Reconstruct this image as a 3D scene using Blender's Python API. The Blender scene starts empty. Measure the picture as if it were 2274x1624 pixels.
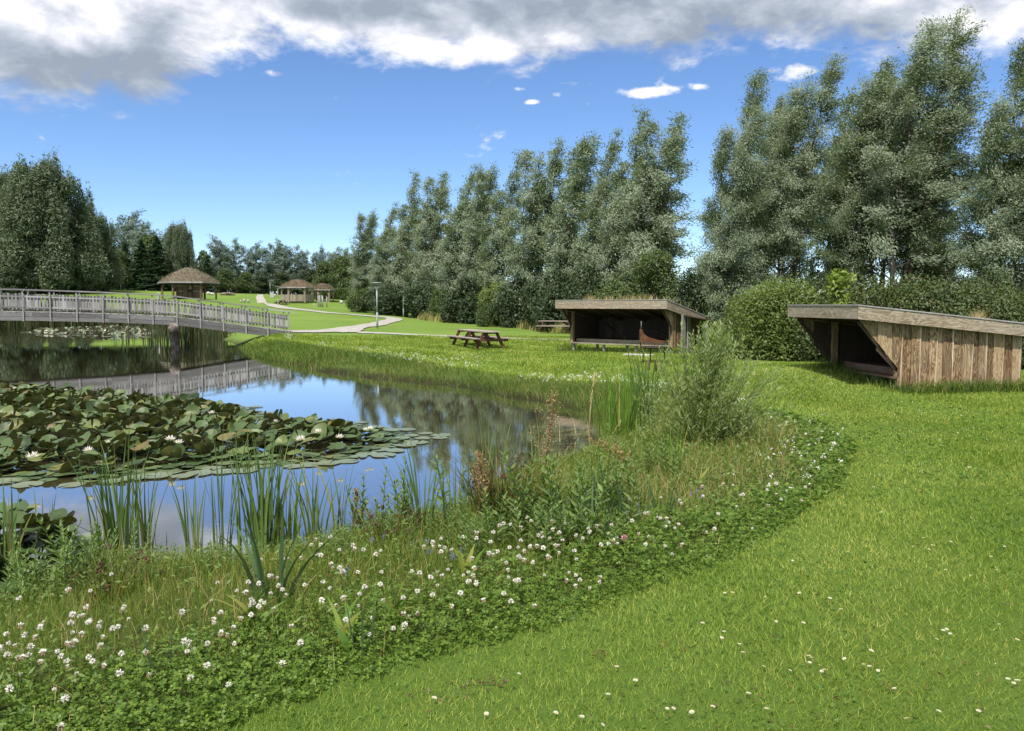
import bpy, math, random
import numpy as np
from mathutils import Vector, Matrix

R = math.radians
RNG = np.random.default_rng(7)
random.seed(7)
sc = bpy.context.scene
COL = sc.collection

# ------------------------------------------------------------------ camera model (reference frame 2274 x 1624)
FPX = 1709.0
CX, CY = 1137.0, 812.0
EYE = 1.75
HOR = 678.0
PITCH = math.atan((CY - HOR) / FPX)
CP, SP = math.cos(PITCH), math.sin(PITCH)

def ray(px, py):
    a = (px - CX) / FPX
    b = (CY - py) / FPX
    return np.array([a, CP + b * SP, -SP + b * CP])

def at_y(px, py, Y):
    d = ray(px, py)
    t = Y / d[1]
    return np.array([d[0] * t, Y, EYE + d[2] * t])

def on_z(px, py, z):
    d = ray(px, py)
    t = (z - EYE) / d[2]
    return np.array([d[0] * t, d[1] * t, z])

# ------------------------------------------------------------------ object helpers
def tag(o, label=None, cat=None, group=None, kind=None):
    if label: o['label'] = label
    if cat: o['category'] = cat
    if group: o['group'] = group
    if kind: o['kind'] = kind
    return o

def thing(name, label, cat, loc=(0, 0, 0), rz=0.0, group=None, scale=None):
    o = bpy.data.objects.new(name, None)
    COL.objects.link(o)
    o.empty_display_size = 0.2
    o.location = [float(v) for v in loc]
    o.rotation_euler = (0, 0, float(rz))
    if scale is not None:
        o.scale = scale if hasattr(scale, '__len__') else (scale, scale, scale)
    return tag(o, label, cat, group)

def copy_tree(o, loc, rz=0.0, scale=None, label=None, group=None, parent=None):
    c = o.copy()
    COL.objects.link(c)
    if parent is not None:
        c.parent = parent
    else:
        c.location = [float(v) for v in loc]
        c.rotation_euler = (0, 0, float(rz))
        if scale is not None:
            c.scale = scale if hasattr(scale, '__len__') else (scale, scale, scale)
        if label: c['label'] = label
        if group: c['group'] = group
    for ch in list(o.children):
        copy_tree(ch, None, parent=c)
    return c

def link_mesh(name, me, mats, parent=None):
    me.name = name
    for m in (mats if isinstance(mats, (list, tuple)) else [mats]):
        me.materials.append(m)
    o = bpy.data.objects.new(name, me)
    COL.objects.link(o)
    if parent is not None:
        o.parent = parent
    return o

def np_mesh(verts, faces, smooth=False, mi=None):
    """verts (N,3); faces: list of (k,n) int arrays of any n; mi: list of material indices, one (or an array) per face block"""
    me = bpy.data.meshes.new('mesh')
    verts = np.asarray(verts, dtype=np.float32)
    faces = [np.asarray(f, dtype=np.int32) for f in faces if len(f)]
    me.vertices.add(len(verts))
    me.vertices.foreach_set('co', verts.ravel())
    loops = np.concatenate([f.ravel() for f in faces])
    tot = np.concatenate([np.full(len(f), f.shape[1], np.int32) for f in faces])
    start = np.concatenate([[0], np.cumsum(tot)[:-1]]).astype(np.int32)
    me.loops.add(len(loops))
    me.loops.foreach_set('vertex_index', loops)
    me.polygons.add(len(tot))
    me.polygons.foreach_set('loop_start', start)
    me.polygons.foreach_set('loop_total', tot)
    if mi is not None:
        mm = np.concatenate([np.broadcast_to(np.asarray(m, np.int32), (len(f),)) for m, f in zip(mi, faces)])
        me.polygons.foreach_set('material_index', mm.astype(np.int32))
    me.update(calc_edges=True)
    if smooth:
        me.polygons.foreach_set('use_smooth', np.ones(len(tot), bool))
    return me

class MB:
    """collects boxes, bars, tubes, lathes into ONE mesh"""
    def __init__(s):
        s.v, s.f, s.m, s.sm = [], [], [], []
    def add(s, verts, faces, m=0, smooth=False):
        b = len(s.v)
        s.v.extend([tuple(map(float, p)) for p in verts])
        for f in faces:
            s.f.append([i + b for i in f]); s.m.append(m); s.sm.append(smooth)
    def hexa(s, p, m=0):
        s.add(p, [(0, 3, 2, 1), (4, 5, 6, 7), (0, 1, 5, 4), (1, 2, 6, 5), (2, 3, 7, 6), (3, 0, 4, 7)], m)
    def box(s, c, d, rz=0.0, m=0, rx=0.0):
        x, y, z = d[0] / 2, d[1] / 2, d[2] / 2
        M = Matrix.Rotation(rz, 3, 'Z') @ Matrix.Rotation(rx, 3, 'X')
        p = [M @ Vector(q) + Vector(c) for q in ((-x, -y, -z), (x, -y, -z), (x, y, -z), (-x, y, -z), (-x, -y, z), (x, -y, z), (x, y, z), (-x, y, z))]
        s.hexa(p, m)
    def bar(s, a, b, w, h, up=(0, 0, 1), m=0):
        a, b = Vector(a), Vector(b)
        d = (b - a).normalized(); u = Vector(up)
        r = d.cross(u)
        if r.length < 1e-4: r = d.cross(Vector((0, 1, 0)))
        r.normalize(); u = r.cross(d).normalized()
        r *= w / 2; u *= h / 2
        s.hexa([a - r - u, a + r - u, b + r - u, b - r - u, a - r + u, a + r + u, b + r + u, b - r + u], m)
    def tube(s, pts, rad, n=8, cap=True, m=0, smooth=True):
        pts = [Vector(p) for p in pts]
        if not hasattr(rad, '__len__'): rad = [rad] * len(pts)
        vs = []; ref = None
        for i, p in enumerate(pts):
            d = (pts[min(i + 1, len(pts) - 1)] - pts[max(i - 1, 0)]).normalized()
            if ref is None:
                ref = d.orthogonal().normalized()
            ref = (ref - d * ref.dot(d))
            ref = ref.normalized() if ref.length > 1e-6 else d.orthogonal().normalized()
            q = d.cross(ref)
            for k in range(n):
                a = 2 * math.pi * k / n
                vs.append(p + (ref * math.cos(a) + q * math.sin(a)) * rad[i])
        fs = []
        for i in range(len(pts) - 1):
            for k in range(n):
                k2 = (k + 1) % n
                fs.append((i * n + k, i * n + k2, (i + 1) * n + k2, (i + 1) * n + k))
        if cap:
            fs.append(tuple(reversed(range(n)))); fs.append(tuple(range((len(pts) - 1) * n, len(pts) * n)))
        s.add(vs, fs, m, smooth)
    def lathe(s, prof, n=16, c=(0, 0, 0), m=0, smooth=True):
        vs, fs = [], []
        for r, z in prof:
            for k in range(n):
                a = 2 * math.pi * k / n
                vs.append((c[0] + r * math.cos(a), c[1] + r * math.sin(a), c[2] + z))
        for i in range(len(prof) - 1):
            for k in range(n):
                k2 = (k + 1) % n
                fs.append((i * n + k, i * n + k2, (i + 1) * n + k2, (i + 1) * n + k))
        s.add(vs, fs, m, smooth)
    def prism(s, poly, axis, a, b, m=0):
        """poly: 2-D outline; axis 'x': poly is (y,z), extruded from x=a to x=b"""
        n = len(poly)
        if axis == 'x': f = lambda p, t: (t, p[0], p[1])
        elif axis == 'y': f = lambda p, t: (p[0], t, p[1])
        else: f = lambda p, t: (p[0], p[1], t)
        vs = [f(p, a) for p in poly] + [f(p, b) for p in poly]
        fs = [tuple(range(n)), tuple(reversed(range(n, 2 * n)))] + [(i, n + i, n + (i + 1) % n, (i + 1) % n) for i in range(n)]
        s.add(vs, fs, m)
    def build(s, name, mats, parent=None, bevel=0.0):
        me = bpy.data.meshes.new(name)
        me.from_pydata(s.v, [], s.f)
        me.polygons.foreach_set('material_index', s.m)
        me.polygons.foreach_set('use_smooth', s.sm)
        me.update()
        import bmesh
        bm = bmesh.new(); bm.from_mesh(me)
        bmesh.ops.recalc_face_normals(bm, faces=bm.faces)
        bm.to_mesh(me); bm.free()
        o = link_mesh(name, me, mats, parent)
        if bevel > 0:
            b = o.modifiers.new('bevel', 'BEVEL'); b.width = bevel; b.segments = 1; b.limit_method = 'ANGLE'
        return o

# ------------------------------------------------------------------ materials
def new_mat(name):
    m = bpy.data.materials.new(name); m.use_nodes = True
    nt = m.node_tree; nt.nodes.clear()
    return m, nt, nt.nodes, nt.links

def N(nt, typ, **kw):
    n = nt.nodes.new(typ)
    for k, v in kw.items():
        if k == 'inp':
            for a, b in v.items(): n.inputs[a].default_value = b
        else: setattr(n, k, v)
    return n

def ramp(nt, stops, interp='LINEAR'):
    n = nt.nodes.new('ShaderNodeValToRGB')
    n.color_ramp.interpolation = interp
    el = n.color_ramp.elements
    while len(el) > 1: el.remove(el[-1])
    el[0].position = stops[0][0]; el[0].color = (*stops[0][1], 1)
    for p, c in stops[1:]:
        e = el.new(p); e.color = (*c, 1)
    return n

def mixc(nt, f, a, b, mode='MIX'):
    n = nt.nodes.new('ShaderNodeMix'); n.data_type = 'RGBA'; n.blend_type = mode
    for sock, val in ((n.inputs[0], f), (n.inputs[6], a), (n.inputs[7], b)):
        if hasattr(val, 'is_output'): nt.links.new(val, sock)
        elif hasattr(val, '__len__'): sock.default_value = (*val[:3], 1)
        else: sock.default_value = val
    return n.outputs[2]

def mth(nt, op, *a, clamp=False):
    n = nt.nodes.new('ShaderNodeMath'); n.operation = op; n.use_clamp = clamp
    for i, v in enumerate(a):
        if hasattr(v, 'is_output'): nt.links.new(v, n.inputs[i])
        else: n.inputs[i].default_value = v
    return n.outputs[0]

def leaf_mat(name, stops, back=None, transl=0.3, rough=0.5, spec=0.3, clump=0.0, cscale=0.6, backmix=0.7):
    """leaves and blades: colour varies leaf by leaf (and patch by patch), light comes through them"""
    m, nt, nd, lk = new_mat(name)
    geo = N(nt, 'ShaderNodeNewGeometry')
    rp = ramp(nt, stops)
    fac = geo.outputs['Random Per Island']
    if clump > 0:
        tc = N(nt, 'ShaderNodeTexCoord')
        oi = N(nt, 'ShaderNodeObjectInfo')
        ad = N(nt, 'ShaderNodeVectorMath', operation='ADD')
        lk.new(tc.outputs['Object'], ad.inputs[0]); lk.new(oi.outputs['Location'], ad.inputs[1])
        nz = N(nt, 'ShaderNodeTexNoise', inp={'Scale': cscale, 'Detail': 2.0})
        lk.new(ad.outputs[0], nz.inputs['Vector'])
        d = mth(nt, 'MULTIPLY', mth(nt, 'SUBTRACT', nz.outputs['Fac'], 0.5), clump * 3)
        fac = mth(nt, 'ADD', fac, d, clamp=True)
    lk.new(fac, rp.inputs[0])
    col = rp.outputs[0]
    if back is not None:
        bf = mth(nt, 'MULTIPLY', geo.outputs['Backfacing'], backmix)
        col = mixc(nt, bf, col, back)
    pb = N(nt, 'ShaderNodeBsdfPrincipled', inp={'Roughness': rough, 'Specular IOR Level': spec})
    lk.new(col, pb.inputs['Base Color'])
    tr = N(nt, 'ShaderNodeBsdfTranslucent')
    tcol = mixc(nt, 1.0, col, (1.0, 1.0, 0.55), 'MULTIPLY')
    lk.new(tcol, tr.inputs['Color'])
    ms = N(nt, 'ShaderNodeMixShader', inp={0: transl})
    lk.new(pb.outputs[0], ms.inputs[1]); lk.new(tr.outputs[0], ms.inputs[2])
    out = N(nt, 'ShaderNodeOutputMaterial')
    lk.new(ms.outputs[0], out.inputs['Surface'])
    return m

def wood_mat(name, dark, mid, light, axis=2, scale=1.0, weather=None, wfac=0.35, rough=0.75, ring=0.5, bump=0.25, tone=0.35):
    """sawn boards: grain runs along one local axis, each board its own tone and offset, grey weathering in blotches"""
    m, nt, nd, lk = new_mat(name)
    tc = N(nt, 'ShaderNodeTexCoord'); geo = N(nt, 'ShaderNodeNewGeometry')
    rnd = geo.outputs['Random Per Island']
    off = N(nt, 'ShaderNodeCombineXYZ')
    for i in range(3): lk.new(mth(nt, 'MULTIPLY', rnd, 13.7 + 9.1 * i), off.inputs[i])
    ad = N(nt, 'ShaderNodeVectorMath', operation='ADD')
    lk.new(tc.outputs['Object'], ad.inputs[0]); lk.new(off.outputs[0], ad.inputs[1])
    def mapped(s_along, s_across):
        mp = N(nt, 'ShaderNodeMapping')
        v = [s_across * scale] * 3; v[axis] = s_along * scale
        mp.inputs['Scale'].default_value = v
        lk.new(ad.outputs[0], mp.inputs['Vector'])
        return mp.outputs[0]
    n1 = N(nt, 'ShaderNodeTexNoise', inp={'Scale': 1.0, 'Detail': 5.0, 'Roughness': 0.65}); lk.new(mapped(1.6, 42), n1.inputs['Vector'])
    n2 = N(nt, 'ShaderNodeTexNoise', inp={'Scale': 1.0, 'Detail': 2.0, 'Distortion': 0.6}); lk.new(mapped(1.3, 7), n2.inputs['Vector'])
    rings = mth(nt, 'SINE', mth(nt, 'MULTIPLY', n2.outputs['Fac'], 75.0))
    rings = mth(nt, 'MULTIPLY_ADD', rings, 0.5 * ring, 0.0)
    g = mth(nt, 'ADD', n1.outputs['Fac'], mth(nt, 'MULTIPLY', rings, 0.45))
    g = mth(nt, 'ADD', g, mth(nt, 'MULTIPLY', mth(nt, 'SUBTRACT', rnd, 0.5), tone), clamp=True)
    rp = ramp(nt, [(0.18, dark), (0.5, mid), (0.85, light)]); lk.new(g, rp.inputs[0])
    col = rp.outputs[0]
    if weather is not None:
        n3 = N(nt, 'ShaderNodeTexNoise', inp={'Scale': 1.0, 'Detail': 4.0}); lk.new(mapped(0.9, 3.0), n3.inputs['Vector'])
        r3 = ramp(nt, [(0.42, (0, 0, 0)), (0.66, (1, 1, 1))]); lk.new(n3.outputs['Fac'], r3.inputs[0])
        wf = mth(nt, 'MULTIPLY', r3.outputs[0], wfac)
        wc = mixc(nt, 0.5, weather, col)
        col = mixc(nt, wf, col, wc)
    pb = N(nt, 'ShaderNodeBsdfPrincipled', inp={'Roughness': rough, 'Specular IOR Level': 0.25})
    lk.new(col, pb.inputs['Base Color'])
    bp = N(nt, 'ShaderNodeBump', inp={'Strength': bump, 'Distance': 0.01}); lk.new(g, bp.inputs['Height'])
    lk.new(bp.outputs[0], pb.inputs['Normal'])
    out = N(nt, 'ShaderNodeOutputMaterial'); lk.new(pb.outputs[0], out.inputs['Surface'])
    return m

def plain_mat(name, stops, scale=4.0, detail=4.0, rough=0.7, metal=0.0, bump=0.2, spec=0.3, bdist=0.02):
    m, nt, nd, lk = new_mat(name)
    tc = N(nt, 'ShaderNodeTexCoord')
    nz = N(nt, 'ShaderNodeTexNoise', inp={'Scale': scale, 'Detail': detail, 'Roughness': 0.6}); lk.new(tc.outputs['Object'], nz.inputs['Vector'])
    rp = ramp(nt, stops); lk.new(nz.outputs['Fac'], rp.inputs[0])
    pb = N(nt, 'ShaderNodeBsdfPrincipled', inp={'Roughness': rough, 'Metallic': metal, 'Specular IOR Level': spec})
    lk.new(rp.outputs[0], pb.inputs['Base Color'])
    bp = N(nt, 'ShaderNodeBump', inp={'Strength': bump, 'Distance': bdist}); lk.new(nz.outputs['Fac'], bp.inputs['Height'])
    lk.new(bp.outputs[0], pb.inputs['Normal'])
    out = N(nt, 'ShaderNodeOutputMaterial'); lk.new(pb.outputs[0], out.inputs['Surface'])
    return m
SKY_S, CLOUD_S, EXPO = 0.072, 0.51, 1.2
# ------------------------------------------------------------------ the lie of the land
WATER_Z = -0.5
CTRL = []
for (px, py, Y) in [(1380, 785, 28), (1990, 868, 15.2), (1840, 818, 18), (1060, 777, 33), (640, 741, 42.5), (838, 730, 47), (896, 706, 85),
                    (617, 677, 115), (655, 670, 118), (420, 662, 100), (580, 664, 120), (100, 655, 112), (268, 644, 135), (600, 654, 172),
                    (760, 673, 124), (930, 711, 86), (1060, 719, 68), (1200, 737, 52), (1235, 740, 47), (1700, 803, 26), (1290, 757, 38),
                    (545, 672, 95), (780, 690, 105), (1450, 790, 26), (2100, 880, 14.5), (740, 740, 44), (700, 700, 76), (600, 725, 58), (800, 700, 78)]:
    CTRL.append(at_y(px, py, Y))
for x, y, z in [(-14, 0, 0), (0, 0, 0), (14, 0, 0), (0, -15, 0), (30, -10, 0), (-30, -10, 0), (3, 9, 0), (8, 9, 0), (2, 5, 0), (1.3, 19.3, -.24), (-.3, 21.3, -.24), (-2, 24, -.22), (-4.6, 28.6, -.2), (-7.6, 33, -.16), (-10.5, 37, -.05), (2.6, 17.2, -.2), (3.4, 15.2, -.12), (3.9, 13, -.05),
                (16, 12, 0), (14, 22, -.05), (25, 30, 0), (-60, 20, .5), (-90, 60, 1.2), (60, 50, .3), (60, 20, 0), (100, 120, 1.5), (40, 90, .4), (-130, 120, 3.4),
                (-150, 220, 4), (0, 260, 4), (150, 260, 3), (250, 100, 1), (-250, 80, 2), (-60, 80, .4), (-45, 60, .2), (-30, 75, .4)]:
    CTRL.append(np.array([x, y, z], float))
CTRL = np.array(CTRL)
_d = np.linalg.norm(CTRL[:, None, :2] - CTRL[None, :, :2], axis=2)
_A = np.zeros((len(CTRL) + 1, len(CTRL) + 1))
_A[:-1, :-1] = -_d + np.eye(len(CTRL)) * -1.2
_A[:-1, -1] = 1; _A[-1, :-1] = 1
_w = np.linalg.solve(_A, np.concatenate([CTRL[:, 2], [0]]))

def base_z(x, y):
    x = np.asarray(x, float); y = np.asarray(y, float)
    sh = x.shape; x = x.ravel(); y = y.ravel()
    out = np.full(len(x), _w[-1])
    for (cx, cy, _), w in zip(CTRL, _w[:-1]):
        out -= w * np.sqrt((x - cx) ** 2 + (y - cy) ** 2 + 1.0)
    return np.clip(out, -0.3, 4.6).reshape(sh)

POND_PX = [(-700, 1440), (-150, 1425), (0, 1350), (100, 1292), (200, 1264), (330, 1257), (450, 1260), (600, 1250), (720, 1217), (850, 1192), (950, 1166), (1050, 1132),
           (1085, 1085), (1140, 1062), (1230, 1042), (1320, 1010), (1352, 970), (1330, 935), (1290, 915), (1200, 893), (1100, 879), (1000, 857), (900, 846), (800, 838),
           (700, 822), (640, 808), (580, 796), (535, 777), (508, 760), (492, 748), (470, 738), (420, 729), (330, 722), (200, 719), (0, 719), (-300, 722), (-600, 740),
           (-800, 790), (-1100, 950)]
POND = np.array([on_z(px, py, WATER_Z)[:2] for px, py in POND_PX])
def smooth_poly(P, n=3, keep=0.0):
    for _ in range(n):
        Q = np.roll(P, -1, 0)
        P = np.stack([P * .75 + Q * .25, P * .25 + Q * .75], 1).reshape(-1, 2)
    return P
POND = smooth_poly(POND, 1)
_prng = np.random.default_rng(3)
POND = POND + _prng.normal(0, 0.05, POND.shape) * np.clip(POND[:, 1:2] / 12, .6, 2)

def sdist(P, x, y):
    """signed distance to polygon P, positive outside"""
    x = np.asarray(x, float); y = np.asarray(y, float)
    sh = x.shape; x = x.ravel(); y = y.ravel()
    best = np.full(len(x), 1e9); ins = np.zeros(len(x), bool)
    Q = np.roll(P, -1, 0)
    for (ax, ay), (bx, by) in zip(P, Q):
        dx, dy = bx - ax, by - ay
        t = np.clip(((x - ax) * dx + (y - ay) * dy) / (dx * dx + dy * dy + 1e-12), 0, 1)
        best = np.minimum(best, (x - ax - t * dx) ** 2 + (y - ay - t * dy) ** 2)
        c = ((ay > y) != (by > y)) & (x < (bx - ax) * (y - ay) / (by - ay + 1e-12) + ax)
        ins ^= c
    d = np.sqrt(best)
    return np.where(ins, -d, d).reshape(sh)

def ground_z(x, y):
    b = base_z(x, y)
    x = np.asarray(x, float); y = np.asarray(y, float)
    s = sdist(POND, x, y)
    W = np.interp(y, [6, 10, 16, 24, 40, 60, 95], [2.3, 2.0, 1.3, 1.3, 2.2, 6, 8])
    t = np.clip(s / W, 0, 1)
    t = np.where(t < 1, 1 - (1 - t) ** 2.0, 1)
    out = np.where(s > 0, WATER_Z + (b - WATER_Z) * t, WATER_Z - np.minimum(0.7, -s * 0.35))
    return out

def ground_at(px, py, lo=2.6, hi=220):
    d = ray(px, py)
    Y = np.geomspace(lo, hi, 700)
    t = Y / d[1]
    zr = EYE + d[2] * t
    g = np.maximum(ground_z(d[0] * t, Y), WATER_Z)
    k = np.nonzero(zr < g)[0]
    i = k[0] if len(k) else len(Y) - 1
    return np.array([d[0] * t[i], Y[i], g[i]])

def gz(x, y):
    return float(ground_z(np.array([x]), np.array([y]))[0])

# edge of the mown lawn round the pond (frame pixels, on the lawn)
MOW_PX = [(100, 1790), (440, 1630), (700, 1535), (900, 1468), (1200, 1390), (1380, 1325), (1500, 1278), (1600, 1238), (1700, 1195), (1790, 1135), (1850, 1080), (1885, 1030), (1885, 985), (1840, 952),
          (1760, 930), (1680, 915), (1610, 893), (1520, 868), (1420, 858), (1330, 850), (1240, 848), (1100, 832), (1000, 816), (850, 791), (720, 772), (620, 757), (560, 748)]
def on_base(px, py):
    d = ray(px, py)
    Y = np.geomspace(2.0, 200, 900); t = Y / d[1]
    zr = EYE + d[2] * t
    k = np.nonzero(zr < base_z(d[0] * t, Y))[0]
    i = k[0] if len(k) else len(Y) - 1
    return np.array([d[0] * t[i], Y[i]])
MOW = np.array([on_base(*p) for p in MOW_PX])
MEADOW = np.concatenate([MOW, np.array([[-20, 46], [-30, 30], [-20, 5], [-8, 1.5]])])   # closed: everything pondward of the mown edge

# ---- ground sheet
def axis_pts(lo, hi, c0, c1, fine, grow=1.09):
    a = list(np.arange(c0, c1 + 1e-6, fine))
    s = fine; v = a[-1]
    while v < hi:
        s *= grow; v += s; a.append(v)
    s = fine; v = a[0]; pre = []
    while v > lo:
        s *= grow; v -= s; pre.append(v)
    return np.array(pre[::-1] + a)
gx = axis_pts(-700, 700, -14, 10, 0.2, 1.05)
gy = axis_pts(-60, 900, 2, 27, 0.2, 1.04)
GX, GY = np.meshgrid(gx, gy)
GZ = ground_z(GX, GY)
nx, ny = len(gx), len(gy)
idx = np.arange(nx * ny).reshape(ny, nx)
gq = np.stack([idx[:-1, :-1], idx[:-1, 1:], idx[1:, 1:], idx[1:, :-1]], -1).reshape(-1, 4)

def grid_z(x, y):
    """height of the built ground sheet (bilinear), so that sheets laid on it keep clear of it"""
    x = np.atleast_1d(np.asarray(x, float)); y = np.atleast_1d(np.asarray(y, float))
    i = np.clip(np.searchsorted(gx, x) - 1, 0, nx - 2); j = np.clip(np.searchsorted(gy, y) - 1, 0, ny - 2)
    u = (x - gx[i]) / (gx[i + 1] - gx[i]); v = (y - gy[j]) / (gy[j + 1] - gy[j])
    return (GZ[j, i] * (1 - u) * (1 - v) + GZ[j, i + 1] * u * (1 - v) + GZ[j + 1, i] * (1 - u) * v + GZ[j + 1, i + 1] * u * v)

def ground_material():
    m, nt, nd, lk = new_mat('lawn')
    tc = N(nt, 'ShaderNodeTexCoord')
    def nz(scale, detail=4.0, rough=0.6, sc=(1, 1, 1)):
        mp = N(nt, 'ShaderNodeMapping'); mp.inputs['Scale'].default_value = sc
        lk.new(tc.outputs['Object'], mp.inputs['Vector'])
        n = N(nt, 'ShaderNodeTexNoise', inp={'Scale': scale, 'Detail': detail, 'Roughness': rough})
        lk.new(mp.outputs[0], n.inputs['Vector']); return n.outputs['Fac']
    big, mid, fine = nz(0.16, 3.0), nz(1.3, 5.0, .7), nz(28.0, 6.0, .75)
    stripe = nz(0.55, 2.0, .5, (0.25, 1.6, 1))
    a = mth(nt, 'ADD', mth(nt, 'MULTIPLY', big, .45), mth(nt, 'MULTIPLY', mid, .35))
    a = mth(nt, 'ADD', a, mth(nt, 'MULTIPLY', fine, .25))
    a = mth(nt, 'ADD', a, mth(nt, 'MULTIPLY', stripe, .3))
    rp = ramp(nt, [(0.40, LAWN[0]), (0.60, LAWN[1]), (0.78, LAWN[2]), (0.95, LAWN[3])])
    lk.new(a, rp.inputs[0])
    # earth of the pond bed and of the bank under the plants (below lawn level)
    sep = N(nt, 'ShaderNodeSeparateXYZ'); lk.new(tc.outputs['Object'], sep.inputs[0])
    at = N(nt, 'ShaderNodeAttribute', attribute_name='soil')
    soil = ramp(nt, [(0.3, (.018, .016, .008)), (0.7, (.05, .042, .022))]); lk.new(mid, soil.inputs[0])
    # bare thatch between the blades where blades are built
    th = N(nt, 'ShaderNodeAttribute', attribute_name='thatch')
    lawnc = mixc(nt, th.outputs['Fac'], rp.outputs[0], mixc(nt, fine, (.032, .066, .010), (.075, .115, .022)))
    col = mixc(nt, at.outputs['Fac'], lawnc, soil.outputs[0])
    pb = N(nt, 'ShaderNodeBsdfPrincipled', inp={'Roughness': .85, 'Specular IOR Level': .1})
    lk.new(col, pb.inputs['Base Color'])
    bp = N(nt, 'ShaderNodeBump', inp={'Strength': .6, 'Distance': .04}); lk.new(fine, bp.inputs['Height'])
    lk.new(bp.outputs[0], pb.inputs['Normal'])
    out = N(nt, 'ShaderNodeOutputMaterial'); lk.new(pb.outputs[0], out.inputs['Surface'])
    return m

LAWN = [(.080, .145, .022), (.120, .195, .032), (.160, .235, .044), (.21, .265, .07)]
gme = np_mesh(np.stack([GX.ravel(), GY.ravel(), GZ.ravel()], 1), [gq], smooth=True)
_s = sdist(POND, GX.ravel(), GY.ravel())
_md = sdist(MEADOW, GX.ravel(), GY.ravel())
_soil = np.clip(1 - _s / 0.5, 0, 1) + .55 * np.clip(-_md / .5, 0, 1) * (GY.ravel() < 30)
_soil = np.maximum(_soil, .85 * np.clip(1 - (_s - 1.5) / 2, 0, 1) * (GY.ravel() > 55) * (GX.ravel() < -20))
_soil = np.clip(np.where(_s < 0, 1, _soil), 0, 1)
att = gme.attributes.new('soil', 'FLOAT', 'POINT'); att.data.foreach_set('value', _soil.astype(np.float32))
_th = np.clip((24 - np.hypot(GX.ravel(), GY.ravel())) / 16, 0, .60)
att = gme.attributes.new('thatch', 'FLOAT', 'POINT'); att.data.foreach_set('value', _th.astype(np.float32))
ground = link_mesh('ground', gme, ground_material())
tag(ground, 'mown lawn and earth banks round the pond', None, None, 'structure')

# ---- water
def water_material():
    m, nt, nd, lk = new_mat('pond_water')
    tc = N(nt, 'ShaderNodeTexCoord')
    mp = N(nt, 'ShaderNodeMapping'); mp.inputs['Scale'].default_value = (1.0, 2.6, 1)
    lk.new(tc.outputs['Object'], mp.inputs['Vector'])
    n1 = N(nt, 'ShaderNodeTexNoise', inp={'Scale': 5.0, 'Detail': 3.0, 'Roughness': .5}); lk.new(mp.outputs[0], n1.inputs['Vector'])
    n2 = N(nt, 'ShaderNodeTexNoise', inp={'Scale': .5, 'Detail': 2.0}); lk.new(tc.outputs['Object'], n2.inputs['Vector'])
    h = mth(nt, 'MULTIPLY', n1.outputs['Fac'], mth(nt, 'MULTIPLY', n2.outputs['Fac'], n2.outputs['Fac']))
    bp = N(nt, 'ShaderNodeBump', inp={'Strength': .05, 'Distance': .02}); lk.new(h, bp.inputs['Height'])
    df = N(nt, 'ShaderNodeBsdfDiffuse', inp={'Color': (.060, .050, .026, 1)})
    gl = N(nt, 'ShaderNodeBsdfGlossy', inp={'Color': (.96, .97, 1, 1), 'Roughness': .012})
    lk.new(bp.outputs[0], gl.inputs['Normal'])
    fr = N(nt, 'ShaderNodeFresnel', inp={'IOR': 1.6}); lk.new(bp.outputs[0], fr.inputs['Normal'])
    f = mth(nt, 'MULTIPLY_ADD', fr.outputs[0], .75, .40, clamp=True)
    ms = N(nt, 'ShaderNodeMixShader'); lk.new(f, ms.inputs[0]); lk.new(df.outputs[0], ms.inputs[1]); lk.new(gl.outputs[0], ms.inputs[2])
    out = N(nt, 'ShaderNodeOutputMaterial'); lk.new(ms.outputs[0], out.inputs['Surface'])
    return m
wb = [POND[:, 0].min() - 3, POND[:, 0].max() + 3, POND[:, 1].min() - 1.5, POND[:, 1].max() + 3]
wx = np.linspace(wb[0], wb[1], 160); wy = np.linspace(wb[2], wb[3], 160)
WX, WY = np.meshgrid(wx, wy)
WI = np.arange(160 * 160).reshape(160, 160)
wq = np.stack([WI[:-1, :-1], WI[:-1, 1:], WI[1:, 1:], WI[1:, :-1]], -1).reshape(-1, 4)
wsd = sdist(POND, WX.ravel(), WY.ravel())
wq = wq[(wsd[wq].min(1) < 0.35)]
wme = np_mesh(np.stack([WX.ravel(), WY.ravel(), np.full(WX.size, WATER_Z)], 1), [wq], smooth=True)
water = link_mesh('water', wme, water_material())
tag(water, 'still brown pond water mirroring sky and trees', None, None, 'structure')

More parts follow.
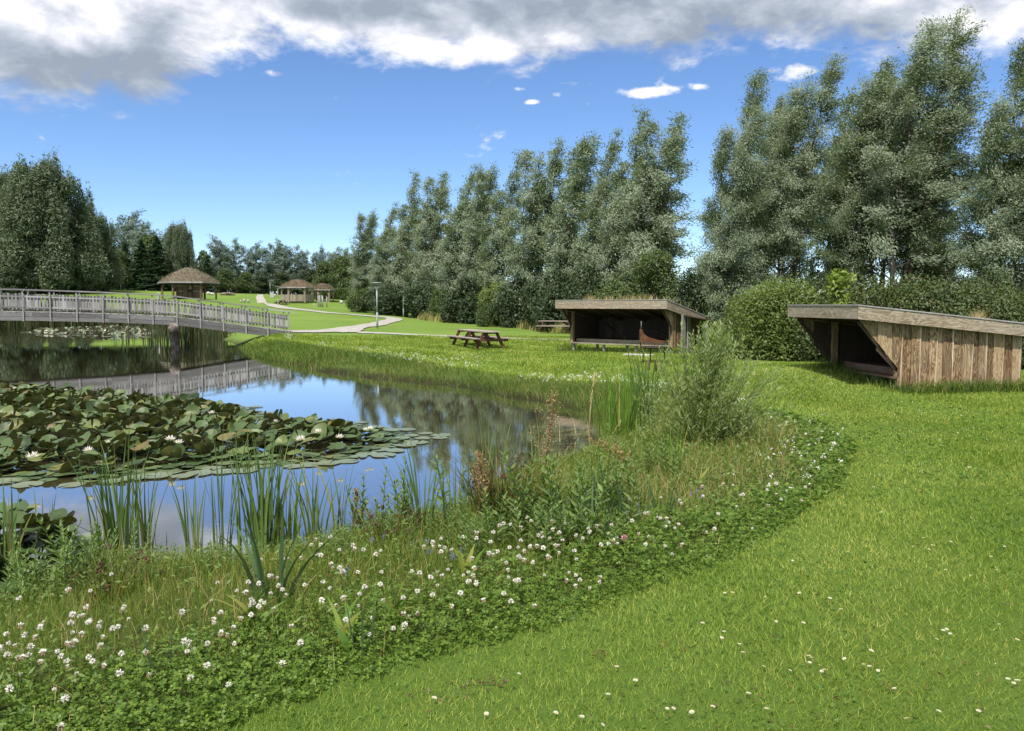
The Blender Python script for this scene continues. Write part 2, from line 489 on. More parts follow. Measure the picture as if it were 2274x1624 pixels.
# ---- gravel paths: ribbons draped on the ground
gravel = plain_mat('gravel', [(.3, (.26, .245, .22)), (.7, (.42, .40, .365))], scale=3.0, detail=9, rough=.95, bump=.4, bdist=.02)
def ribbon(name, label, pairs, lift=0.03, seg=6):
    L = np.array([on_base(*p[0]) for p in pairs]); Rr = np.array([on_base(*p[1]) for p in pairs])
    def dens(P):
        t = np.linspace(0, len(P) - 1, (len(P) - 1) * seg + 1)
        return np.stack([np.interp(t, range(len(P)), P[:, k]) for k in (0, 1)], 1)
    def sm(P):
        for _ in range(2): P[1:-1] = P[1:-1] * .5 + (P[:-2] + P[2:]) * .25
        return P
    L, Rr = sm(dens(L)), sm(dens(Rr))
    mid_ = (L + Rr) / 2; L, Rr = mid_ + (L - mid_) * .84, mid_ + (Rr - mid_) * .84
    k = 6
    V = np.stack([L * (1 - u) + Rr * u for u in np.linspace(0, 1, k)], 1)
    jit = np.random.default_rng(len(pairs)).normal(0, .05, (len(V), 2))
    V[:, 0] += jit; V[:, -1] -= jit[::-1]
    Z = grid_z(V[..., 0].ravel(), V[..., 1].ravel()) + lift
    n = len(L); I = np.arange(n * k).reshape(n, k)
    q = np.stack([I[:-1, :-1], I[:-1, 1:], I[1:, 1:], I[1:, :-1]], -1).reshape(-1, 4)
    me = np_mesh(np.concatenate([V.reshape(-1, 2), Z[:, None]], 1), [q], smooth=True)
    return tag(link_mesh(name, me, gravel), label, None, None, 'structure')
ribbon('path', 'winding pale gravel path from the bridge to the huts',
       [((640, 735), (650, 741)), ((690, 735.5), (735, 740)), ((735, 731), (800, 741)), ((770, 726), (815, 734)), ((800, 721), (835, 727)), ((830, 716), (870, 719.5)), ((852, 711.5), (897, 713)), ((856, 707.5), (896, 708.5)),
        ((835, 705.5), (868, 704.8)), ((790, 702), (800, 700)), ((735, 697.2), (740, 694.6)), ((690, 692.5), (695, 689.7)), ((650, 688.5), (655, 685)), ((618, 686), (634, 681.5)), ((586, 680.5), (613, 676.3)), ((569, 671), (592, 670)), ((566.5, 662), (588, 662)), ((572, 655), (586, 655))], lift=.05)
ribbon('footpath', 'narrow gravel path running behind the picnic table',
       [((790, 741.2), (798, 738.2)), ((860, 743.8), (864, 740)), ((958, 748), (960, 744.6)), ((1100, 753.4), (1102, 749.6)), ((1271, 758.6), (1272, 755)), ((1330, 761), (1331, 757)), ((1420, 766), (1420, 761))], lift=.035)
# ------------------------------------------------------------------ plants: generators (numpy, one mesh per part)
def unit(v):
    return v / np.maximum(np.linalg.norm(v, axis=-1, keepdims=True), 1e-9)

def rhombs(C, D, L, W, rng, up=0.4, ref=None):
    """leaf cards: centre, direction, length, width -> verts, quads"""
    n = len(C)
    D = unit(D)
    if ref is None: ref = rng.normal(0, 1, (n, 3)) + np.array([0, 0, up])
    S = unit(np.cross(D, unit(ref)))
    L = np.broadcast_to(L, (n,))[:, None]; W = np.broadcast_to(W, (n,))[:, None]
    a = C - D * L * .5; b = C + D * L * .5
    Nn = np.cross(S, D) * W * .12
    v = np.stack([a, C - S * W * .5 - D * L * .08 + Nn, b, C + S * W * .5 - D * L * .08 + Nn], 1).reshape(-1, 3)
    return v, np.arange(n * 4).reshape(n, 4)

def blades(base, h, az, bend, w, segs, rng, taper=.7, droop=0.0):
    """grass or reed blades: strips that bend over towards az"""
    n = len(base)
    h = np.broadcast_to(h, (n,)); bend = np.broadcast_to(bend, (n,)); w = np.broadcast_to(w, (n,))
    t = np.linspace(0, 1, segs + 1)
    dx, dy = np.cos(az), np.sin(az)
    out = (bend * h)[:, None] * t[None] ** 2
    z = h[:, None] * (t[None] * (1 - .22 * bend[:, None] * t[None]) - droop * t[None] ** 4)
    c = np.stack([base[:, 0:1] + dx[:, None] * out, base[:, 1:2] + dy[:, None] * out, base[:, 2:3] + z], -1)
    fa = rng.uniform(0, 2 * np.pi, n)
    s = np.stack([np.cos(fa), np.sin(fa), np.zeros(n)], -1)
    ww = w[:, None] * np.clip((1 - t[None]) ** taper, .04, 1) * (0.75 + .25 * np.sin(np.pi * np.clip(t[None] + .2, 0, 1)))
    v = np.stack([c - s[:, None] * ww[..., None] * .5, c + s[:, None] * ww[..., None] * .5], 2).reshape(-1, 3)
    k = segs + 1
    b0 = (np.arange(n) * k * 2)[:, None] + (np.arange(segs) * 2)[None]
    q = np.stack([b0, b0 + 1, b0 + 3, b0 + 2], -1).reshape(-1, 4)
    return v, q

def tubes(paths, radii, n=5):
    V, F = [], []; b = 0
    for P, r in zip(paths, radii):
        P = np.asarray(P, float); k = len(P)
        T = unit(np.gradient(P, axis=0))
        ref = np.where(np.abs(T[:, 2:3]) > .9, np.array([[1., 0, 0]]), np.array([[0, 0, 1.]]))
        A = unit(np.cross(T, ref)); B = np.cross(T, A)
        a = np.arange(n) * 2 * np.pi / n
        ring = P[:, None] + (A[:, None] * np.cos(a)[None, :, None] + B[:, None] * np.sin(a)[None, :, None]) * np.asarray(r)[:, None, None]
        V.append(ring.reshape(-1, 3))
        I = b + np.arange(k * n).reshape(k, n); J = np.roll(I, -1, 1)
        F.append(np.stack([I[:-1], J[:-1], J[1:], I[1:]], -1).reshape(-1, 4))
        b += k * n
    return np.concatenate(V), np.concatenate(F)

# -------- foliage materials
M_WILLOW = leaf_mat('willow_leaves', [(0, (0.093, 0.138, 0.063)), (.45, (0.166, 0.222, 0.110)), (.8, (0.245, 0.303, 0.169)), (1, (0.350, 0.401, 0.275))], back=(0.330, 0.387, 0.307), transl=0.38, clump=.30, cscale=.4, backmix=.4, rough=.45, spec=.35)
M_WILLOW_DARK = leaf_mat('dark_willow_leaves', [(0, (0.070, 0.106, 0.054)), (.5, (0.109, 0.152, 0.081)), (1, (0.161, 0.204, 0.116))], back=(0.175, 0.218, 0.142), transl=0.32, clump=.25, cscale=.3, backmix=.5, rough=.5)
M_WILLOW_FAR = leaf_mat('grey_willow_leaves', [(0, (0.072, 0.115, 0.076)), (.5, (0.124, 0.182, 0.130)), (1, (0.222, 0.282, 0.228))], back=(0.248, 0.316, 0.289), transl=0.32, clump=.2, cscale=.3, backmix=.6)
M_SHRUB = leaf_mat('shrub_leaves', [(0, (0.044, 0.085, 0.019)), (.5, (0.083, 0.142, 0.029)), (1, (0.150, 0.219, 0.047))], back=(0.113, 0.149, 0.066), transl=0.32, clump=.2, cscale=.7)
M_SHRUB_DARK = leaf_mat('dark_shrub_leaves', [(0, (0.021, 0.042, 0.013)), (.5, (0.039, 0.070, 0.021)), (1, (0.075, 0.116, 0.033))], back=(0.057, 0.083, 0.044), transl=.2, clump=.2, cscale=.6)
M_SHRUB_LIGHT = leaf_mat('light_shrub_leaves', [(0, (0.089, 0.146, 0.022)), (.5, (0.164, 0.240, 0.039)), (1, (0.291, 0.361, 0.079))], back=(0.152, 0.202, 0.073), transl=0.36, clump=.2, cscale=.9)
M_HEDGE = leaf_mat('hedge_leaves', [(0, (0.033, 0.064, 0.017)), (.5, (0.068, 0.115, 0.025)), (.85, (0.128, 0.182, 0.042)), (1, (0.195, 0.140, 0.049))], back=(0.090, 0.119, 0.049), transl=.25, clump=.25, cscale=.9)
M_LIME = leaf_mat('yellow_green_leaves', [(0, (.10, .17, .02)), (.5, (.18, .27, .03)), (1, (.28, .37, .06))], back=(.2, .26, .06), transl=.35)
M_SPRUCE = leaf_mat('spruce_needles', [(0, (0.015, 0.043, 0.018)), (.5, (0.033, 0.075, 0.031)), (1, (0.063, 0.119, 0.046))], transl=0.15, clump=.2, cscale=.5)
M_MAPLE = leaf_mat('olive_leaves', [(0, (0.045, 0.083, 0.012)), (.5, (0.083, 0.133, 0.017)), (1, (0.135, 0.188, 0.031))], back=(0.090, 0.120, 0.036), transl=0.3, clump=.25, cscale=.5)
M_SALIX = leaf_mat('young_willow_leaves', [(0, (0.183, 0.260, 0.076)), (.5, (0.289, 0.375, 0.117)), (1, (0.457, 0.533, 0.235))], back=(0.319, 0.389, 0.207), transl=0.48, backmix=.5)
M_REED = leaf_mat('reed_blades', [(0, (0.068, 0.130, 0.037)), (.5, (0.116, 0.189, 0.053)), (.85, (0.176, 0.259, 0.066)), (.93, (0.242, 0.275, 0.077)), (1, (0.462, 0.341, 0.143))], transl=.3, rough=.4, spec=.35)
M_REED_BRIGHT = leaf_mat('bright_reed_blades', [(0, (.085, .17, .022)), (.6, (.15, .27, .035)), (.93, (.22, .33, .05)), (1, (.45, .36, .14))], transl=.35, rough=.4)
M_IRIS = leaf_mat('iris_blades', [(0, (.040, .085, .035)), (.6, (.070, .125, .055)), (1, (.11, .17, .075))], transl=.25, rough=.4)
M_RUSH = leaf_mat('rush_stems', [(0, (.060, .085, .018)), (.5, (.10, .125, .026)), (.8, (.19, .165, .04)), (1, (.30, .20, .06))], transl=.2)
M_HERB = leaf_mat('herb_leaves', [(0, (0.083, 0.158, 0.024)), (.5, (0.138, 0.231, 0.039)), (1, (0.220, 0.315, 0.066))], back=(0.165, 0.231, 0.088), transl=.35, backmix=.5)
M_STRAW = leaf_mat('straw', [(0, (.30, .22, .085)), (.5, (.46, .36, .17)), (1, (.62, .52, .30))], transl=.2)
M_MEADOW = leaf_mat('meadow_grass', [(0, (0.078, 0.147, 0.020)), (.45, (0.147, 0.239, 0.032)), (.78, (0.233, 0.308, 0.051)), (.88, (0.373, 0.349, 0.100)), (1, (0.714, 0.519, 0.243))], transl=0.45, clump=.15, cscale=.8)
M_BANK = leaf_mat('bank_grass', [(0, (0.050, 0.098, 0.012)), (.5, (0.094, 0.167, 0.022)), (.9, (0.163, 0.230, 0.036)), (1, (0.375, 0.322, 0.120))], transl=.35, clump=.25, cscale=.5)
M_DRYGRASS = leaf_mat('dry_meadow_grass', [(0, (0.115, 0.172, 0.034)), (.4, (0.230, 0.253, 0.069)), (.7, (0.437, 0.356, 0.138)), (1, (0.644, 0.517, 0.253))], transl=.3)
M_LAWNBLADE = leaf_mat('lawn_blades', [(0, (0.076, 0.146, 0.019)), (.25, (0.144, 0.244, 0.032)), (.6, (0.257, 0.364, 0.054)), (.88, (0.394, 0.458, 0.087)), (1, (0.526, 0.520, 0.158))], transl=.42, clump=.26, cscale=.6, rough=.55, spec=.2)
M_CLOVER = leaf_mat('clover_leaves', [(0, (0.067, 0.132, 0.015)), (.5, (0.121, 0.207, 0.025)), (1, (0.201, 0.291, 0.042))], back=(0.103, 0.179, 0.055), transl=0.38, rough=.45)
M_LILY = leaf_mat('lily_leaves', [(0, (0.034, 0.062, 0.020)), (.5, (0.071, 0.116, 0.038)), (.82, (0.115, 0.165, 0.059)), (.96, (0.138, 0.160, 0.045)), (1, (0.138, 0.099, 0.032))], back=(0.086, 0.079, 0.018), transl=.10, rough=.5, spec=.4, backmix=.75)
M_LILYPAD = leaf_mat('floating_pad', [(0, (.10, .145, .07)), (.6, (.16, .20, .11)), (1, (.24, .25, .14))], back=(.10, .07, .03), transl=.08, rough=.28, spec=.6)
M_BARK = plain_mat('bark', [(.3, (.030, .026, .020)), (.7, (.085, .078, .062))], scale=9, detail=6, rough=.9, bump=.6)
M_STEM = plain_mat('green_stem', [(.3, (.07, .12, .025)), (.7, (.13, .19, .045))], scale=12)
M_BROWNSTEM = plain_mat('brown_stem', [(.3, (.055, .032, .018)), (.7, (.13, .075, .04))], scale=12)

# -------- willows
WIND = np.array([1.0, -0.15, 0.0])
def willow_meshes(seed, H=12.5, W=4.4, nst=4, nleaf=24000, lean=.9, low=.14, leaf=.23, dens=1.0, droop=.45, top=1.0, spread=1.0, gaps=.16, dome=0.0, thin=0.0):
    rng = np.random.default_rng(seed)
    paths, radii, cl = [], [], []
    stems = []
    for i in range(nst):
        a = 2 * np.pi * (i + rng.uniform(-.25, .25)) / nst
        r = W * .30 * spread * rng.uniform(.45, 1.0)
        hh = H * (1.0 if i == 0 else rng.uniform(.72, .97) * top)
        if i == 0: r *= .4
        if dome: hh = H * (1 - dome * (r / (W * .30 * spread)) ** 2) * rng.uniform(.95, 1.0)
        t = np.linspace(0, 1, 16)
        off = np.array([np.cos(a), np.sin(a), 0])
        P = off[None] * (r * (t ** .8))[:, None] + WIND[None] * (lean * t ** 2.2)[:, None] + np.array([0, 0, 1])[None] * (hh * t)[:, None]
        P += off[None] * .18
        wob = np.cumsum(rng.normal(0, .045, (16, 2)), 0); P[:, :2] += wob
        stems.append((P, hh))
        paths.append(P); radii.append(np.interp(t, [0, .08, .6, 1], [.17, .12, .055, .012]) * (H / 12.5) * rng.uniform(.8, 1.15))
    for P, hh in stems:
        nb = int(58 * hh / 12 / max(nst, 3) * 4)
        for j in range(nb):
            t = low + (1 - low) * (j + rng.uniform(0, 1)) / nb
            f = t * 15; i0 = min(int(f), 14)
            p0 = P[i0] * (1 - (f - i0)) + P[i0 + 1] * (f - i0)
            az = rng.uniform(0, 2 * np.pi)
            prof = np.interp(t, [0, .12, .3, .55, .8, 1], [.7, .9, 1.0, .95, .8, .5] if dome else [.55, .85, 1.0, .85, .50, .16])
            ln = W * .5 * prof * rng.uniform(.55, 1.1)
            el = R(rng.uniform(22, 55)) + (.3 if t > .8 else 0)
            d = np.array([np.cos(az) * np.cos(el), np.sin(az) * np.cos(el), np.sin(el)])
            s = np.linspace(0, 1, 5)
            B = p0[None] + d[None] * (ln * s)[:, None] + WIND[None] * (.22 * ln * s ** 2)[:, None] - np.array([0, 0, 1.])[None] * (droop * .5 * ln * s ** 2)[:, None]
            if rng.random() < .45:
                paths.append(B); radii.append(np.linspace(.035, .008, 5) * (H / 12.5) * (1.2 - .6 * t))
            ncl = max(1, int(round(ln / .42)))
            for c in range(ncl):
                if rng.random() < gaps + thin * max(0.0, 1 - t / .55): continue
                u = .25 + .75 * (c + rng.uniform(0, 1)) / ncl
                f2 = u * 4; k = min(int(f2), 3)
                q = B[k] * (1 - (f2 - k)) + B[k + 1] * (f2 - k)
                cl.append((q + rng.normal(0, .08, 3), d, rng.uniform(.6, 1.5)))
        for k in range(3 if dome else 10):       # the wispy leader
            u = rng.uniform(.86, 1.0) * 15; i0 = min(int(u), 14)
            cl.append((P[i0] * (1 - (u - i0)) + P[i0 + 1] * (u - i0) + rng.normal(0, .1, 3), np.array([.3, 0, .9]), .6))
    C = np.array([c[0] for c in cl]); D = np.array([c[1] for c in cl]); Wt = np.array([c[2] for c in cl])
    cnt = np.maximum(3, (Wt / Wt.sum() * nleaf * dens)).astype(int)
    I = np.repeat(np.arange(len(C)), cnt); n = len(I)
    sg = (.13 + .10 * rng.random(len(C)))[I][:, None]
    # every clump is a spray that hangs and streams down-wind
    spray = unit(D * .5 + WIND * .45 + rng.normal(0, .35, C.shape) - np.array([0, 0, .35]))
    along = rng.uniform(-.55, .85, (n, 1))
    pos = C[I] + spray[I] * along * .62 + rng.normal(0, 1, (n, 3)) * sg * np.array([1, 1, .8])
    dr = spray[I] + rng.normal(0, .40, (n, 3)) - np.array([0, 0, .22])
    L = leaf * rng.uniform(.6, 1.25, n)
    out = C.copy(); out[:, 2] = 0; out = unit(out)
    clN = out * .7 + rng.normal(0, .55, C.shape) + np.array([-.1, -.1, .8])
    cv, cq = rhombs(pos, dr, L, L * rng.uniform(.28, .40, n), rng, ref=clN[I] + rng.normal(0, .45, (n, 3)))
    tv, tq = tubes(paths, radii, 6)
    return np_mesh(tv, [tq], smooth=True), np_mesh(cv, [cq])

def bush_meshes(seed, rx=1.5, ry=1.2, h=2.2, lumps=26, nleaf=9000, leaf=.10, lw=.6, base=.0, pointy=0.0, shell=.55, rs=(.20, .40), rmax=.9, vs=.85, spiky=0.0):
    rng = np.random.default_rng(seed)
    Cs = []
    for i in range(lumps):
        a = rng.uniform(0, 2 * np.pi); r = math.sqrt(rng.random()) * .82
        zz = rng.uniform(base, 1.0)
        k = math.sqrt(max(.05, 1 - max(0, zz * 1.0 - .15) ** 2)) * (1 - pointy * zz)
        Cs.append((math.cos(a) * r * rx * k, math.sin(a) * r * ry * k, h * (.10 + .78 * zz)))
    Cs = np.array(Cs)
    rad = np.clip(rng.uniform(rs[0], rs[1], lumps) * min(rx, h * .8), .12, rmax)
    I = rng.choice(lumps, nleaf, p=rad ** 2 / (rad ** 2).sum())
    d = unit(rng.normal(0, 1, (nleaf, 3)) + np.array([0, 0, .25]))
    rr = rad[I] * (shell + (1.08 - shell) * np.sqrt(rng.random(nleaf)))
    rr *= np.where(rng.random(nleaf) < .12, rng.uniform(1.15, 1.6, nleaf), 1)
    pos = Cs[I] + d * rr[:, None] * np.array([1, 1, vs])
    if spiky: pos[:, 2] += spiky * np.maximum(0, d[:, 2]) ** 6 * rng.random(nleaf) ** 2; pos[:, 0] += .25 * spiky * np.maximum(0, d[:, 2]) ** 6
    pos[:, 2] = np.maximum(pos[:, 2], .03)
    dr = d * .5 + rng.normal(0, .6, (nleaf, 3)) + np.array([.12, 0, -.15])
    L = leaf * rng.uniform(.6, 1.3, nleaf)
    cv, cq = rhombs(pos, dr, L, L * lw * rng.uniform(.8, 1.2, nleaf), rng, ref=d * .9 + rng.normal(0, .5, (nleaf, 3)) + np.array([0, 0, .6]))
    paths, radii = [], []
    for i in range(min(lumps, 14)):
        b = np.array([rng.normal(0, .12) * rx, rng.normal(0, .12) * ry, -.05]); e = Cs[i]
        t = np.linspace(0, 1, 6)[:, None]
        paths.append(b * (1 - t) + e * t + np.array([0, 0, 1]) * (np.sin(t * np.pi) * .08 * h) + rng.normal(0, .02, (6, 3)))
        radii.append(np.linspace(.035, .01, 6) * (h / 2.2))
    tv, tq = tubes(paths, radii, 5)
    return np_mesh(tv, [tq], smooth=True), np_mesh(cv, [cq])

def spruce_meshes(seed, H=12.0, W=3.0, n=16000, leaf=.34):
    rng = np.random.default_rng(seed)
    t = np.linspace(0, 1, 10)
    P = np.stack([rng.normal(0, .04, 10), rng.normal(0, .04, 10), H * t], 1)
    paths, radii = [P], [np.linspace(.2, .015, 10)]
    pos, dr = [], []
    z = .9
    while z < H * .985:
        f = 1 - z / H
        ln0 = W * (f ** .85) * .95 + .12
        for k in range(rng.integers(6, 9)):
            az = rng.uniform(0, 2 * np.pi); ln = ln0 * rng.uniform(.65, 1.15)
            s = np.linspace(0, 1, 6)
            d = np.array([math.cos(az), math.sin(az), 0])
            B = np.array([0, 0, z + rng.uniform(-.2, .2)]) + d[None] * (ln * s)[:, None] + np.array([0, 0, 1.])[None] * (ln * (-.28 * s + .16 * s ** 2))[:, None]
            paths.append(B); radii.append(np.linspace(.03, .006, 6))
            m = max(4, int(n / 240 * ln / W * 2.2))
            u = np.sqrt(rng.random(m)) * 5; i0 = np.minimum(u.astype(int), 4); w = (u - i0)[:, None]
            q = B[i0] * (1 - w) + B[i0 + 1] * w
            side = np.array([-d[1], d[0], 0])
            lat = rng.normal(0, .16, m)[:, None] * ln * .9 * (1.2 - u / 5)[:, None]
            pos.append(q + side * lat + np.array([0, 0, -1]) * rng.uniform(0, .16, (m, 1)))
            dr.append(d * .8 + side * np.sign(lat) * .6 + rng.normal(0, .3, (m, 3)) + np.array([0, 0, -.35]))
        z += rng.uniform(.26, .40) * (.6 + .6 * f)
    pos = np.concatenate(pos); dr = np.concatenate(dr)
    L = leaf * rng.uniform(.6, 1.3, len(pos))
    cv, cq = rhombs(pos, dr, L, L * .34, rng, up=2.0)
    tv, tq = tubes(paths, radii, 5)
    return np_mesh(tv, [tq], smooth=True), np_mesh(cv, [cq])

def plant_of(name, meshes, mats, label, cat, loc, rz=0, scale=None, group=None, parts=('trunk', 'crown')):
    t = thing(name, label, cat, loc, rz, group, scale)
    for p, me, ma in zip(parts, meshes, mats):
        link_mesh(p, me, ma, t)
    return t

PROTO = {}
def place_plant(kind, maker, mats, name, label, cat, loc, rz=0, scale=1.0, group=None, parts=('trunk', 'crown')):
    """first of a kind builds its meshes, later ones are copies that share them"""
    if kind not in PROTO:
        PROTO[kind] = plant_of(name, maker(), mats, label, cat, loc, rz, scale, group, parts)
        return PROTO[kind]
    return copy_tree(PROTO[kind], loc, rz, scale, label, group)

def spot(px, Y, dz=0.0):
    x = (px - CX) / FPX * Y * (1 / (CP + 0)) * 1.0
    d = ray(px, 678.0); x = d[0] / d[1] * Y
    return np.array([x, Y, gz(x, Y) + dz])

def h_for(top_py, Y, z):
    return at_y(0, top_py, Y)[2] - z

# ================================================================== the tall willows
WV = {}
WB = {  # variants: base height
    'a': dict(seed=11, H=12.5, W=4.6, nst=4, nleaf=44000, lean=1.3, leaf=.19, gaps=.26),
    'b': dict(seed=12, H=12.5, W=4.0, nst=3, nleaf=40000, lean=1.6, gaps=.3, leaf=.19),
    'c': dict(seed=13, H=12.5, W=5.0, nst=5, nleaf=50000, lean=1.0, droop=.6, leaf=.19, gaps=.26),
    'd': dict(seed=14, H=12.5, W=4.2, nst=4, nleaf=38000, lean=1.5, gaps=.34, leaf=.19),
    'n': dict(seed=21, H=12.5, W=5.0, nst=4, nleaf=120000, lean=1.1, leaf=.125, gaps=.30, low=.08),
    'm': dict(seed=22, H=12.5, W=4.4, nst=4, nleaf=90000, lean=1.3, leaf=.125, gaps=.40, low=.20, thin=.75),
    'p': dict(seed=23, H=12.5, W=6.4, nst=6, nleaf=140000, lean=1.5, leaf=.125, gaps=.36, low=.20, thin=.85),
    'big': dict(seed=31, H=19.0, W=11.5, nst=12, nleaf=85000, lean=.5, leaf=.38, gaps=.14, droop=.8, low=.05, spread=1.6, dome=.30),
    'far': dict(seed=41, H=12.0, W=5.4, nst=5, nleaf=15000, lean=.6, leaf=.34, gaps=.2, low=.12, dome=.22),
    'far2': dict(seed=42, H=12.0, W=6.0, nst=6, nleaf=17000, lean=.7, leaf=.34, gaps=.18, low=.12, dome=.25),
}
def willow(v, px, Y, top, label, group, rz=0.0, wide=1.0, mat=None, name='willow_tree', low=0):
    p = spot(px, Y); p[2] -= .1 + low
    s = h_for(top, Y, p[2]) / (WB[v]['H'] * 1.02)
    m = mat or M_WILLOW
    return place_plant('willow' + v + m.name, lambda: willow_meshes(**WB[v]), [M_BARK, m], name, label, 'tree', p, rz, (s * wide, s * wide, s), group)

G1 = 'row of silvery willows behind the lawn'
row1 = [('c', 1445, 45, 252, .2, .95, 'tall silvery willow at the right end of the long row, behind the open shelter'),
        ('a', 1372, 48, 258, -.3, .9, 'tall silvery willow rising above the left half of the open shelter roof'),
        ('d', 1318, 51, 283, .4, .85, 'slim silvery willow just left of the two tallest in the long row'),
        ('b', 1250, 55, 298, .1, 1.0, 'silvery willow above the far picnic table with a wind-bent top'),
        ('c', 1192, 60, 316, -.5, .95, 'broad silvery willow in the middle of the long row'),
        ('a', 1108, 68, 342, .5, .95, 'silvery willow straight above the long picnic table, top bent right'),
        ('b', 1058, 74, 368, -.2, .9, 'thin silvery willow squeezed between two broader ones above the gravel footpath'),
        ('d', 1010, 79, 364, .2, 1.0, 'silvery willow with a forked top in the left half of the long row'),
        ('c', 962, 84, 380, .6, .85, 'rounded silvery willow right of the one above the small lamp post'),
        ('a', 898, 92, 388, -.1, .9, 'silvery willow rising behind the smaller near lamp post'),
        ('d', 846, 98, 448, .3, .95, 'lower silvery willow rising behind the nearest lamp post'),
        ('b', 806, 104, 470, -.4, 1.1, 'lowest silvery willow at the far left end of the long row')]
for v, px, Y, top, rz, wd, lab in row1:
    willow(v, px - (10 if top < 400 else 4), Y, top, lab, G1, rz, wd)
G2 = 'tallest willows above the wooden shelters'
row2 = [('n', 1625, 34, 150, .2, .82, 'tall willow left of the gap-toothed group, leaning right, behind the light green bush'),
        ('m', 1700, 37, 195, 1.0, .8, 'thin see-through willow between two taller ones, left of the yellow-green sapling'),
        ('m', 1755, 35, 138, -.4, .85, 'slender willow with a bare leaning trunk, behind the left end of the boarded shelter'),
        ('b', 1860, 38, 165, .4, .9, 'pale thin willow straight above the yellow-green sapling'),
        ('m', 1895, 36, 112, .7, .95, 'willow just left of the tallest tree, several bare trunks showing at its foot'),
        ('p', 1990, 35, 52, -.2, .92, 'tallest willow in the scene, above the middle of the boarded shelter'),
        ('n', 2075, 36, 215, 2.2, .8, 'lower leaning willow at the right flank of the tallest tree'),
        ('n', 2225, 31, 68, .5, .92, 'tall dense willow cut by the right edge of the photo'),
        ('m', 2330, 32, 40, .1, 1.0, 'willow mostly outside the right edge, only a strip of its crown seen'),
        ('n', 2450, 32, 90, 1.4, .95, 'willow standing outside the right edge of the photo'), ('b', 2600, 33, 60, .8, 1.0, 'second willow outside the right edge of the photo')]
for v, px, Y, top, rz, wd, lab in row2:
    willow(v, px - 12, Y, top, lab, G2, rz, wd)
G3 = 'dark willows on the far left bank'
ROUND = dict(rx=7.6, ry=6.2, h=19.0, lumps=190, nleaf=110000, leaf=.44, lw=.32, base=.0, shell=.35, rs=(.09, .18), rmax=2.0, vs=1.55, spiky=1.6)
for px, Y, top, rz, wd, lab in [(112, 116, 352, .3, 1.0, 'huge rounded dark willow towering over the left end of the bridge'), (5, 121, 378, 2.0, .9, 'dark willow at the left edge, joined to the huge rounded one'), (196, 126, 452, .4, .95, 'lower dark willow stepping down at the right side of the huge rounded one'),
                                (-85, 124, 400, 1.1, .9, 'dark willow cut by the left edge of the photo'), (402, 143, 494, .9, .72, 'round-headed dark willow above the grass-roofed hut')]:
    p = spot(px, Y); p[2] -= .2
    s_ = h_for(top, Y, p[2]) / (19.0 * .97)
    place_plant('roundwillow', lambda: bush_meshes(33, **ROUND), [M_BARK, M_WILLOW_DARK], 'willow_tree', lab, 'tree', p, rz, (s_ * wd, s_ * wd, s_), G3)
G4 = 'distant row of thin grey willows'
for i, (v, px, Y, top, lab) in enumerate([
        ('far', 258, 158, 470, 'thin see-through grey willow nearest the huge dark willow'),
        ('far2', 300, 156, 466, 'thin grey willow with a flat ragged top behind the dark spruces'),
        ('far', 342, 154, 488, 'thin grey willow between the spruces and the round-headed dark willow'),
        ('far2', 492, 172, 525, 'distant grey willow just right of the grass-roofed hut'),
        ('far', 523, 170, 524, 'distant grey willow with a pointed top right of the hut'),
        ('far2', 562, 171, 538, 'distant grey willow above the start of the gravel path'),
        ('far', 600, 170, 534, 'distant grey willow above the open pavilion with a plank wall, left side'),
        ('far2', 636, 169, 532, 'distant grey willow straight above the roof peak of the plank-walled pavilion'),
        ('far', 672, 170, 540, 'distant grey willow above the gap between the two pavilions'),
        ('far2', 708, 168, 548, 'distant grey willow above the small pavilion roof'),
        ('far', 742, 166, 543, 'distant grey willow right of the small pavilion'),
        ('far2', 775, 150, 550, 'distant grey willow just left of the long silvery row')]):
    willow(v, px, Y, top, lab, G4, i * 1.3, [1, .9, 1.1, .95][i % 4], M_WILLOW_FAR)

# ---- spruces and darker trees on the left
def spruce(px, Y, top, label, rz, wide=1.0):
    p = spot(px, Y); p[2] -= .1
    s = h_for(top, Y, p[2]) / 12.0
    place_plant('spruce', lambda: spruce_meshes(51), [M_BARK, M_SPRUCE], 'spruce_tree', label, 'tree', p, rz, (s * wide, s * wide, s), 'dark spruces behind the hut')
for px, Y, top, lab, wd in [(318, 142, 532, 'dark spruce with layered branches, left of the round-headed willow', 1.5), (352, 138, 522, 'tallest dark spruce directly left of the grass-roofed hut', 1.5),
                            (282, 146, 540, 'dark spruce behind the lone lamp post on the far left', 1.3), (386, 146, 556, 'low dark spruce just behind the hut roof, left side', 1.4),
                            (464, 140, 566, 'small dark spruce just behind the hut roof, right side', 1.3), (330, 150, 560, 'short dark spruce half hidden between two taller spruces', 1.6)]:
    spruce(px, Y, top, lab, px * .37, wd)

def shrub(kind, px, Y, top, label, mat, wide=1.0, rz=None, name='shrub', cat='shrub', group=None, seed=61, dy=1.0, sink=.05, **kw):
    p = spot(px, Y); p[2] -= sink
    hh = kw.get('h', 2.2)
    s = h_for(top, Y, p[2]) / (hh * 1.08)
    return place_plant('shrub' + kind + mat.name, lambda: bush_meshes(seed, **kw), [M_BARK, mat], name, label, cat, p, px * .7 if rz is None else rz, (s * wide, s * wide * dy, s), group, ('stem', 'foliage'))

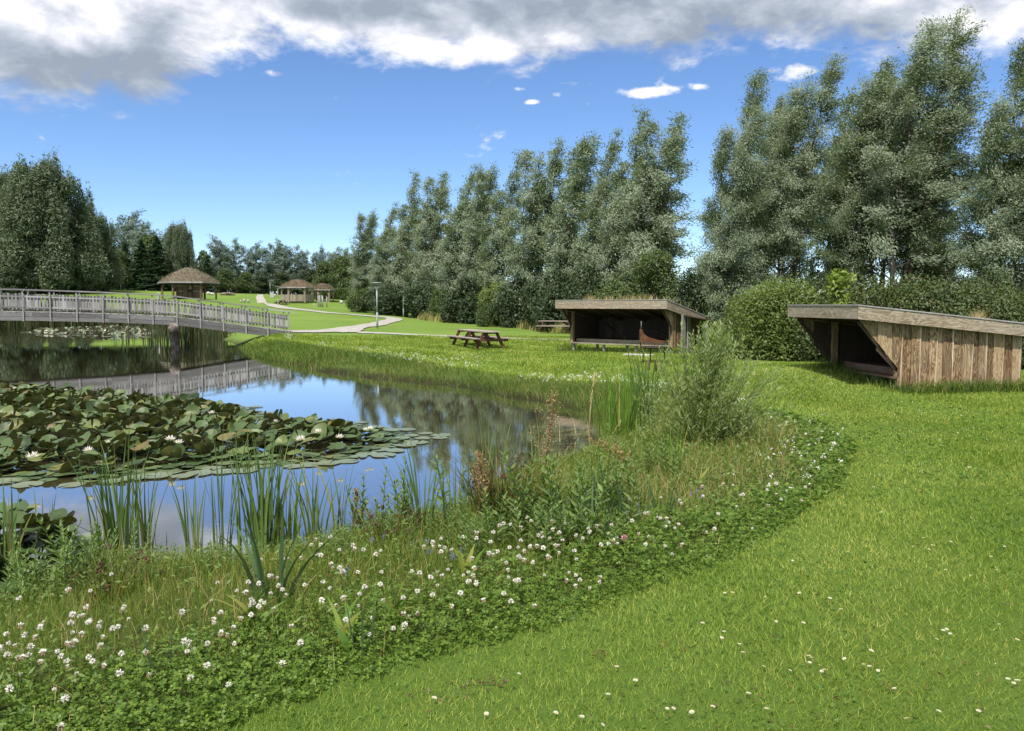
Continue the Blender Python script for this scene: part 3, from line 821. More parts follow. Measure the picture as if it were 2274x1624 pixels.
TREE = dict(rx=2.6, ry=2.4, h=6.5, lumps=40, nleaf=14000, leaf=.30, lw=.55, base=.08, pointy=.25)
G5 = 'leafy trees and bushes before the distant willows'
for px, Y, top, lab, wd, mt in [(235, 128, 520, 'olive green bushy tree at the right foot of the huge dark willow', .8, M_MAPLE), (205, 122, 575, 'low olive bush under the huge dark willow, behind the bridge rail', 1.0, M_MAPLE),
                                (30, 110, 588, 'dark bush at the left edge behind the bridge rail', 1.1, M_SHRUB_DARK), (110, 114, 598, 'greyish dark bush under the middle of the huge dark willow', .9, M_WILLOW_DARK), (165, 118, 610, 'small dark bush beneath the huge willow, left of the olive bush', 1.2, M_SHRUB_DARK),
                                (-30, 108, 600, 'dark bush cut by the left edge of the photo', 1.1, M_SHRUB_DARK),
                                (500, 146, 592, 'mid green bush touching the right end of the hut roof', 1.2, M_SHRUB), (545, 150, 600, 'mid green bush where the gravel path disappears', 1.2, M_SHRUB),
                                (585, 155, 606, 'dark green bush behind the two slim lamp posts', 1.3, M_SHRUB_DARK), (630, 152, 598, 'dark green bush behind the plank-walled pavilion', 1.3, M_SHRUB_DARK), (690, 150, 592, 'dark green bush behind both pavilion roofs', 1.2, M_SHRUB_DARK),
                                (722, 138, 572, 'mid green tree right behind the small pavilion', .9, M_SHRUB), (762, 134, 560, 'mid green tree between the small pavilion and the silvery row', .9, M_SHRUB), (800, 118, 596, 'mid green bush left of the nearest lamp post', .9, M_SHRUB), (455, 150, 590, 'dark bush between the hut and the distant willows', 1.0, M_SHRUB_DARK), (268, 138, 548, 'round green tree between the huge willow and the dark spruces', .7, M_SHRUB), (338, 152, 512, 'leafy green tree standing above the dark spruces', .8, M_SHRUB)]:
    shrub('tree', px, Y, top, lab, mt, wd, group=G5, name='leafy_tree' if top < 585 else 'bush', cat='tree' if top < 585 else 'bush', seed=71, **TREE)

UNDER = dict(rx=2.4, ry=1.5, h=3.2, lumps=34, nleaf=12000, leaf=.19, lw=.62, base=.0)
G6 = 'understory bushes along the foot of the silvery willows'
under = [(800, 96, 640, M_SHRUB, 1.0, 'green bush at the far left foot of the silvery row'), (846, 92, 632, M_SHRUB_DARK, 1.0, 'dark bush right behind the head of the nearest lamp post'),
         (893, 90, 628, M_SHRUB_DARK, 1.1, 'dark bush right behind the smaller near lamp post'), (945, 80, 622, M_SHRUB_DARK, 1.1, 'dark bush right of the smaller near lamp post'),
         (985, 74, 640, M_SHRUB, .9, 'green bush above the left end of the long picnic table'), (1040, 68, 616, M_SHRUB_DARK, 1.0, 'dark bush left of the bright pointed bush'),
         (1098, 62, 625, M_SHRUB_LIGHT, .62, 'bright yellow-green pointed bush behind the long picnic table'), (1150, 60, 610, M_SHRUB_DARK, .9, 'dark bush right of the bright pointed bush'),
         (1205, 55, 612, M_SHRUB_DARK, .85, 'dark bush left of the far picnic table'), (1262, 52, 602, M_SHRUB_DARK, .9, 'dark bush directly behind the far picnic table'),
         (1325, 48, 590, M_SHRUB_DARK, .8, 'dark bush rising behind the left part of the open shelter roof'), (1395, 45, 600, M_SHRUB, .8, 'green bush rising behind the middle of the open shelter roof'),
         (1075, 60, 668, M_SHRUB, .7, 'low green bush below the bright pointed bush'), (970, 78, 672, M_SHRUB, 1.0, 'low green bush left of the long picnic table')]
for px, Y, top, mt, wd, lab in under:
    shrub('under', px, Y, top, lab, mt, wd, group=G6, name='understory_bush', cat='bush', seed=72, **UNDER)
shrub('mid', 1452, 40, 545, 'tall mid green bush in the gap behind the open shelter roof', M_SHRUB, .95, name='tall_bush', cat='bush', seed=73, rx=2.0, ry=1.8, h=4.6, lumps=44, nleaf=17000, leaf=.15, lw=.6, base=.02)
shrub('mid2', 1545, 38, 590, 'dark bush between the open shelter and the light green bush', M_SHRUB_DARK, .9, name='tall_bush', cat='bush', seed=74, rx=1.9, ry=1.6, h=3.6, lumps=36, nleaf=14000, leaf=.15, lw=.6)
shrub('mid2', 1640, 36, 575, 'dark bush at the foot of the leaning tall willow', M_WILLOW_DARK, .9, name='tall_bush', cat='bush', seed=74, rx=1.9, ry=1.6, h=3.6, lumps=36, nleaf=14000, leaf=.15, lw=.6)
HED = dict(rx=2.3, ry=1.5, h=2.7, lumps=52, nleaf=22000, leaf=.105, lw=.62, base=.0)
shrub('light', 1722, 25, 620, 'big light green rounded bush left of the boarded shelter', M_SHRUB_LIGHT, 1.0, name='rounded_bush', cat='bush', seed=75, rx=2.1, ry=1.5, h=2.7, lumps=52, nleaf=24000, leaf=.095, lw=.62)
shrub('hedge', 1650, 27.5, 650, 'dark green bush on the left flank of the big light green bush', M_HEDGE, .6, name='hedge_bush', cat='bush', seed=76, **HED)
G7 = 'dark hedge bushes behind the boarded shelter'
for px, Y, top, wd, lab in [(1850, 24, 632, .9, 'dark hedge bush below the yellow-green sapling'), (1945, 22.5, 612, .9, 'dark hedge bush behind the left part of the boarded shelter roof'), (2040, 22.5, 606, .9, 'dark hedge bush behind the middle of the boarded shelter roof'),
                            (2130, 22, 622, .9, 'dark hedge bush behind the dry grass tuft on the boarded shelter roof'), (2215, 21.5, 640, .9, 'dark hedge bush behind the right end of the boarded shelter roof'), (2310, 21.5, 650, 1.0, 'dark hedge bush cut by the right edge of the photo'),
                            (2420, 21.5, 640, 1.0, 'hedge bush outside the right edge of the photo'), (2540, 21.5, 645, 1.0, 'second hedge bush outside the right edge of the photo'), (2660, 22, 640, 1.0, 'third hedge bush outside the right edge of the photo'),
                            (2180, 24.5, 600, .6, 'spiky dark bush poking above the hedge near the right edge')]:
    shrub('hedge', px, Y, top, lab, M_HEDGE, wd, group=G7, name='hedge_bush', cat='bush', seed=76, **HED)
shrub('lime', 1862, 21.5, 566, 'yellow-green sapling rising above the hedge behind the boarded shelter', M_LIME, .85, name='sapling', cat='sapling', seed=77, rx=.85, ry=.8, h=3.0, lumps=30, nleaf=850, leaf=.17, lw=.5, base=.4, pointy=.5, shell=.1)

def far_wood():
    rng = np.random.default_rng(83)
    n = 42000
    px = rng.uniform(-260, 1120, n); Y = rng.uniform(176, 190, n)
    xs = (px - CX) / FPX * Y
    g = base_z(xs, Y)
    lim = 7.5 + 2.0 * np.sin(px * .043) + 1.4 * np.sin(px * .11 + 2)
    z = g - .3 + lim * rng.random(n) ** .8
    C = np.stack([xs, Y, z], 1)
    v, q = rhombs(C, rng.normal(0, 1, (n, 3)), rng.uniform(.5, 1.1, n), rng.uniform(.35, .6, n), rng)
    o = link_mesh('far_wood', np_mesh(v, [q]), M_SHRUB_DARK); tag(o, 'dark far wood closing the view behind the huts and thin willows', 'wood', None, 'stuff')
far_wood()
for px, Y, top, lab, wd in [(20, 96.6, 652, 'dark bush at the water under the left edge of the bridge rail', 1.2), (75, 96.4, 658, 'dark bush on the far shore, second from the left edge', 1.1), (128, 96.6, 654, 'dark bush on the far shore below the tallest dark willow', 1.2), (182, 96.6, 660, 'dark bush on the far shore below the right shoulder of the huge willows', 1.1), (-45, 96.6, 652, 'dark bush on the far shore outside the left edge', 1.2)]:
    shrub('under', px, Y, top, lab, M_SHRUB_DARK, wd, group='dark bushes on the far shore', name='shore_bush', cat='bush', seed=72, **UNDER)

# bank growth at the foot of the bushes: rough grass
def rough_strip():
    rng = np.random.default_rng(81)
    pts = [(930, 711), (990, 716), (1060, 720), (1130, 726), (1200, 736), (1260, 740), (1330, 742)]
    P = np.array([ground_at(*p)[:2] for p in pts])
    n = 6000; t = rng.uniform(0, len(P) - 1, n); i = t.astype(int); f = (t - i)[:, None]
    B = P[i] * (1 - f) + P[np.minimum(i + 1, len(P) - 1)] * f + np.abs(rng.normal(0, 1.0, (n, 1))) * np.array([.35, 1.0]) + rng.normal(0, .25, (n, 2))
    base = np.concatenate([B, ground_z(B[:, 0], B[:, 1])[:, None]], 1)
    v, q = blades(base, rng.uniform(.3, .95, n), rng.uniform(-.8, .8, n), rng.uniform(.1, .6, n), rng.uniform(.03, .06, n), 2, rng)
    o = link_mesh('rough_grass', np_mesh(v, [q]), M_DRYGRASS)
    tag(o, 'dry rough grass along the foot of the bushes', 'grass', None, 'stuff')
rough_strip()
# ------------------------------------------------------------------ timber materials
def wood_set(tag_, *a, **k):
    return [wood_mat(f'{tag_}_{"xyz"[i]}', *a, axis=i, **k) for i in range(3)]
W_GREY = wood_set('grey_timber', (.15, .145, .14), (.29, .28, .27), (.44, .43, .42), weather=(.34, .34, .34), wfac=.5, tone=.6)
W_BEAM = wood_set('dark_grey_timber', (.085, .083, .08), (.165, .16, .155), (.27, .265, .26), weather=(.22, .22, .22), wfac=.4, tone=.4)
W_FASCIA = wood_set('fascia_timber', (.13, .095, .06), (.27, .215, .15), (.44, .37, .28), weather=(.36, .34, .30), wfac=.55, ring=.9, tone=.2)
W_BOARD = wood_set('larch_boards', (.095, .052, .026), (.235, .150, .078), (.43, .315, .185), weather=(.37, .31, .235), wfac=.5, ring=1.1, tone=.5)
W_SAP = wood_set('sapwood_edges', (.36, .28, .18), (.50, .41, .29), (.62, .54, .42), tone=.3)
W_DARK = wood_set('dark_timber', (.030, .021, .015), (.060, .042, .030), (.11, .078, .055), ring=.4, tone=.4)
W_BROWN = wood_set('stained_timber', (.045, .020, .012), (.095, .043, .026), (.16, .085, .055), weather=(.17, .14, .12), wfac=.25, tone=.5)
W_TOP = wood_set('worn_table_boards', (.16, .12, .095), (.29, .235, .20), (.42, .36, .32), weather=(.42, .40, .39), wfac=.5, tone=.4)
W_HUT = wood_set('hut_boards', (.065, .036, .024), (.13, .078, .055), (.22, .15, .11), weather=(.22, .19, .17), wfac=.4, tone=.6)
W_PAV = wood_set('pavilion_boards', (.15, .115, .085), (.27, .215, .17), (.38, .32, .27), weather=(.33, .31, .29), wfac=.4, tone=.6)
M_SOD = plain_mat('sod', [(.25, (.070, .056, .040)), (.55, (.14, .115, .082)), (.8, (.22, .185, .13))], scale=2.4, detail=9, rough=.95, bump=.9, bdist=.12)
M_SOD_RED = plain_mat('reddish_sod', [(.25, (.085, .052, .038)), (.55, (.165, .11, .078)), (.8, (.25, .18, .12))], scale=2.2, detail=9, rough=.95, bump=.9, bdist=.12)
M_SODGRASS = leaf_mat('sod_grass', [(0, (.095, .078, .05)), (.5, (.19, .158, .105)), (.85, (.31, .265, .17)), (1, (.16, .18, .07))], transl=.15)
M_STRAWSOD = leaf_mat('straw_and_green', [(0, (.16, .18, .05)), (.3, (.22, .22, .08)), (.5, (.34, .28, .13)), (1, (.52, .44, .24))], transl=.25)
M_STEEL = plain_mat('grey_green_steel', [(.3, (.26, .33, .32)), (.7, (.34, .41, .40))], scale=6, rough=.5, bump=.03, spec=.5)
M_LENS = plain_mat('lamp_lens', [(.3, (.42, .46, .46)), (.7, (.55, .58, .58))], scale=6, rough=.3, bump=0, spec=.5)
M_RUST = plain_mat('rust', [(.25, (.055, .024, .013)), (.55, (.115, .048, .021)), (.8, (.19, .085, .036))], scale=5, detail=8, rough=.85, bump=.25)
M_BLACKIRON = plain_mat('black_iron', [(.3, (.022, .018, .016)), (.7, (.055, .042, .036))], scale=7, rough=.6, metal=.3, bump=.1)
M_ROD = plain_mat('grey_iron', [(.3, (.10, .09, .09)), (.7, (.17, .155, .15))], scale=7, rough=.6, metal=.3, bump=.1)
M_STONE = plain_mat('pale_stone', [(.3, (.33, .31, .27)), (.7, (.58, .56, .52))], scale=5, detail=7, rough=.9, bump=.4)
M_STONE_DARK = plain_mat('brown_stone', [(.3, (.13, .10, .08)), (.7, (.27, .22, .18))], scale=5, detail=7, rough=.9, bump=.4)
M_PALE = plain_mat('pale_metal', [(.3, (.34, .35, .34)), (.7, (.48, .49, .48))], scale=3, rough=.6, bump=.05)
M_PAPER = plain_mat('white_notice', [(.3, (.72, .72, .70)), (.7, (.82, .82, .80))], scale=3, rough=.7, bump=0)
M_LOG = plain_mat('weathered_log', [(.3, (.06, .045, .036)), (.5, (.15, .12, .10)), (.70, (.42, .39, .36))], scale=4.5, detail=8, rough=.9, bump=.6)

def gblades(name, pts, hmin, hmax, mat, parent, seed, w=.02, bend=(.2, .7), segs=2, kind=None):
    rng = np.random.default_rng(seed)
    n = len(pts)
    v, q = blades(np.asarray(pts, float), rng.uniform(hmin, hmax, n), rng.uniform(0, 6.28, n), rng.uniform(bend[0], bend[1], n), rng.uniform(.6, 1.3, n) * w, segs, rng)
    return link_mesh(name, np_mesh(v, [q]), mat, parent)

def trs(p, rz=0.0):
    return p, rz

# ================================================================== footbridge
def footbridge():
    P0 = at_y(387, 703, 40.0)                       # the bend of the deck, over the log pier
    u = unit(np.array([.906, .423])); n = np.array([-u[1], u[0]])   # along, and away from the camera
    Wd = 1.7
    sE = 5.95; zE = at_y(645, 736, 42.5)[2]; zK = P0[2]; zA = 1.44
    prof = [(-17.0, 1.50), (-9.5, 1.50), (-6.3, zA), (-3.0, 1.33), (0, zK), (sE, zE)]
    ps = np.array(prof)
    dz = lambda s: float(np.interp(s, ps[:, 0], ps[:, 1]))
    base = np.array([P0[0], P0[1]])
    root = thing('footbridge', 'long weathered grey wooden footbridge with picket railings, arching over the pond', 'bridge', (P0[0], P0[1], 0), math.atan2(u[1], u[0]))
    # local frame: x along, y away, z up
    m = MB()
    s = -17.0
    rr = random.Random(4)
    while s < sE:
        z = dz(s + .06); sl = (dz(s + .12) - dz(s)) / .12
        m.bar((s + .06, -.06 + rr.uniform(-.015, .015), z - .02), (s + .06, Wd + .06, z - .02), .115, .04, up=(-sl, 0, 1)); s += .125
    m.build('deck', W_GREY[1], root)
    for y, nm in ((-.02, 'near'), (Wd + .02, 'far')):
        m = MB()
        for (a, za), (b, zb) in zip(prof[:-1], prof[1:]):
            m.bar((a, y, za - .14), (b, y, zb - .14), .09, .19)
            m.bar((a, y + (.012 if y > 0 else -.012), za - .345), (b, y + (.012 if y > 0 else -.012), zb - .345), .09, .19)
        m.build('side_beam', W_BEAM[0], root)
    rng = random.Random(9)
    ss = [-17 + 1.13 * k for k in range(30) if -17 + 1.13 * k < sE - .3]
    off = (sE - .18) - ss[-1]
    ss = [x + off for x in ss]
    for y, side in ((-.1, -1), (Wd + .1, 1)):
        for x in ss:
            pm = MB(); pm.box((x, y, dz(x) + .29), (.062, .055, 1.50)); pm.build('post', W_GREY[2], root)
        m = MB()
        for k in range(len(ss) - 1):
            a, b = ss[k], ss[k + 1]
            m.bar((a, y + side * .0, dz(a) + 1.06), (b + (.35 if k == len(ss) - 2 else 0), y, dz(b) + 1.06 - (.05 if k == len(ss) - 2 else 0)), .15, .04)
        m.build('handrail', W_GREY[0], root)
        m = MB()
        yi = y - side * .055
        for k in range(len(ss) - 1):
            a, b = ss[k], ss[k + 1]
            for hz in (.20, .72):
                m.bar((a, yi, dz(a) + hz), (b, yi, dz(b) + hz), .045, .07)
        m.build('rail', W_GREY[0], root)
        m = MB()
        x = ss[0]
        while x < sE - .25:
            w = rng.uniform(.072, .105)
            h0 = dz(x) + rng.uniform(.05, .12); h1 = dz(x) + rng.uniform(.80, .90)
            m.box((x, yi - side * .045, (h0 + h1) / 2), (w, .02, h1 - h0)); x += w + rng.uniform(.045, .08)
        m.build('picket_panel', W_GREY[2], root)
    # log pier with a cap beam under the bend
    m = MB(); m.tube([(0, .75, -1.6), (0.02, .75, -.5), (0, .75, .35), (0, .75, zK - .72)], [.22, .215, .205, .20], 14)
    pr = m.build('pier', M_LOG, root)
    m = MB(); m.tube([(-.05, -.22, zK - .60), (.0, Wd + .22, zK - .60)], [.27, .26], 12); m.build('cap_beam', M_LOG, root)
    for x in (-9.5, -14.5):
        m = MB(); m.tube([(x, .75, -1.6), (x, .75, dz(x) - .45)], [.25, .23], 12); m.build('pier', M_LOG, root)
    return root
footbridge()

# ================================================================== lamps
def lamp_meshes(t, H):
    m = MB(); m.tube([(0, 0, -.1), (0, 0, H * .34), (0, 0, H * .345)], [.062, .060, .045], 12); m.build('base_tube', M_STEEL, t)
    m = MB(); m.tube([(0, 0, H * .34), (0, 0, H - .42)], [.042, .040], 12); m.build('pole', M_STEEL, t)
    m = MB()
    m.lathe([(.045, H - .47), (.06, H - .40), (.13, H - .33), (.155, H - .30), (.15, H - .285), (.0, H - .28)], 16)
    m.build('lamp_bowl', M_LENS, t)
    for k in range(4):
        a = k * math.pi / 2 + .4
        m = MB(); m.tube([(.055 * math.cos(a), .055 * math.sin(a), H - .42), (.29 * math.cos(a), .29 * math.sin(a), H - .03)], [.012, .010], 6); m.build('arm', M_STEEL, t)
    m = MB(); m.lathe([(.0, H + .012), (.10, H + .01), (.33, H - .012), (.335, H - .03), (.32, H - .034), (.0, H - .022)], 24); m.build('reflector_disc', M_STEEL, t)
LP = [(838, 731, 47, 'nearest grey-green park lamp with a flat disc top, beside the gravel path bend', 2.78), (896, 707, 85, 'second grey-green park lamp, thinner in view, in front of the dark bushes', 2.78),
      (617.6, 677, 113, 'grey-green park lamp in front of the plank-walled pavilion', 2.75), (600.6, 668.5, 128, 'grey-green park lamp beside the grey waste box', 2.75),
      (268.6, 644.5, 134, 'far grey-green park lamp standing before the dark spruces', 2.75)]
proto = None
for px, py, Y, lab, H in LP:
    p = at_y(px, py, Y); p[2] = gz(p[0], p[1])
    if proto is None:
        proto = thing('park_lamp', lab, 'lamp post', p, .2, 'grey-green park lamps'); lamp_meshes(proto, 2.78)
    else:
        copy_tree(proto, p, .2 + px * .01, 1.0, lab, 'grey-green park lamps')

# ================================================================== picnic tables
def table_parts(t, L=3.6, frames=3):
    """long axis along local x"""
    for y in (-.30, -.15, 0, .15, .30):
        pass
    m = MB()
    for k in range(5):
        m.box((0, -.30 + .15 * k, .735), (L, .138, .042))
    m.build('tabletop', W_TOP[0], t)
    for s in (-1, 1):
        m = MB()
        for k in range(2): m.box((0, s * (.63 + .13 * k - .0), .452), (L, .122, .042))
        m.build('bench_seat', W_TOP[0], t)
    for i in range(frames):
        x = -L / 2 + .30 + (L - .6) * i / (frames - 1)
        m = MB(); m.bar((x, -.36, .68), (x, .36, .68), .05, .07); m.build('top_beam', W_BROWN[1], t)
        m = MB(); m.bar((x - .055, -.80, .375), (x - .055, .80, .375), .05, .115); m.build('cross_beam', W_BROWN[1], t)
        for s in (-1, 1):
            m = MB(); m.bar((x, s * .30, .70), (x, s * .64, -.02), .055, .125, up=(0, 1, 0)); m.build('leg', W_BROWN[2], t)
    for s in (-1, 1):
        m = MB(); m.bar((s * (L / 2 - .33), 0, .42), (s * (L / 2 - .85), 0, .69), .05, .09); m.build('brace', W_BROWN[0], t)
def tbl(px, py, Y, ax, lab, L, frames, grp, zoff=0):
    p = at_y(px, py, Y); p[2] = gz(p[0], p[1]) + zoff
    t = thing('picnic_table', lab, 'picnic table', p, math.atan2(ax[1], ax[0]), grp); table_parts(t, L, frames); return t
tbl(1060, 769, 34.6, (-.40, .916), 'long brown picnic table with attached benches on the lawn beside the pond', 3.7, 3, 'brown picnic tables')
tbl(1239, 739, 46.5, (-.93, .37), 'brown picnic table half hidden behind the open shelter', 2.3, 2, 'brown picnic tables')
tbl(624, 671, 114, (.1, 1.0), 'small far brown picnic table beside the plank-walled pavilion', 2.0, 2, 'brown picnic tables')

# ================================================================== shelters
def shelter(name, label, C, ang, Wd, L, zf, zb, fas, cut, cutz, zfl, seed, wlow=.10, stepmat=None):
    stepmat = stepmat or W_GREY
    """C: ground point under the front right roof corner; local x to the right along the front, y to the back"""
    t = thing(name, label, 'shelter', C, ang)
    rng = random.Random(seed)
    roof_z = lambda y: zf + (zb - zf) * y / L
    # fascia boards
    m = MB(); m.hexa([(-Wd, -.03, zf - fas), (0, -.03, zf - fas), (0, .012, zf - fas), (-Wd, .012, zf - fas), (-Wd, -.03, zf), (0, -.03, zf), (0, .012, zf), (-Wd, .012, zf)])
    m.build('front_fascia', W_FASCIA[0], t)
    for x0, x1 in ((.002, .045), (-Wd - .045, -Wd - .002)):
        m = MB(); m.hexa([(x0, -.032, zf - fas), (x1, -.032, zf - fas), (x1, L, zb - fas * .92), (x0, L, zb - fas * .92), (x0, -.032, zf + .003), (x1, -.032, zf + .003), (x1, L, zb + .003), (x0, L, zb + .003)])
        m.build('side_fascia', W_FASCIA[1], t)
    m = MB(); m.hexa([(-Wd - .05, -.045, zf + .006), (.06, -.045, zf + .006), (.06, L + .02, zb + .006), (-Wd - .05, L + .02, zb + .006), (-Wd - .05, -.045, zf + .03), (.06, -.045, zf + .03), (.06, L + .02, zb + .03), (-Wd - .05, L + .02, zb + .03)])
    m.build('roof_edging', W_GREY[1], t)
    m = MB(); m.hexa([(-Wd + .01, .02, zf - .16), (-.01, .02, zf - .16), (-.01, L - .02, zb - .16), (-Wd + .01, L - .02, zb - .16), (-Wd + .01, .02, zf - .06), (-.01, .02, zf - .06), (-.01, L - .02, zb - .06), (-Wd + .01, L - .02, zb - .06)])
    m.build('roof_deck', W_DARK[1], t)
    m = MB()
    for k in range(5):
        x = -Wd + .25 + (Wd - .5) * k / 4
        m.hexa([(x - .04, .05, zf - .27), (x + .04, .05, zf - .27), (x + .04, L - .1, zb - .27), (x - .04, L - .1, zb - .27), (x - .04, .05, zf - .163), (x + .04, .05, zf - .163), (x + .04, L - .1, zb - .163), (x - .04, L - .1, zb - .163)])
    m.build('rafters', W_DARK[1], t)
    # side walls of upright waney boards with a slanting front edge
    wl = .16; yb = L - .28
    for x, out in ((-wl, 1), (-Wd + wl, -1)):
        m = MB(); y = .10; k = 0
        mi = 0
        while y < yb - .02:
            w = rng.uniform(.14, .21); y2 = min(yb, y + w)
            def low(yy): return zfl - wlow if yy >= cut else max(zfl - wlow, cutz + (zf - fas - .02 - cutz) * (1 - (yy - .10) / (cut - .10)))
            top = lambda yy: roof_z(yy) - .165
            o = out * (0.0 if k % 2 else .020)
            th = .022
            ys = [y, y2] if not (y < cut < y2) else [y, cut - .001, cut + .001, y2]
            j = rng.uniform(-.012, .012)
            poly = [(yy, low(yy)) for yy in ys] + [(y2 + j, top(y2)), (y - (.02 if k else 0), top(y))]
            m.prism(poly, 'x', x + o, x + o + out * th)
            if k % 2 == 0 and y2 - y > .12:             # waney pale sapwood along one edge of the outer boards
                zl, zt = low(y2), top(y2)
                zs = np.linspace(zl, zt, 9); wv = [.018 + .013 * math.sin(3.1 * z_ + k * 1.7) + rng.uniform(-.006, .006) for z_ in zs]
                lft = [(y2 + j * (z_ - zl) / max(.01, zt - zl) - w_, z_) for z_, w_ in zip(zs, wv)]
                rgt = [(y2 + j * (z_ - zl) / max(.01, zt - zl) + .004, z_) for z_ in zs[::-1]]
                if y2 > cut + .02: m.prism(lft + rgt, 'x', x + o + out * .001, x + o + out * (th + .006), m=1)
            y = y2; k += 1
        m.build('side_wall', [W_BOARD[2], W_SAP[2]], t)
        m = MB(); m.prism([(cut + .14, zfl - .05), (yb - .02, zfl - .05), (yb - .02, roof_z(yb) - .3), (.5, roof_z(.5) - .3), (.5, cutz + .35)], 'x', x - out * .012, x - out * .03); m.build('inner_shade_sheet', W_DARK[2], t)  # dark sheet added over the inner boards; interior shade put into its colour
        # trim along the slanting edge
        m = MB(); m.bar((x - out * .03, .12, zf - fas - .05), (x - out * .03, cut, cutz), .06, .07); m.build('slanting_post', W_DARK[1], t)
        m = MB(); m.box((x - out * .06, cut + .06, (zfl + roof_z(cut)) / 2 - .1), (.09, .13, roof_z(cut) - zfl - .16)); m.build('corner_post', W_BOARD[2], t)
    # back wall
    m = MB(); x = -Wd + wl
    k = 0
    while x < -wl - .02:
        w = rng.uniform(.15, .22); x2 = min(-wl, x + w)
        m.prism([(x, zfl - .05), (x2, zfl - .05), (x2, roof_z(yb) - .17), (x, roof_z(yb) - .17)], 'y', yb - .005 * (k % 2), yb + .02)
        x = x2; k += 1
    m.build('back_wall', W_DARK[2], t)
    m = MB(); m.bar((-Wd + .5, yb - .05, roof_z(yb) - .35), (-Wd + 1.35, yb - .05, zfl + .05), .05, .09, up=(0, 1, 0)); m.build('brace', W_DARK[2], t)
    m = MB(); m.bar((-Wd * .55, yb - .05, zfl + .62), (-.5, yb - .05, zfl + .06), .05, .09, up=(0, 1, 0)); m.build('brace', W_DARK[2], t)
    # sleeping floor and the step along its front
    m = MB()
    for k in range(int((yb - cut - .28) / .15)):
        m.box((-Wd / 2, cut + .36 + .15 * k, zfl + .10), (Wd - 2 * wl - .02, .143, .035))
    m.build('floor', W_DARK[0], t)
    m = MB(); m.box((-Wd / 2, cut + .265, zfl + .055), (Wd - 2 * wl - .22, .035, .14)); m.build('floor_edge', stepmat[0], t)
    m = MB(); m.box((-Wd / 2, cut + .10, zfl - .035), (Wd - 2 * wl - .03, .29, .045)); m.build('step', stepmat[0], t)
    for k in range(4):
        x = -Wd + .25 + (Wd - .5) * k / 3
        for y in (cut + .1, yb - .2):
            m = MB(); m.box((x, y, (zfl - .08) / 2 - .12), (.085, .085, zfl + .16)); m.build('support_post', W_GREY[2], t)
    # sod on the roof
    nr = np.random.default_rng(seed + 3)
    xs, ys = np.meshgrid(np.linspace(-Wd + .06, -.06, 40), np.linspace(.06, L - .06, 30))
    zz = roof_z(ys) - .02 + .045 * nr.random(xs.shape)
    I = np.arange(xs.size).reshape(xs.shape)
    q = np.stack([I[:-1, :-1], I[:-1, 1:], I[1:, 1:], I[1:, :-1]], -1).reshape(-1, 4)
    sod = link_mesh('sod_roof', np_mesh(np.stack([xs.ravel(), ys.ravel(), zz.ravel()], 1), [q], smooth=True), M_SOD, t)
    return t, sod, roof_z

S1C = at_y(1478, 785, 27.0); S1C[2] = gz(S1C[0], S1C[1]) + .02
S1ANG = math.atan2(-.637, .77)
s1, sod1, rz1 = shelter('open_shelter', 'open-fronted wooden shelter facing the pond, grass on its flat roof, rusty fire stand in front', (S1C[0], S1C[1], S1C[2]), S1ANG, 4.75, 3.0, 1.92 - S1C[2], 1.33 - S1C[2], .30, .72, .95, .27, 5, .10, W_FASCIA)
nr = np.random.default_rng(15)
n = 3200
px_ = np.stack([-nr.random(n) ** 1.0 * 4.6 - .08, nr.random(n) ** 1.5 * 2.8 + .08], 1)
keep = (np.sin(px_[:, 0] * 3.1) + np.sin(px_[:, 0] * 7.3 + 1) > -.4) & (px_[:, 0] > -3.6)
px_ = px_[keep]
gblades('roof_grass', np.concatenate([px_, (rz1(px_[:, 1]) )[:, None]], 1), .12, .36, M_STRAWSOD, s1, 16, w=.026)['kind'] = 'stuff'
# two grey planks leaning at its right end, and the lean-to behind
m = MB()
m.box((.14, 1.05, .70), (.035, .27, 1.36)); m.build('loose_plank', W_GREY[2], s1)
m = MB(); m.box((.14, 1.48, .66), (.035, .25, 1.30)); m.build('loose_plank', W_GREY[2], s1)
m = MB(); m.hexa([(.0, 1.0, 1.40 - S1C[2]), (1.1, 1.0, 1.22 - S1C[2]), (1.1, 3.3, .95 - S1C[2]), (.0, 3.3, 1.05 - S1C[2]), (.0, 1.0, 1.44 - S1C[2]), (1.1, 1.0, 1.26 - S1C[2]), (1.1, 3.3, .99 - S1C[2]), (.0, 3.3, 1.09 - S1C[2])]); m.build('lean_to_roof', W_DARK[0], s1)
m = MB(); m.box((1.02, 1.1, .56), (.08, .08, 1.2)); m.build('lean_to_post', W_GREY[2], s1)
m = MB(); m.box((1.02, 3.1, .45), (.08, .08, 1.0)); m.build('lean_to_post', W_GREY[2], s1)

S2C = at_y(1901, 860, 15.0); S2C[2] = gz(S2C[0], S2C[1])
S2ANG = math.atan2(-.995, .1)
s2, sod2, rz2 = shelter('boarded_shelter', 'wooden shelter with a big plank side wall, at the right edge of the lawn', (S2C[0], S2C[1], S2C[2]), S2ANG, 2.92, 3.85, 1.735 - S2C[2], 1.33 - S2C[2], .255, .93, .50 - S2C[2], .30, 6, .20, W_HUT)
n = 700
px_ = np.stack([-nr.random(n) * 2.7 - .08, nr.random(n) * 3.5 + .08], 1)
gblades('roof_grass', np.concatenate([px_, (rz2(px_[:, 1]))[:, None] - .01], 1), .02, .07, M_SODGRASS, s2, 17, w=.012)['kind'] = 'stuff'
a_ = nr.normal(0, .07, (140, 2)) + np.array([-.32, 2.75])
gblades('grass_tuft', np.concatenate([a_, rz2(a_[:, 1])[:, None]], 1), .10, .30, M_STRAW, s2, 18, w=.007, bend=(.2, .9), segs=3)
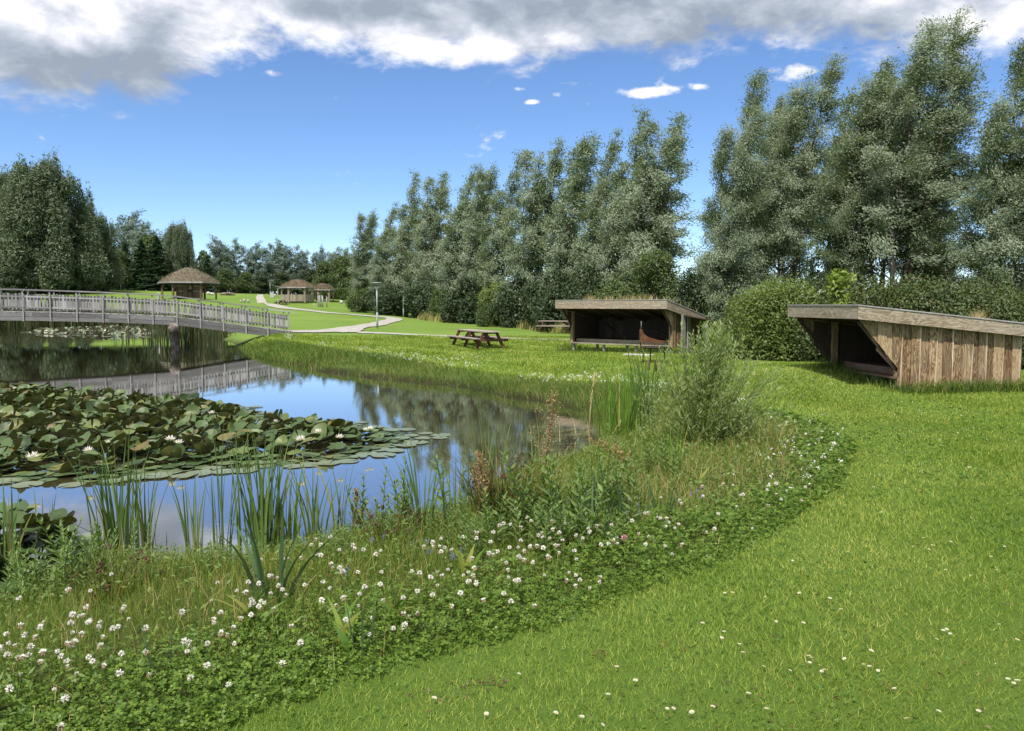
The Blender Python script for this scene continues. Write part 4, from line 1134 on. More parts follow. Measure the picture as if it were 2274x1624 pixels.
for y, w_ in ((1.35, .55), (3.45, .5)):
    m = MB(); m.box((-.02, y, .04), (.24, w_ * .8, .09), rz=.05); m.build('paving_slab', M_STONE_DARK, s2)

# ================================================================== rusty fire stand in front of the open shelter
def fire_stand():
    p = ground_at(1451, 806)
    t = thing('fire_stand', 'rusty iron fire bowl with a curved wind shield on thin legs, before the open shelter', 'fire stand', p, 0)
    k = p[1] / FPX                                    # metres per frame pixel here
    r = 30.5 * k
    X = lambda px: (px - 1453.5) * k
    Z = lambda py: at_y(1451, py, p[1])[2] - p[2]
    m = MB(); m.lathe([(0, Z(774)), (r * .96, Z(773.6)), (r, Z(770)), (r * .97, Z(769.8)), (r * .93, Z(772.4)), (0, Z(772.8))], 28); m.build('fire_tray', M_BLACKIRON, t)
    # wind shield: a curved sheet, high at its left end, running low to the right
    vs, fs = [], []
    n = 26
    for i in range(n + 1):
        u = i / n
        a = math.pi * (1.02 + .98 * u)               # along the camera-side rim from left to right
        x, y = r * 1.05 * math.cos(a), r * 1.05 * math.sin(a) * .62
        top = np.interp(x, [X(1425.5), X(1427.6), X(1428), X(1436), X(1450), X(1462), X(1490)], [Z(731.5), Z(731.5), Z(739.5), Z(747), Z(752), Z(755), Z(757)])
        bot = np.interp(x, [X(1424), X(1490)], [Z(760), Z(762)])
        for rr_, zz in ((1.0, bot), (1.0, top), (.985, top), (.985, bot)):
            vs.append((x * rr_, y * rr_, zz))
    for i in range(n):
        for j in range(4):
            a0, b0 = i * 4 + j, i * 4 + (j + 1) % 4
            fs.append((a0, b0, b0 + 4, a0 + 4))
    fs += [(0, 1, 2, 3), (n * 4 + 3, n * 4 + 2, n * 4 + 1, n * 4)]
    m = MB(); m.add(vs, fs); m.build('wind_shield', M_RUST, t)
    m = MB(); m.box((X(1424.6), 0, (Z(773) + Z(731)) / 2), (.035, .05, Z(731) - Z(773)))
    for q in range(9): m.box((X(1423.6) - .012, 0, Z(733) - (Z(733) - Z(758)) * q / 8), (.022, .045, .018))
    m.build('notched_upright', M_RUST, t)
    m = MB(); m.tube([(X(1425.4), .0, Z(735)), (X(1425.4), 0, Z(713.7))], [.016, .016], 8); m.build('rod', M_ROD, t)
    for px, dy in ((1428.7, -.12), (1450, .25), (1475.8, -.16)):
        m = MB(); m.tube([(X(px), dy, -.05), (X(px), dy, Z(773))], [.017, .017], 8); m.build('leg', M_BLACKIRON, t)
fire_stand()
p = ground_at(1418, 791); t = None
m = MB(); m.box((0, 0, .02), (.95, .45, .06)); o = m.build('stone_slab', M_STONE, None, bevel=.01)
o.location = p; o.rotation_euler = (0, 0, -.6); tag(o, 'pale flat stone slab in the grass before the open shelter', 'stone slab')

# ================================================================== grass-roofed hut and pavilions
def sod_cone(t, Rr, z0, z1, n, rot, mat, seed, name='sod_roof', flat=.10):
    rng = np.random.default_rng(seed)
    rings = 12; seg = 48
    V = []
    for i in range(rings + 1):
        f = i / rings
        for k in range(seg):
            a = 2 * math.pi * k / seg
            # polygon radius
            pa = (a - rot) % (2 * math.pi / n) - math.pi / n
            rp = Rr * math.cos(math.pi / n) / math.cos(pa)
            rp = rp * (1 - f) + Rr * .93 * f
            r = rp * (1 - f) + flat * Rr * f
            z = z0 + (z1 - z0) * (f ** .92) * (1 - .0 * f) + .10 * math.sin(math.pi * f) + (rng.normal(0, .035) if 0 < i else 0)
            V.append((r * math.cos(a), r * math.sin(a), z))
    V.append((0, 0, z1 + .06))
    I = np.arange((rings + 1) * seg).reshape(rings + 1, seg); J = np.roll(I, -1, 1)
    q = np.stack([I[:-1], J[:-1], J[1:], I[1:]], -1).reshape(-1, 4)
    tr = np.stack([I[-1], J[-1], np.full(seg, len(V) - 1)], -1)
    ro = link_mesh(name, np_mesh(np.array(V), [q, tr], smooth=True), mat, t)
    m = 2600
    f = 1 - np.sqrt(rng.random(m)); a = rng.uniform(0, 2 * np.pi, m)
    r = Rr * .97 * (1 - f) + flat * Rr * f
    P = np.stack([r * np.cos(a), r * np.sin(a), z0 + (z1 - z0) * f ** .92 + .08 * np.sin(np.pi * f)], 1)
    gblades('roof_grass', P, .10, .30, M_SODGRASS, t, seed + 1, w=.05, bend=(.4, 1.1))['kind'] = 'stuff'
    # eaves board
    mb = MB()
    for k in range(n):
        a0, a1 = rot + 2 * math.pi * k / n, rot + 2 * math.pi * (k + 1) / n
        A = (Rr * 1.0 * math.cos(a0), Rr * math.sin(a0), z0 - .07); B = (Rr * math.cos(a1), Rr * math.sin(a1), z0 - .07)
        mb.bar(A, B, .05, .16)
    mb.build('eaves_board', W_GREY[0], t)
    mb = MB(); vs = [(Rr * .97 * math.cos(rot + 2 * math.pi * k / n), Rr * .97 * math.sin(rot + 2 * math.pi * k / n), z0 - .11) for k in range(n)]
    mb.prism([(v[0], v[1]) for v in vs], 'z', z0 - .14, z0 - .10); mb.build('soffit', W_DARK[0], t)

def posts_and_braces(t, r, z, n, rot, w=.17, mat=None, skip=(), br=.75):
    mat = mat or W_DARK
    for k in range(n):
        if k in skip: continue
        a = rot + 2 * math.pi * k / n
        x, y = r * math.cos(a), r * math.sin(a)
        m = MB(); m.box((x, y, z / 2 - .1), (w, w, z + .2), rz=a); m.build('post', mat[2], t)
        for s in (-1, 1):
            a2 = a + s * math.pi * (n - 2) / (2 * n) + math.pi
            d = (math.cos(math.pi + a + s * math.pi * (n - 2) / (2 * n)), math.sin(math.pi + a + s * math.pi * (n - 2) / (2 * n)))
            m = MB(); m.bar((x, y, z - br), (x + d[0] * br, y + d[1] * br, z - .03), .08, .10); m.build('brace', mat[0], t)

def hut():
    p = at_y(421, 662, 100.0); p[2] = gz(p[0], p[1]); k = p[1] / FPX
    face = math.atan2(-p[1], -p[0])                   # towards the camera
    t = thing('grass_roofed_hut', 'hexagonal grass-roofed hut with brown plank doors, behind the bridge', 'hut', p, 0)
    ze = at_y(421, 627.5, p[1])[2] - p[2]; zt = at_y(421, 596, p[1])[2] - p[2]
    Rr = 64 * k
    rot = face + math.pi / 6 - .10
    sod_cone(t, Rr, ze, zt, 6, rot, M_SOD, 31, flat=.13)
    posts_and_braces(t, Rr * .86, ze - .12, 6, rot, .2, W_HUT)
    # plank store room in the middle
    c, s = math.cos(face + math.pi / 2), math.sin(face + math.pi / 2)
    hw = 25.5 * k; dpt = 1.35
    f2 = (math.cos(face), math.sin(face))
    m = MB(); nb = 22
    P = lambda a, b, z: (c * a + f2[0] * b, s * a + f2[1] * b, z)
    def slab(mb, a0, a1, b0, b1, z0, z1):
        mb.hexa([P(a0, b0, z0), P(a1, b0, z0), P(a1, b1, z0), P(a0, b1, z0), P(a0, b0, z1), P(a1, b0, z1), P(a1, b1, z1), P(a0, b1, z1)])
    for i in range(nb):
        a0 = -hw + 2 * hw * i / nb; a1 = -hw + 2 * hw * (i + 1) / nb
        if -hw * .95 < (a0 + a1) / 2 < -hw * .42 or hw * .3 < (a0 + a1) / 2 < hw * .95: continue
        slab(m, a0, a1 - .012, dpt - .03, dpt + .004 * (i % 2), 0, ze - .16)
    for i in range(14):
        for sg in (-1, 1):
            b0 = -dpt + 2 * dpt * i / 14; b1 = b0 + 2 * dpt / 14 - .012
            slab(m, sg * hw - .015, sg * hw + .015, b0, min(b1, dpt - .035), 0, ze - .16)
    slab(m, -hw, hw, -dpt - .03, -dpt - .002, 0, ze - .16)
    slab(m, -hw + .02, hw - .02, dpt - .09, dpt - .06, 0, ze - .16)
    m.build('wall', W_HUT[2], t)
    for x0, x1 in ((-hw * .95, -hw * .42), (hw * .3, hw * .95)):
        m = MB(); n_ = 6
        for i in range(n_):
            a0 = x0 + (x1 - x0) * i / n_; slab(m, a0, a0 + (x1 - x0) / n_ - .01, dpt - .02, dpt + .02, .05, ze - .32)
        d = m.build('door', W_HUT[2], t)
        for z in (.42, .80):
            m = MB(); slab(m, x0 + .05, x1 - .1, dpt + .022, dpt + .035, (ze - .3) * z + .1, (ze - .3) * z + .17); m.build('hinge_strap', M_PALE, d)
    m = MB(); slab(m, .08, .20, dpt + .01, dpt + .02, ze - .62, ze - .52); slab(m, .07, .24, dpt + .01, dpt + .02, ze - .85, ze - .68); m.build('notice', M_PAPER, t)
    m = MB(); slab(m, -.2, .25, dpt + .01, dpt + .25, ze - 1.22, ze - 1.0); m.build('letter_box', M_BLACKIRON, t)
    for sg in (-1, 1):
        m = MB(); m.bar(P(sg * hw, dpt, ze - .95), P(sg * (hw + .75), dpt + .2, ze - .16), .10, .11); m.build('brace', W_HUT[0], t)
        m = MB(); slab(m, sg * (hw + .01) - .07, sg * (hw + .01) + .07, dpt + .03, dpt + .16, 0, ze - .15); m.build('door_post', W_HUT[2], t)
hut()

def pavilion(px, py, Y, ze_py, zt_py, rpx, label, fence, seed, rot0, name):
    p = at_y(px, py, Y); p[2] = gz(p[0], p[1]); k = Y / FPX
    face = math.atan2(-p[1], -p[0])
    t = thing(name, label, 'pavilion', p, 0)
    ze = at_y(px, ze_py, Y)[2] - p[2]; zt = at_y(px, zt_py, Y)[2] - p[2]; Rr = rpx * k
    rot = face + math.pi / 6 + rot0
    sod_cone(t, Rr, ze, zt, 6, rot, M_SOD_RED, seed, flat=.12)
    posts_and_braces(t, Rr * .86, ze - .12, 6, rot, .2, W_PAV, br=.7)
    if fence:
        m = MB(); rr_ = random.Random(seed)
        for k2 in (-1, -2, 0):
            a0, a1 = rot + math.pi / 3 * k2, rot + math.pi / 3 * (k2 + 1)
            A = np.array([math.cos(a0), math.sin(a0)]) * Rr * .86; B = np.array([math.cos(a1), math.sin(a1)]) * Rr * .86
            nb = 18
            for i in range(nb):
                q = A + (B - A) * (i + .5) / nb; L = np.linalg.norm(B - A) / nb - .014
                h = 1.02 + rr_.uniform(-.02, .02)
                m.box((q[0], q[1], h / 2), (L, .028, h), rz=math.atan2(*(B - A)[::-1]))
        m.build('plank_wall', W_PAV[2], t)
    return t
pavilion(661, 671.5, 118, 638.5, 621.5, 39, 'open grass-roofed pavilion with a low plank wall, beyond the gravel path', True, 41, -.06, 'pavilion')
pavilion(717, 673, 124, 643.5, 630.5, 26.5, 'smaller open grass-roofed pavilion tucked right of the plank-walled one', False, 42, .1, 'pavilion')

# ================================================================== small things round the huts
def at_ground(px, py, Y):
    p = at_y(px, py, Y); p[2] = gz(p[0], p[1]); return p
k = 110 / FPX
p = at_ground(714.5, 676, 110)
t = thing('log_climbing_frame', 'grey upright logs with a cross rung, in front of the small pavilion', 'climbing frame', p, 0)
for i, (px, h) in enumerate([(706, 24.5), (711.5, 26), (714.5, 26), (717.5, 24), (725, 23)]):
    m = MB(); x = (px - 714.5) * k; m.tube([(x, .25 * (-1) ** i, -.1), (x, .25 * (-1) ** i, h * k)], [.085, .075], 8); m.build('log', W_GREY[2], t)
for a, b, h in ((717.5, 725, 12), (706, 717.5, 4)):
    m = MB(); m.bar(((a - 714.5) * k, -.25, h * k), ((b - 714.5) * k, .25, h * k), .1, .1); m.build('rung', W_GREY[0], t)

p = at_ground(604.6, 668, 126); k = 126 / FPX
t = thing('waste_box', 'pale grey box-shaped bin standing by the gravel path', 'bin', p, .2)
m = MB(); m.box((0, 0, .42), (8 * k, .5, .84)); m.build('body', M_PALE, t, bevel=.02)
m = MB(); m.box((0, 0, .885), (8.4 * k, .55, .07)); m.build('lid', M_PALE, t, bevel=.01)

def rock(name, label, cat, px, py, Y, w, h, mat, seed, group=None):
    p = at_ground(px, py, Y); k = Y / FPX
    rng = np.random.default_rng(seed)
    import bmesh
    bm = bmesh.new(); bmesh.ops.create_icosphere(bm, subdivisions=2, radius=1)
    dirs = rng.normal(0, 1, (7, 3))
    for v in bm.verts:
        c = np.array(v.co); f = 1 + .12 * sum(math.sin(3 * float(c @ d)) for d in dirs) / 2.2
        v.co = Vector((c[0] * w * k / 2 * f, c[1] * w * k / 2.4 * f, max(-.1, c[2] * h * k / 2 * f + h * k * .42)))
    me = bpy.data.meshes.new(name); bm.to_mesh(me); bm.free()
    o = link_mesh(name, me, mat); o.location = p
    return tag(o, label, cat, group)
rock('boulder', 'pale rounded boulder in front of the clipped hedge', 'boulder', 758, 674, 122, 8.5, 7.5, M_STONE, 1)
rock('boulder', 'white boulder right of the grass-roofed hut', 'boulder', 463, 655.5, 128, 8, 7, M_STONE, 2)
rock('boulder', 'larger pale boulder between the hut post and the stone heap', 'boulder', 471, 657, 126, 11, 6.5, M_STONE, 3)
rock('stone_heap', 'low brown heap of stones behind the lawn, right of the hut', 'stone heap', 506, 659, 128, 34, 7, M_STONE_DARK, 4)
rock('boulder', 'small grey stone beside the bin', 'boulder', 611, 664, 134, 5, 6, M_STONE, 5)
rock('boulder', 'small pale stone left of the upright logs', 'boulder', 697, 673.5, 112, 3.2, 7, M_STONE, 6)
for px, w_, h_, lab in ((535, 4.5, 5, 'shortest of three short grey stumps on the lawn'), (542.5, 5, 8.5, 'middle and tallest of three short grey stumps on the lawn'), (551.5, 5, 7.5, 'rightmost of three short grey stumps on the lawn')):
    p = at_ground(px, 671.5, 95); k = 95 / FPX
    m = MB(); m.tube([(0, 0, -.1), (0, 0, h_ * k)], [w_ * k / 2, w_ * k / 2.1], 10); o = m.build('stump', W_GREY[2]); o.location = p; tag(o, lab, 'stump', 'short stumps on the lawn')
p = at_ground(778.5, 669.5, 122); k = 122 / FPX
m = MB(); m.lathe([(.0, -.1), (.17, -.1), (.17, .35), (.21, .45), (.15, .55), (.19, .75), (.14, .85), (.18, 1.05), (.15, 1.2), (.19, 1.3), (.12, 1.48), (0, 1.5)], 10); o = m.build('carved_post', M_LOG); o.location = p; tag(o, 'carved wooden post at the right end of the clipped hedge', 'carved post')
p = at_ground(769, 673.5, 118)
t = thing('plank_bench', 'small plank bench before the right end of the hedge', 'bench', p, .2)
m = MB(); m.box((0, 0, .42), (1.0, .3, .06)); m.build('seat', W_GREY[0], t)
for s_ in (-.35, .35):
    m = MB(); m.box((s_, 0, .17), (.1, .25, .44)); m.build('leg', W_GREY[2], t)
p = at_ground(351.5, 658, 97)
t = thing('ring_post', 'grey ring on a post behind the bridge rail, left of the hut', 'post', p, 0)
m = MB(); m.box((0, 0, .25), (.3, .2, .9)); m.build('post', W_GREY[2], t)
m = MB(); m.tube([(.17 * math.cos(a), 0, .86 + .17 * math.sin(a)) for a in np.linspace(0, 2 * math.pi, 17)], .055, 8, cap=False); m.build('ring', M_PALE, t)

# clipped hedge
def hedge():
    rng = np.random.default_rng(91)
    A, B = at_ground(692, 672, 130), at_ground(800, 674, 124)
    t = thing('clipped_hedge', 'long clipped green hedge behind the pavilions', 'hedge', A, math.atan2(B[1] - A[1], B[0] - A[0]))
    L = float(np.linalg.norm((B - A)[:2])); n = 9000; H, D = 1.55, 1.2
    f = rng.random(n)
    x = rng.uniform(0, L, n); face = rng.random(n)
    y = np.where(face < .6, -D / 2 + rng.normal(0, .07, n), rng.uniform(-D / 2, D / 2, n)); z = np.where(face < .6, rng.uniform(0, H, n), H + rng.normal(0, .08, n))
    C = np.stack([x, y, z], 1)
    v, q = rhombs(C, rng.normal(0, 1, (n, 3)), .26 * rng.uniform(.6, 1.2, n), .15, rng)
    link_mesh('foliage', np_mesh(v, [q]), M_SHRUB, t)
    m = MB(); m.box((L / 2, 0, H * .45), (L, D * .75, H * .9)); m.build('twigs', M_BARK, t)
hedge()
# white-flowering shrub in front of the hedge
sh = shrub('under', 785, 108, 664, 'low bush topped with white blossom heads, right of the hedge', M_SHRUB_DARK, .75, name='blossom_bush', cat='bush', seed=72, **UNDER)
rng = np.random.default_rng(95)
n = 260
d_ = unit(rng.normal(0, 1, (n, 3)) + np.array([-.7, -.8, .5]))
C = d_ * np.array([2.2, 1.5, 1.6]) + np.array([0, 0, 1.0])
v, q = rhombs(C, rng.normal(0, 1, (n, 3)), .38, .34, rng)
M_BLOSSOM = leaf_mat('blossom', [(0, (.42, .36, .30)), (1, (.62, .58, .52))], transl=.2)
link_mesh('blossom', np_mesh(v, [q]), M_BLOSSOM, sh)
# ================================================================== ground cover (each kind one mass nobody could count)
def in_view(x, y, m=1.15, extra=1.2):
    return np.abs(x) < y * (CX / FPX) * m + extra

def scatter(n, ylo, yhi, power, rng):
    """ground points whose density falls with distance from the photographer as 1/y^power"""
    out = []; got = 0
    while got < n:
        k = int(n * 1.6)
        u = rng.random(k)
        e = 2 - power
        y = (ylo ** e + u * (yhi ** e - ylo ** e)) ** (1 / e) if abs(e) > 1e-3 else ylo * (yhi / ylo) ** u
        x = rng.uniform(-1, 1, k) * (y * (CX / FPX) * 1.08 + 3.0)
        out.append(np.stack([x, y], 1)); got += k
    return np.concatenate(out)[:n]

def with_z(P, dz=0.0):
    return np.concatenate([P, (grid_z(P[:, 0], P[:, 1]) + dz)[:, None]], 1)

def fbm(P, scale, seed, oct=3):
    """cheap value noise for patchy planting"""
    r = np.random.default_rng(seed)
    out = np.zeros(len(P)); amp = 1.0; tot = 0
    for o in range(oct):
        a = r.uniform(0, 6.28, (5,)); k = r.normal(0, 1, (5, 2)) * scale * (1.9 ** o)
        out += amp * np.sin(P @ k.T + a).sum(1) / 2.2; tot += amp; amp *= .6
    return out / tot

# ---- lawn blades
def lawn():
    rng = np.random.default_rng(101)
    P = scatter(1700000, 1.9, 42, 1.6, rng)
    s = sdist(MEADOW, P[:, 0], P[:, 1]); sp = sdist(POND, P[:, 0], P[:, 1])
    k = (s > -.12) & (sp > .3)
    # keep off the floors of the shelters
    for C, ang, W_, L_ in ((S1C, S1ANG, 4.75, 3.0), (S2C, S2ANG, 2.92, 3.85)):
        dx, dy = P[:, 0] - C[0], P[:, 1] - C[1]
        lx = dx * math.cos(ang) + dy * math.sin(ang); ly = -dx * math.sin(ang) + dy * math.cos(ang)
        k &= ~((lx < -.1) & (lx > -W_ + .1) & (ly > .8) & (ly < L_ - .3))
    P = P[k]
    n = len(P); y = P[:, 1]
    patch = fbm(P, 1.3, 5)
    h = (.023 + .009 * patch) * rng.uniform(.4, 1.9, n) * np.clip(.75 + y / 22, 1, 2.6)
    w = .0052 * np.clip(y / 4.2, .8, 11) * rng.uniform(.7, 1.3, n)
    # the mower's rounds: blades lean away from or towards the pond in bands
    sm_ = sdist(MEADOW, P[:, 0], P[:, 1])
    az = np.where(rng.random(n) < .56 + .26 * np.sin(2 * np.pi * (sm_ + .22 * fbm(P, .8, 61)) / 2.3), np.pi / 2, -np.pi / 2) + rng.normal(0, 1.0, n)
    v, q = blades(with_z(P, -.004), np.clip(h, .010, .13), az, rng.uniform(.2, 1.2, n), w, 1, rng)
    v2, q2 = v, q
    o = link_mesh('lawn_grass', np_mesh(v2, [q2]), M_LAWNBLADE)
    tag(o, 'short mown bright green lawn grass', 'grass', None, 'stuff')
lawn()

def trefoils(P, zlo, zhi, size, rng, tilt=.5):
    """three-leafletted clover leaves"""
    n = len(P)
    c = P + np.stack([np.zeros(n), np.zeros(n), rng.uniform(0, 1, n) * (zhi - zlo) + zlo], 1)
    nrm = unit(rng.normal(0, tilt, (n, 3)) + np.array([0, 0, 1.0]))
    a0 = rng.uniform(0, 2 * np.pi, n)
    e1 = unit(np.cross(nrm, np.stack([np.cos(a0), np.sin(a0), np.zeros(n)], 1))); e2 = np.cross(nrm, e1)
    out = np.array([(0.04, 0), (.42, -.40), (.86, -.42), (1.0, 0), (.86, .42), (.42, .40)])
    V = []
    sz = (size * rng.uniform(.7, 1.3, n))[:, None]
    for k in range(3):
        a = 2 * np.pi * k / 3
        d = e1 * math.cos(a) + e2 * math.sin(a); s = -e1 * math.sin(a) + e2 * math.cos(a)
        V.append(np.stack([c + d * (u * sz) + s * (vv * sz) + nrm * sz * (.16 * u * (1 - .35 * abs(vv) * 2)) for u, vv in out], 1))
    V = np.stack(V, 1).reshape(-1, 3)
    return V, np.arange(n * 18).reshape(-1, 6)

# ---- clover leaves: a lush belt just inside the mown edge, and flat in the lawn
def clover():
    rng = np.random.default_rng(111)
    P = scatter(430000, 1.7, 13, 1.3, rng)
    s = -sdist(MEADOW, P[:, 0], P[:, 1]); sp = sdist(POND, P[:, 0], P[:, 1])
    belt = np.interp(P[:, 1], [2, 4, 7, 12], [1.35, 1.05, .8, .6]) * (1 + .35 * fbm(P, 1.1, 8))
    s = s + .07 * fbm(P, 6.0, 19) + rng.normal(0, .025, len(P))
    prob = np.clip((belt - s) / .5, 0, 1) * (s > -.03)
    k = (rng.random(len(P)) < prob) & (sp > .25)
    P = P[k]; s = s[k]
    edge = np.clip((s + .05) / .28, 0, 1)
    hump = .10 + .05 * fbm(P, 2.6, 9)
    top = (.02 + hump * edge)
    n = len(P)
    zz = top * np.sqrt(rng.random(n))
    Q = with_z(P); Q[:, 2] += zz
    v, q = trefoils(Q, 0, .012, .0135 * np.clip(P[:, 1] / 5, .95, 2.2) * rng.choice([.7, 1, 1.25], len(P)), rng, .45)
    o = link_mesh('clover_leaves', np_mesh(v, [q]), M_CLOVER)
    tag(o, 'lush dark green clover leaves along the edge of the mown lawn', 'clover', None, 'stuff')
    # flat clover and plantain in the lawn
    P = scatter(46000, 2.2, 14, 1.6, rng)
    k = (sdist(MEADOW, P[:, 0], P[:, 1]) > .0) & (fbm(P, 1.5, 12) + rng.normal(0, .45, len(P)) > .12)
    P = P[k]
    v, q = trefoils(with_z(P), .006, .032, .0105 * np.clip(P[:, 1] / 4.5, .9, 2.4), rng, .35)
    o = link_mesh('lawn_clover', np_mesh(v, [q]), M_LAWNCLOVER)
    tag(o, 'low clover leaves mixed into the short lawn', 'clover', None, 'stuff')
M_LAWNCLOVER = leaf_mat('lawn_clover_leaves', [(0, (.055, .125, .016)), (.5, (.085, .175, .022)), (1, (.14, .235, .035))], back=(.10, .17, .05), transl=.3)
clover()

# ---- uncut grass between the clover and the water, and on the far bank
def meadow():
    rng = np.random.default_rng(121)
    P = scatter(270000, 1.8, 17, 1.35, rng)
    s = -sdist(MEADOW, P[:, 0], P[:, 1]); sp = sdist(POND, P[:, 0], P[:, 1])
    prob = np.clip((s - .25) / .9, 0.0, 1) + .22 * (s > .02)
    k = (rng.random(len(P)) < prob) & (sp > -.05) & (P[:, 1] < 16)
    P = P[k]; n = len(P)
    inner = np.clip((-sdist(MEADOW, P[:, 0], P[:, 1])) / 1.2, .15, 1)
    near = np.clip(P[:, 1] / 6, .8, 2.2)
    left = np.interp(P[:, 0], [-6, -2, -.5, 3], [.9, 1.0, 1.35, 1.4])
    h = (.085 + .14 * rng.random(n) ** 1.5 + .045 * fbm(P, 1.4, 3)) * (.5 + .5 * inner) * left * np.interp(sdist(POND, P[:, 0], P[:, 1]), [0, .5, 1.2], [.75, .9, 1])
    dry = fbm(P, .9, 31) * .5 + np.interp(P[:, 0], [-2, 2.6, 3.4, 6], [-.6, .15, .55, .5]) + np.interp(P[:, 1], [4, 7, 9, 12], [-.15, .3, .3, -.2])
    isdry = rng.random(n) < np.clip(dry, .03, .75)
    w = .0045 * near * rng.uniform(.7, 1.5, n)
    az = rng.uniform(0, 6.28, n)
    for nm, sel, mat, lab in (('tall_grass', ~isdry, M_MEADOW, 'uncut green grass on the near bank of the pond'), ('dry_grass', isdry, M_DRYGRASS, 'pale dry grass stems mixed into the uncut bank')):
        m = int(sel.sum())
        v, q = blades(with_z(P[sel], -.01), np.clip(h[sel], .04, .6) * (1.15 if nm == 'dry_grass' else 1), az[sel], rng.uniform(.1, .9, m), w[sel] * (.75 if nm == 'dry_grass' else 1), 3, rng)
        o = link_mesh(nm, np_mesh(v, [q]), mat); tag(o, lab, 'grass', None, 'stuff')
    # leaves of many small herbs in between
    P = scatter(95000, 2.2, 14, 1.3, rng)
    s = -sdist(MEADOW, P[:, 0], P[:, 1]); sp = sdist(POND, P[:, 0], P[:, 1])
    k = (s > .35) & (sp > .1) & (rng.random(len(P)) < .35 + .5 * (fbm(P, 1.6, 77) > 0))
    P = P[k]; n = len(P)
    C = with_z(P); C[:, 2] += rng.random(n) * .17
    dr = rng.normal(0, 1, (n, 3)); dr[:, 2] = rng.uniform(0, .9, n)
    v, q = rhombs(C, dr, .045 * rng.uniform(.6, 1.6, n) * np.clip(P[:, 1] / 6, .8, 1.6), .014 * rng.uniform(.7, 1.5, n) * np.clip(P[:, 1] / 6, .8, 1.6), rng, 1)
    o = link_mesh('herb_layer', np_mesh(v, [q]), M_HERB); tag(o, 'small leafy herbs among the uncut grass', 'herbs', None, 'stuff')
    # far bank
    P2 = []
    t = rng.uniform(0, 1, 240000)
    Y = 12 + t ** 1.4 * 34
    X = rng.uniform(-16, 7, len(Y))
    P = np.stack([X, Y], 1)
    s = -sdist(MEADOW, P[:, 0], P[:, 1]); sp = sdist(POND, P[:, 0], P[:, 1])
    k = (s > -.25 + .3 * fbm(P, .8, 41)) & (sp > -.08) & (sp < 4) & ((P[:, 0] < 5.2) | (P[:, 1] < 15)) & (P[:, 1] > 13.5)
    P = P[k]; s = s[k]; n = len(P)
    h = (.10 + .20 * rng.random(n) + .09 * fbm(P, 1.0, 43)) * np.clip(.55 + s * .5, .4, 1.15)
    v, q = blades(with_z(P, -.02), np.clip(h, .05, .5), rng.uniform(0, 6.28, n), rng.uniform(.2, 1.0, n), .011 * (P[:, 1] / 18) * rng.uniform(.7, 1.4, n), 2, rng)
    o = link_mesh('bank_grass', np_mesh(v, [q]), M_BANK); tag(o, 'uncut grass hanging over the far bank of the pond', 'grass', None, 'stuff')
meadow()

# tufts round the feet of shelters and fire stand
def shelter_grass():
    rng = np.random.default_rng(131)
    pts = []
    for C, ang, segs in ((S1C, S1ANG, [((-4.9, .6), (-.0, .6), 900, .28), ((-4.9, .4), (-5.0, 2.2), 300, .45), ((.1, .6), (.3, 2.8), 500, .35)]),
                         (S2C, S2ANG, [((-2.9, .8), (-.1, .85), 900, .26), ((.10, .9), (.18, 3.9), 2200, .32), ((-2.6, .5), (-2.9, 2.0), 300, .3)])):
        for a, b, n, h in segs:
            f = rng.random(n)[:, None]
            l = np.array(a) * (1 - f) + np.array(b) * f + rng.normal(0, .13, (n, 2))
            x = C[0] + l[:, 0] * math.cos(ang) - l[:, 1] * math.sin(ang); y = C[1] + l[:, 0] * math.sin(ang) + l[:, 1] * math.cos(ang)
            pts.append(np.stack([x, y, np.full(n, h)], 1))
    p = ground_at(1451, 808); n = 300
    pts.append(np.stack([p[0] + rng.normal(0, .5, n), p[1] + rng.normal(0, .25, n), np.full(n, .16)], 1))
    P = np.concatenate(pts); n = len(P)
    v, q = blades(with_z(P[:, :2], -.01), P[:, 2] * rng.uniform(.3, 1.1, n), rng.uniform(0, 6.28, n), rng.uniform(.2, 1, n), .014 * rng.uniform(.7, 1.4, n), 2, rng)
    o = link_mesh('edge_grass', np_mesh(v, [q]), M_BANK); tag(o, 'uncut grass along the feet of the two shelters', 'grass', None, 'stuff')
shelter_grass()

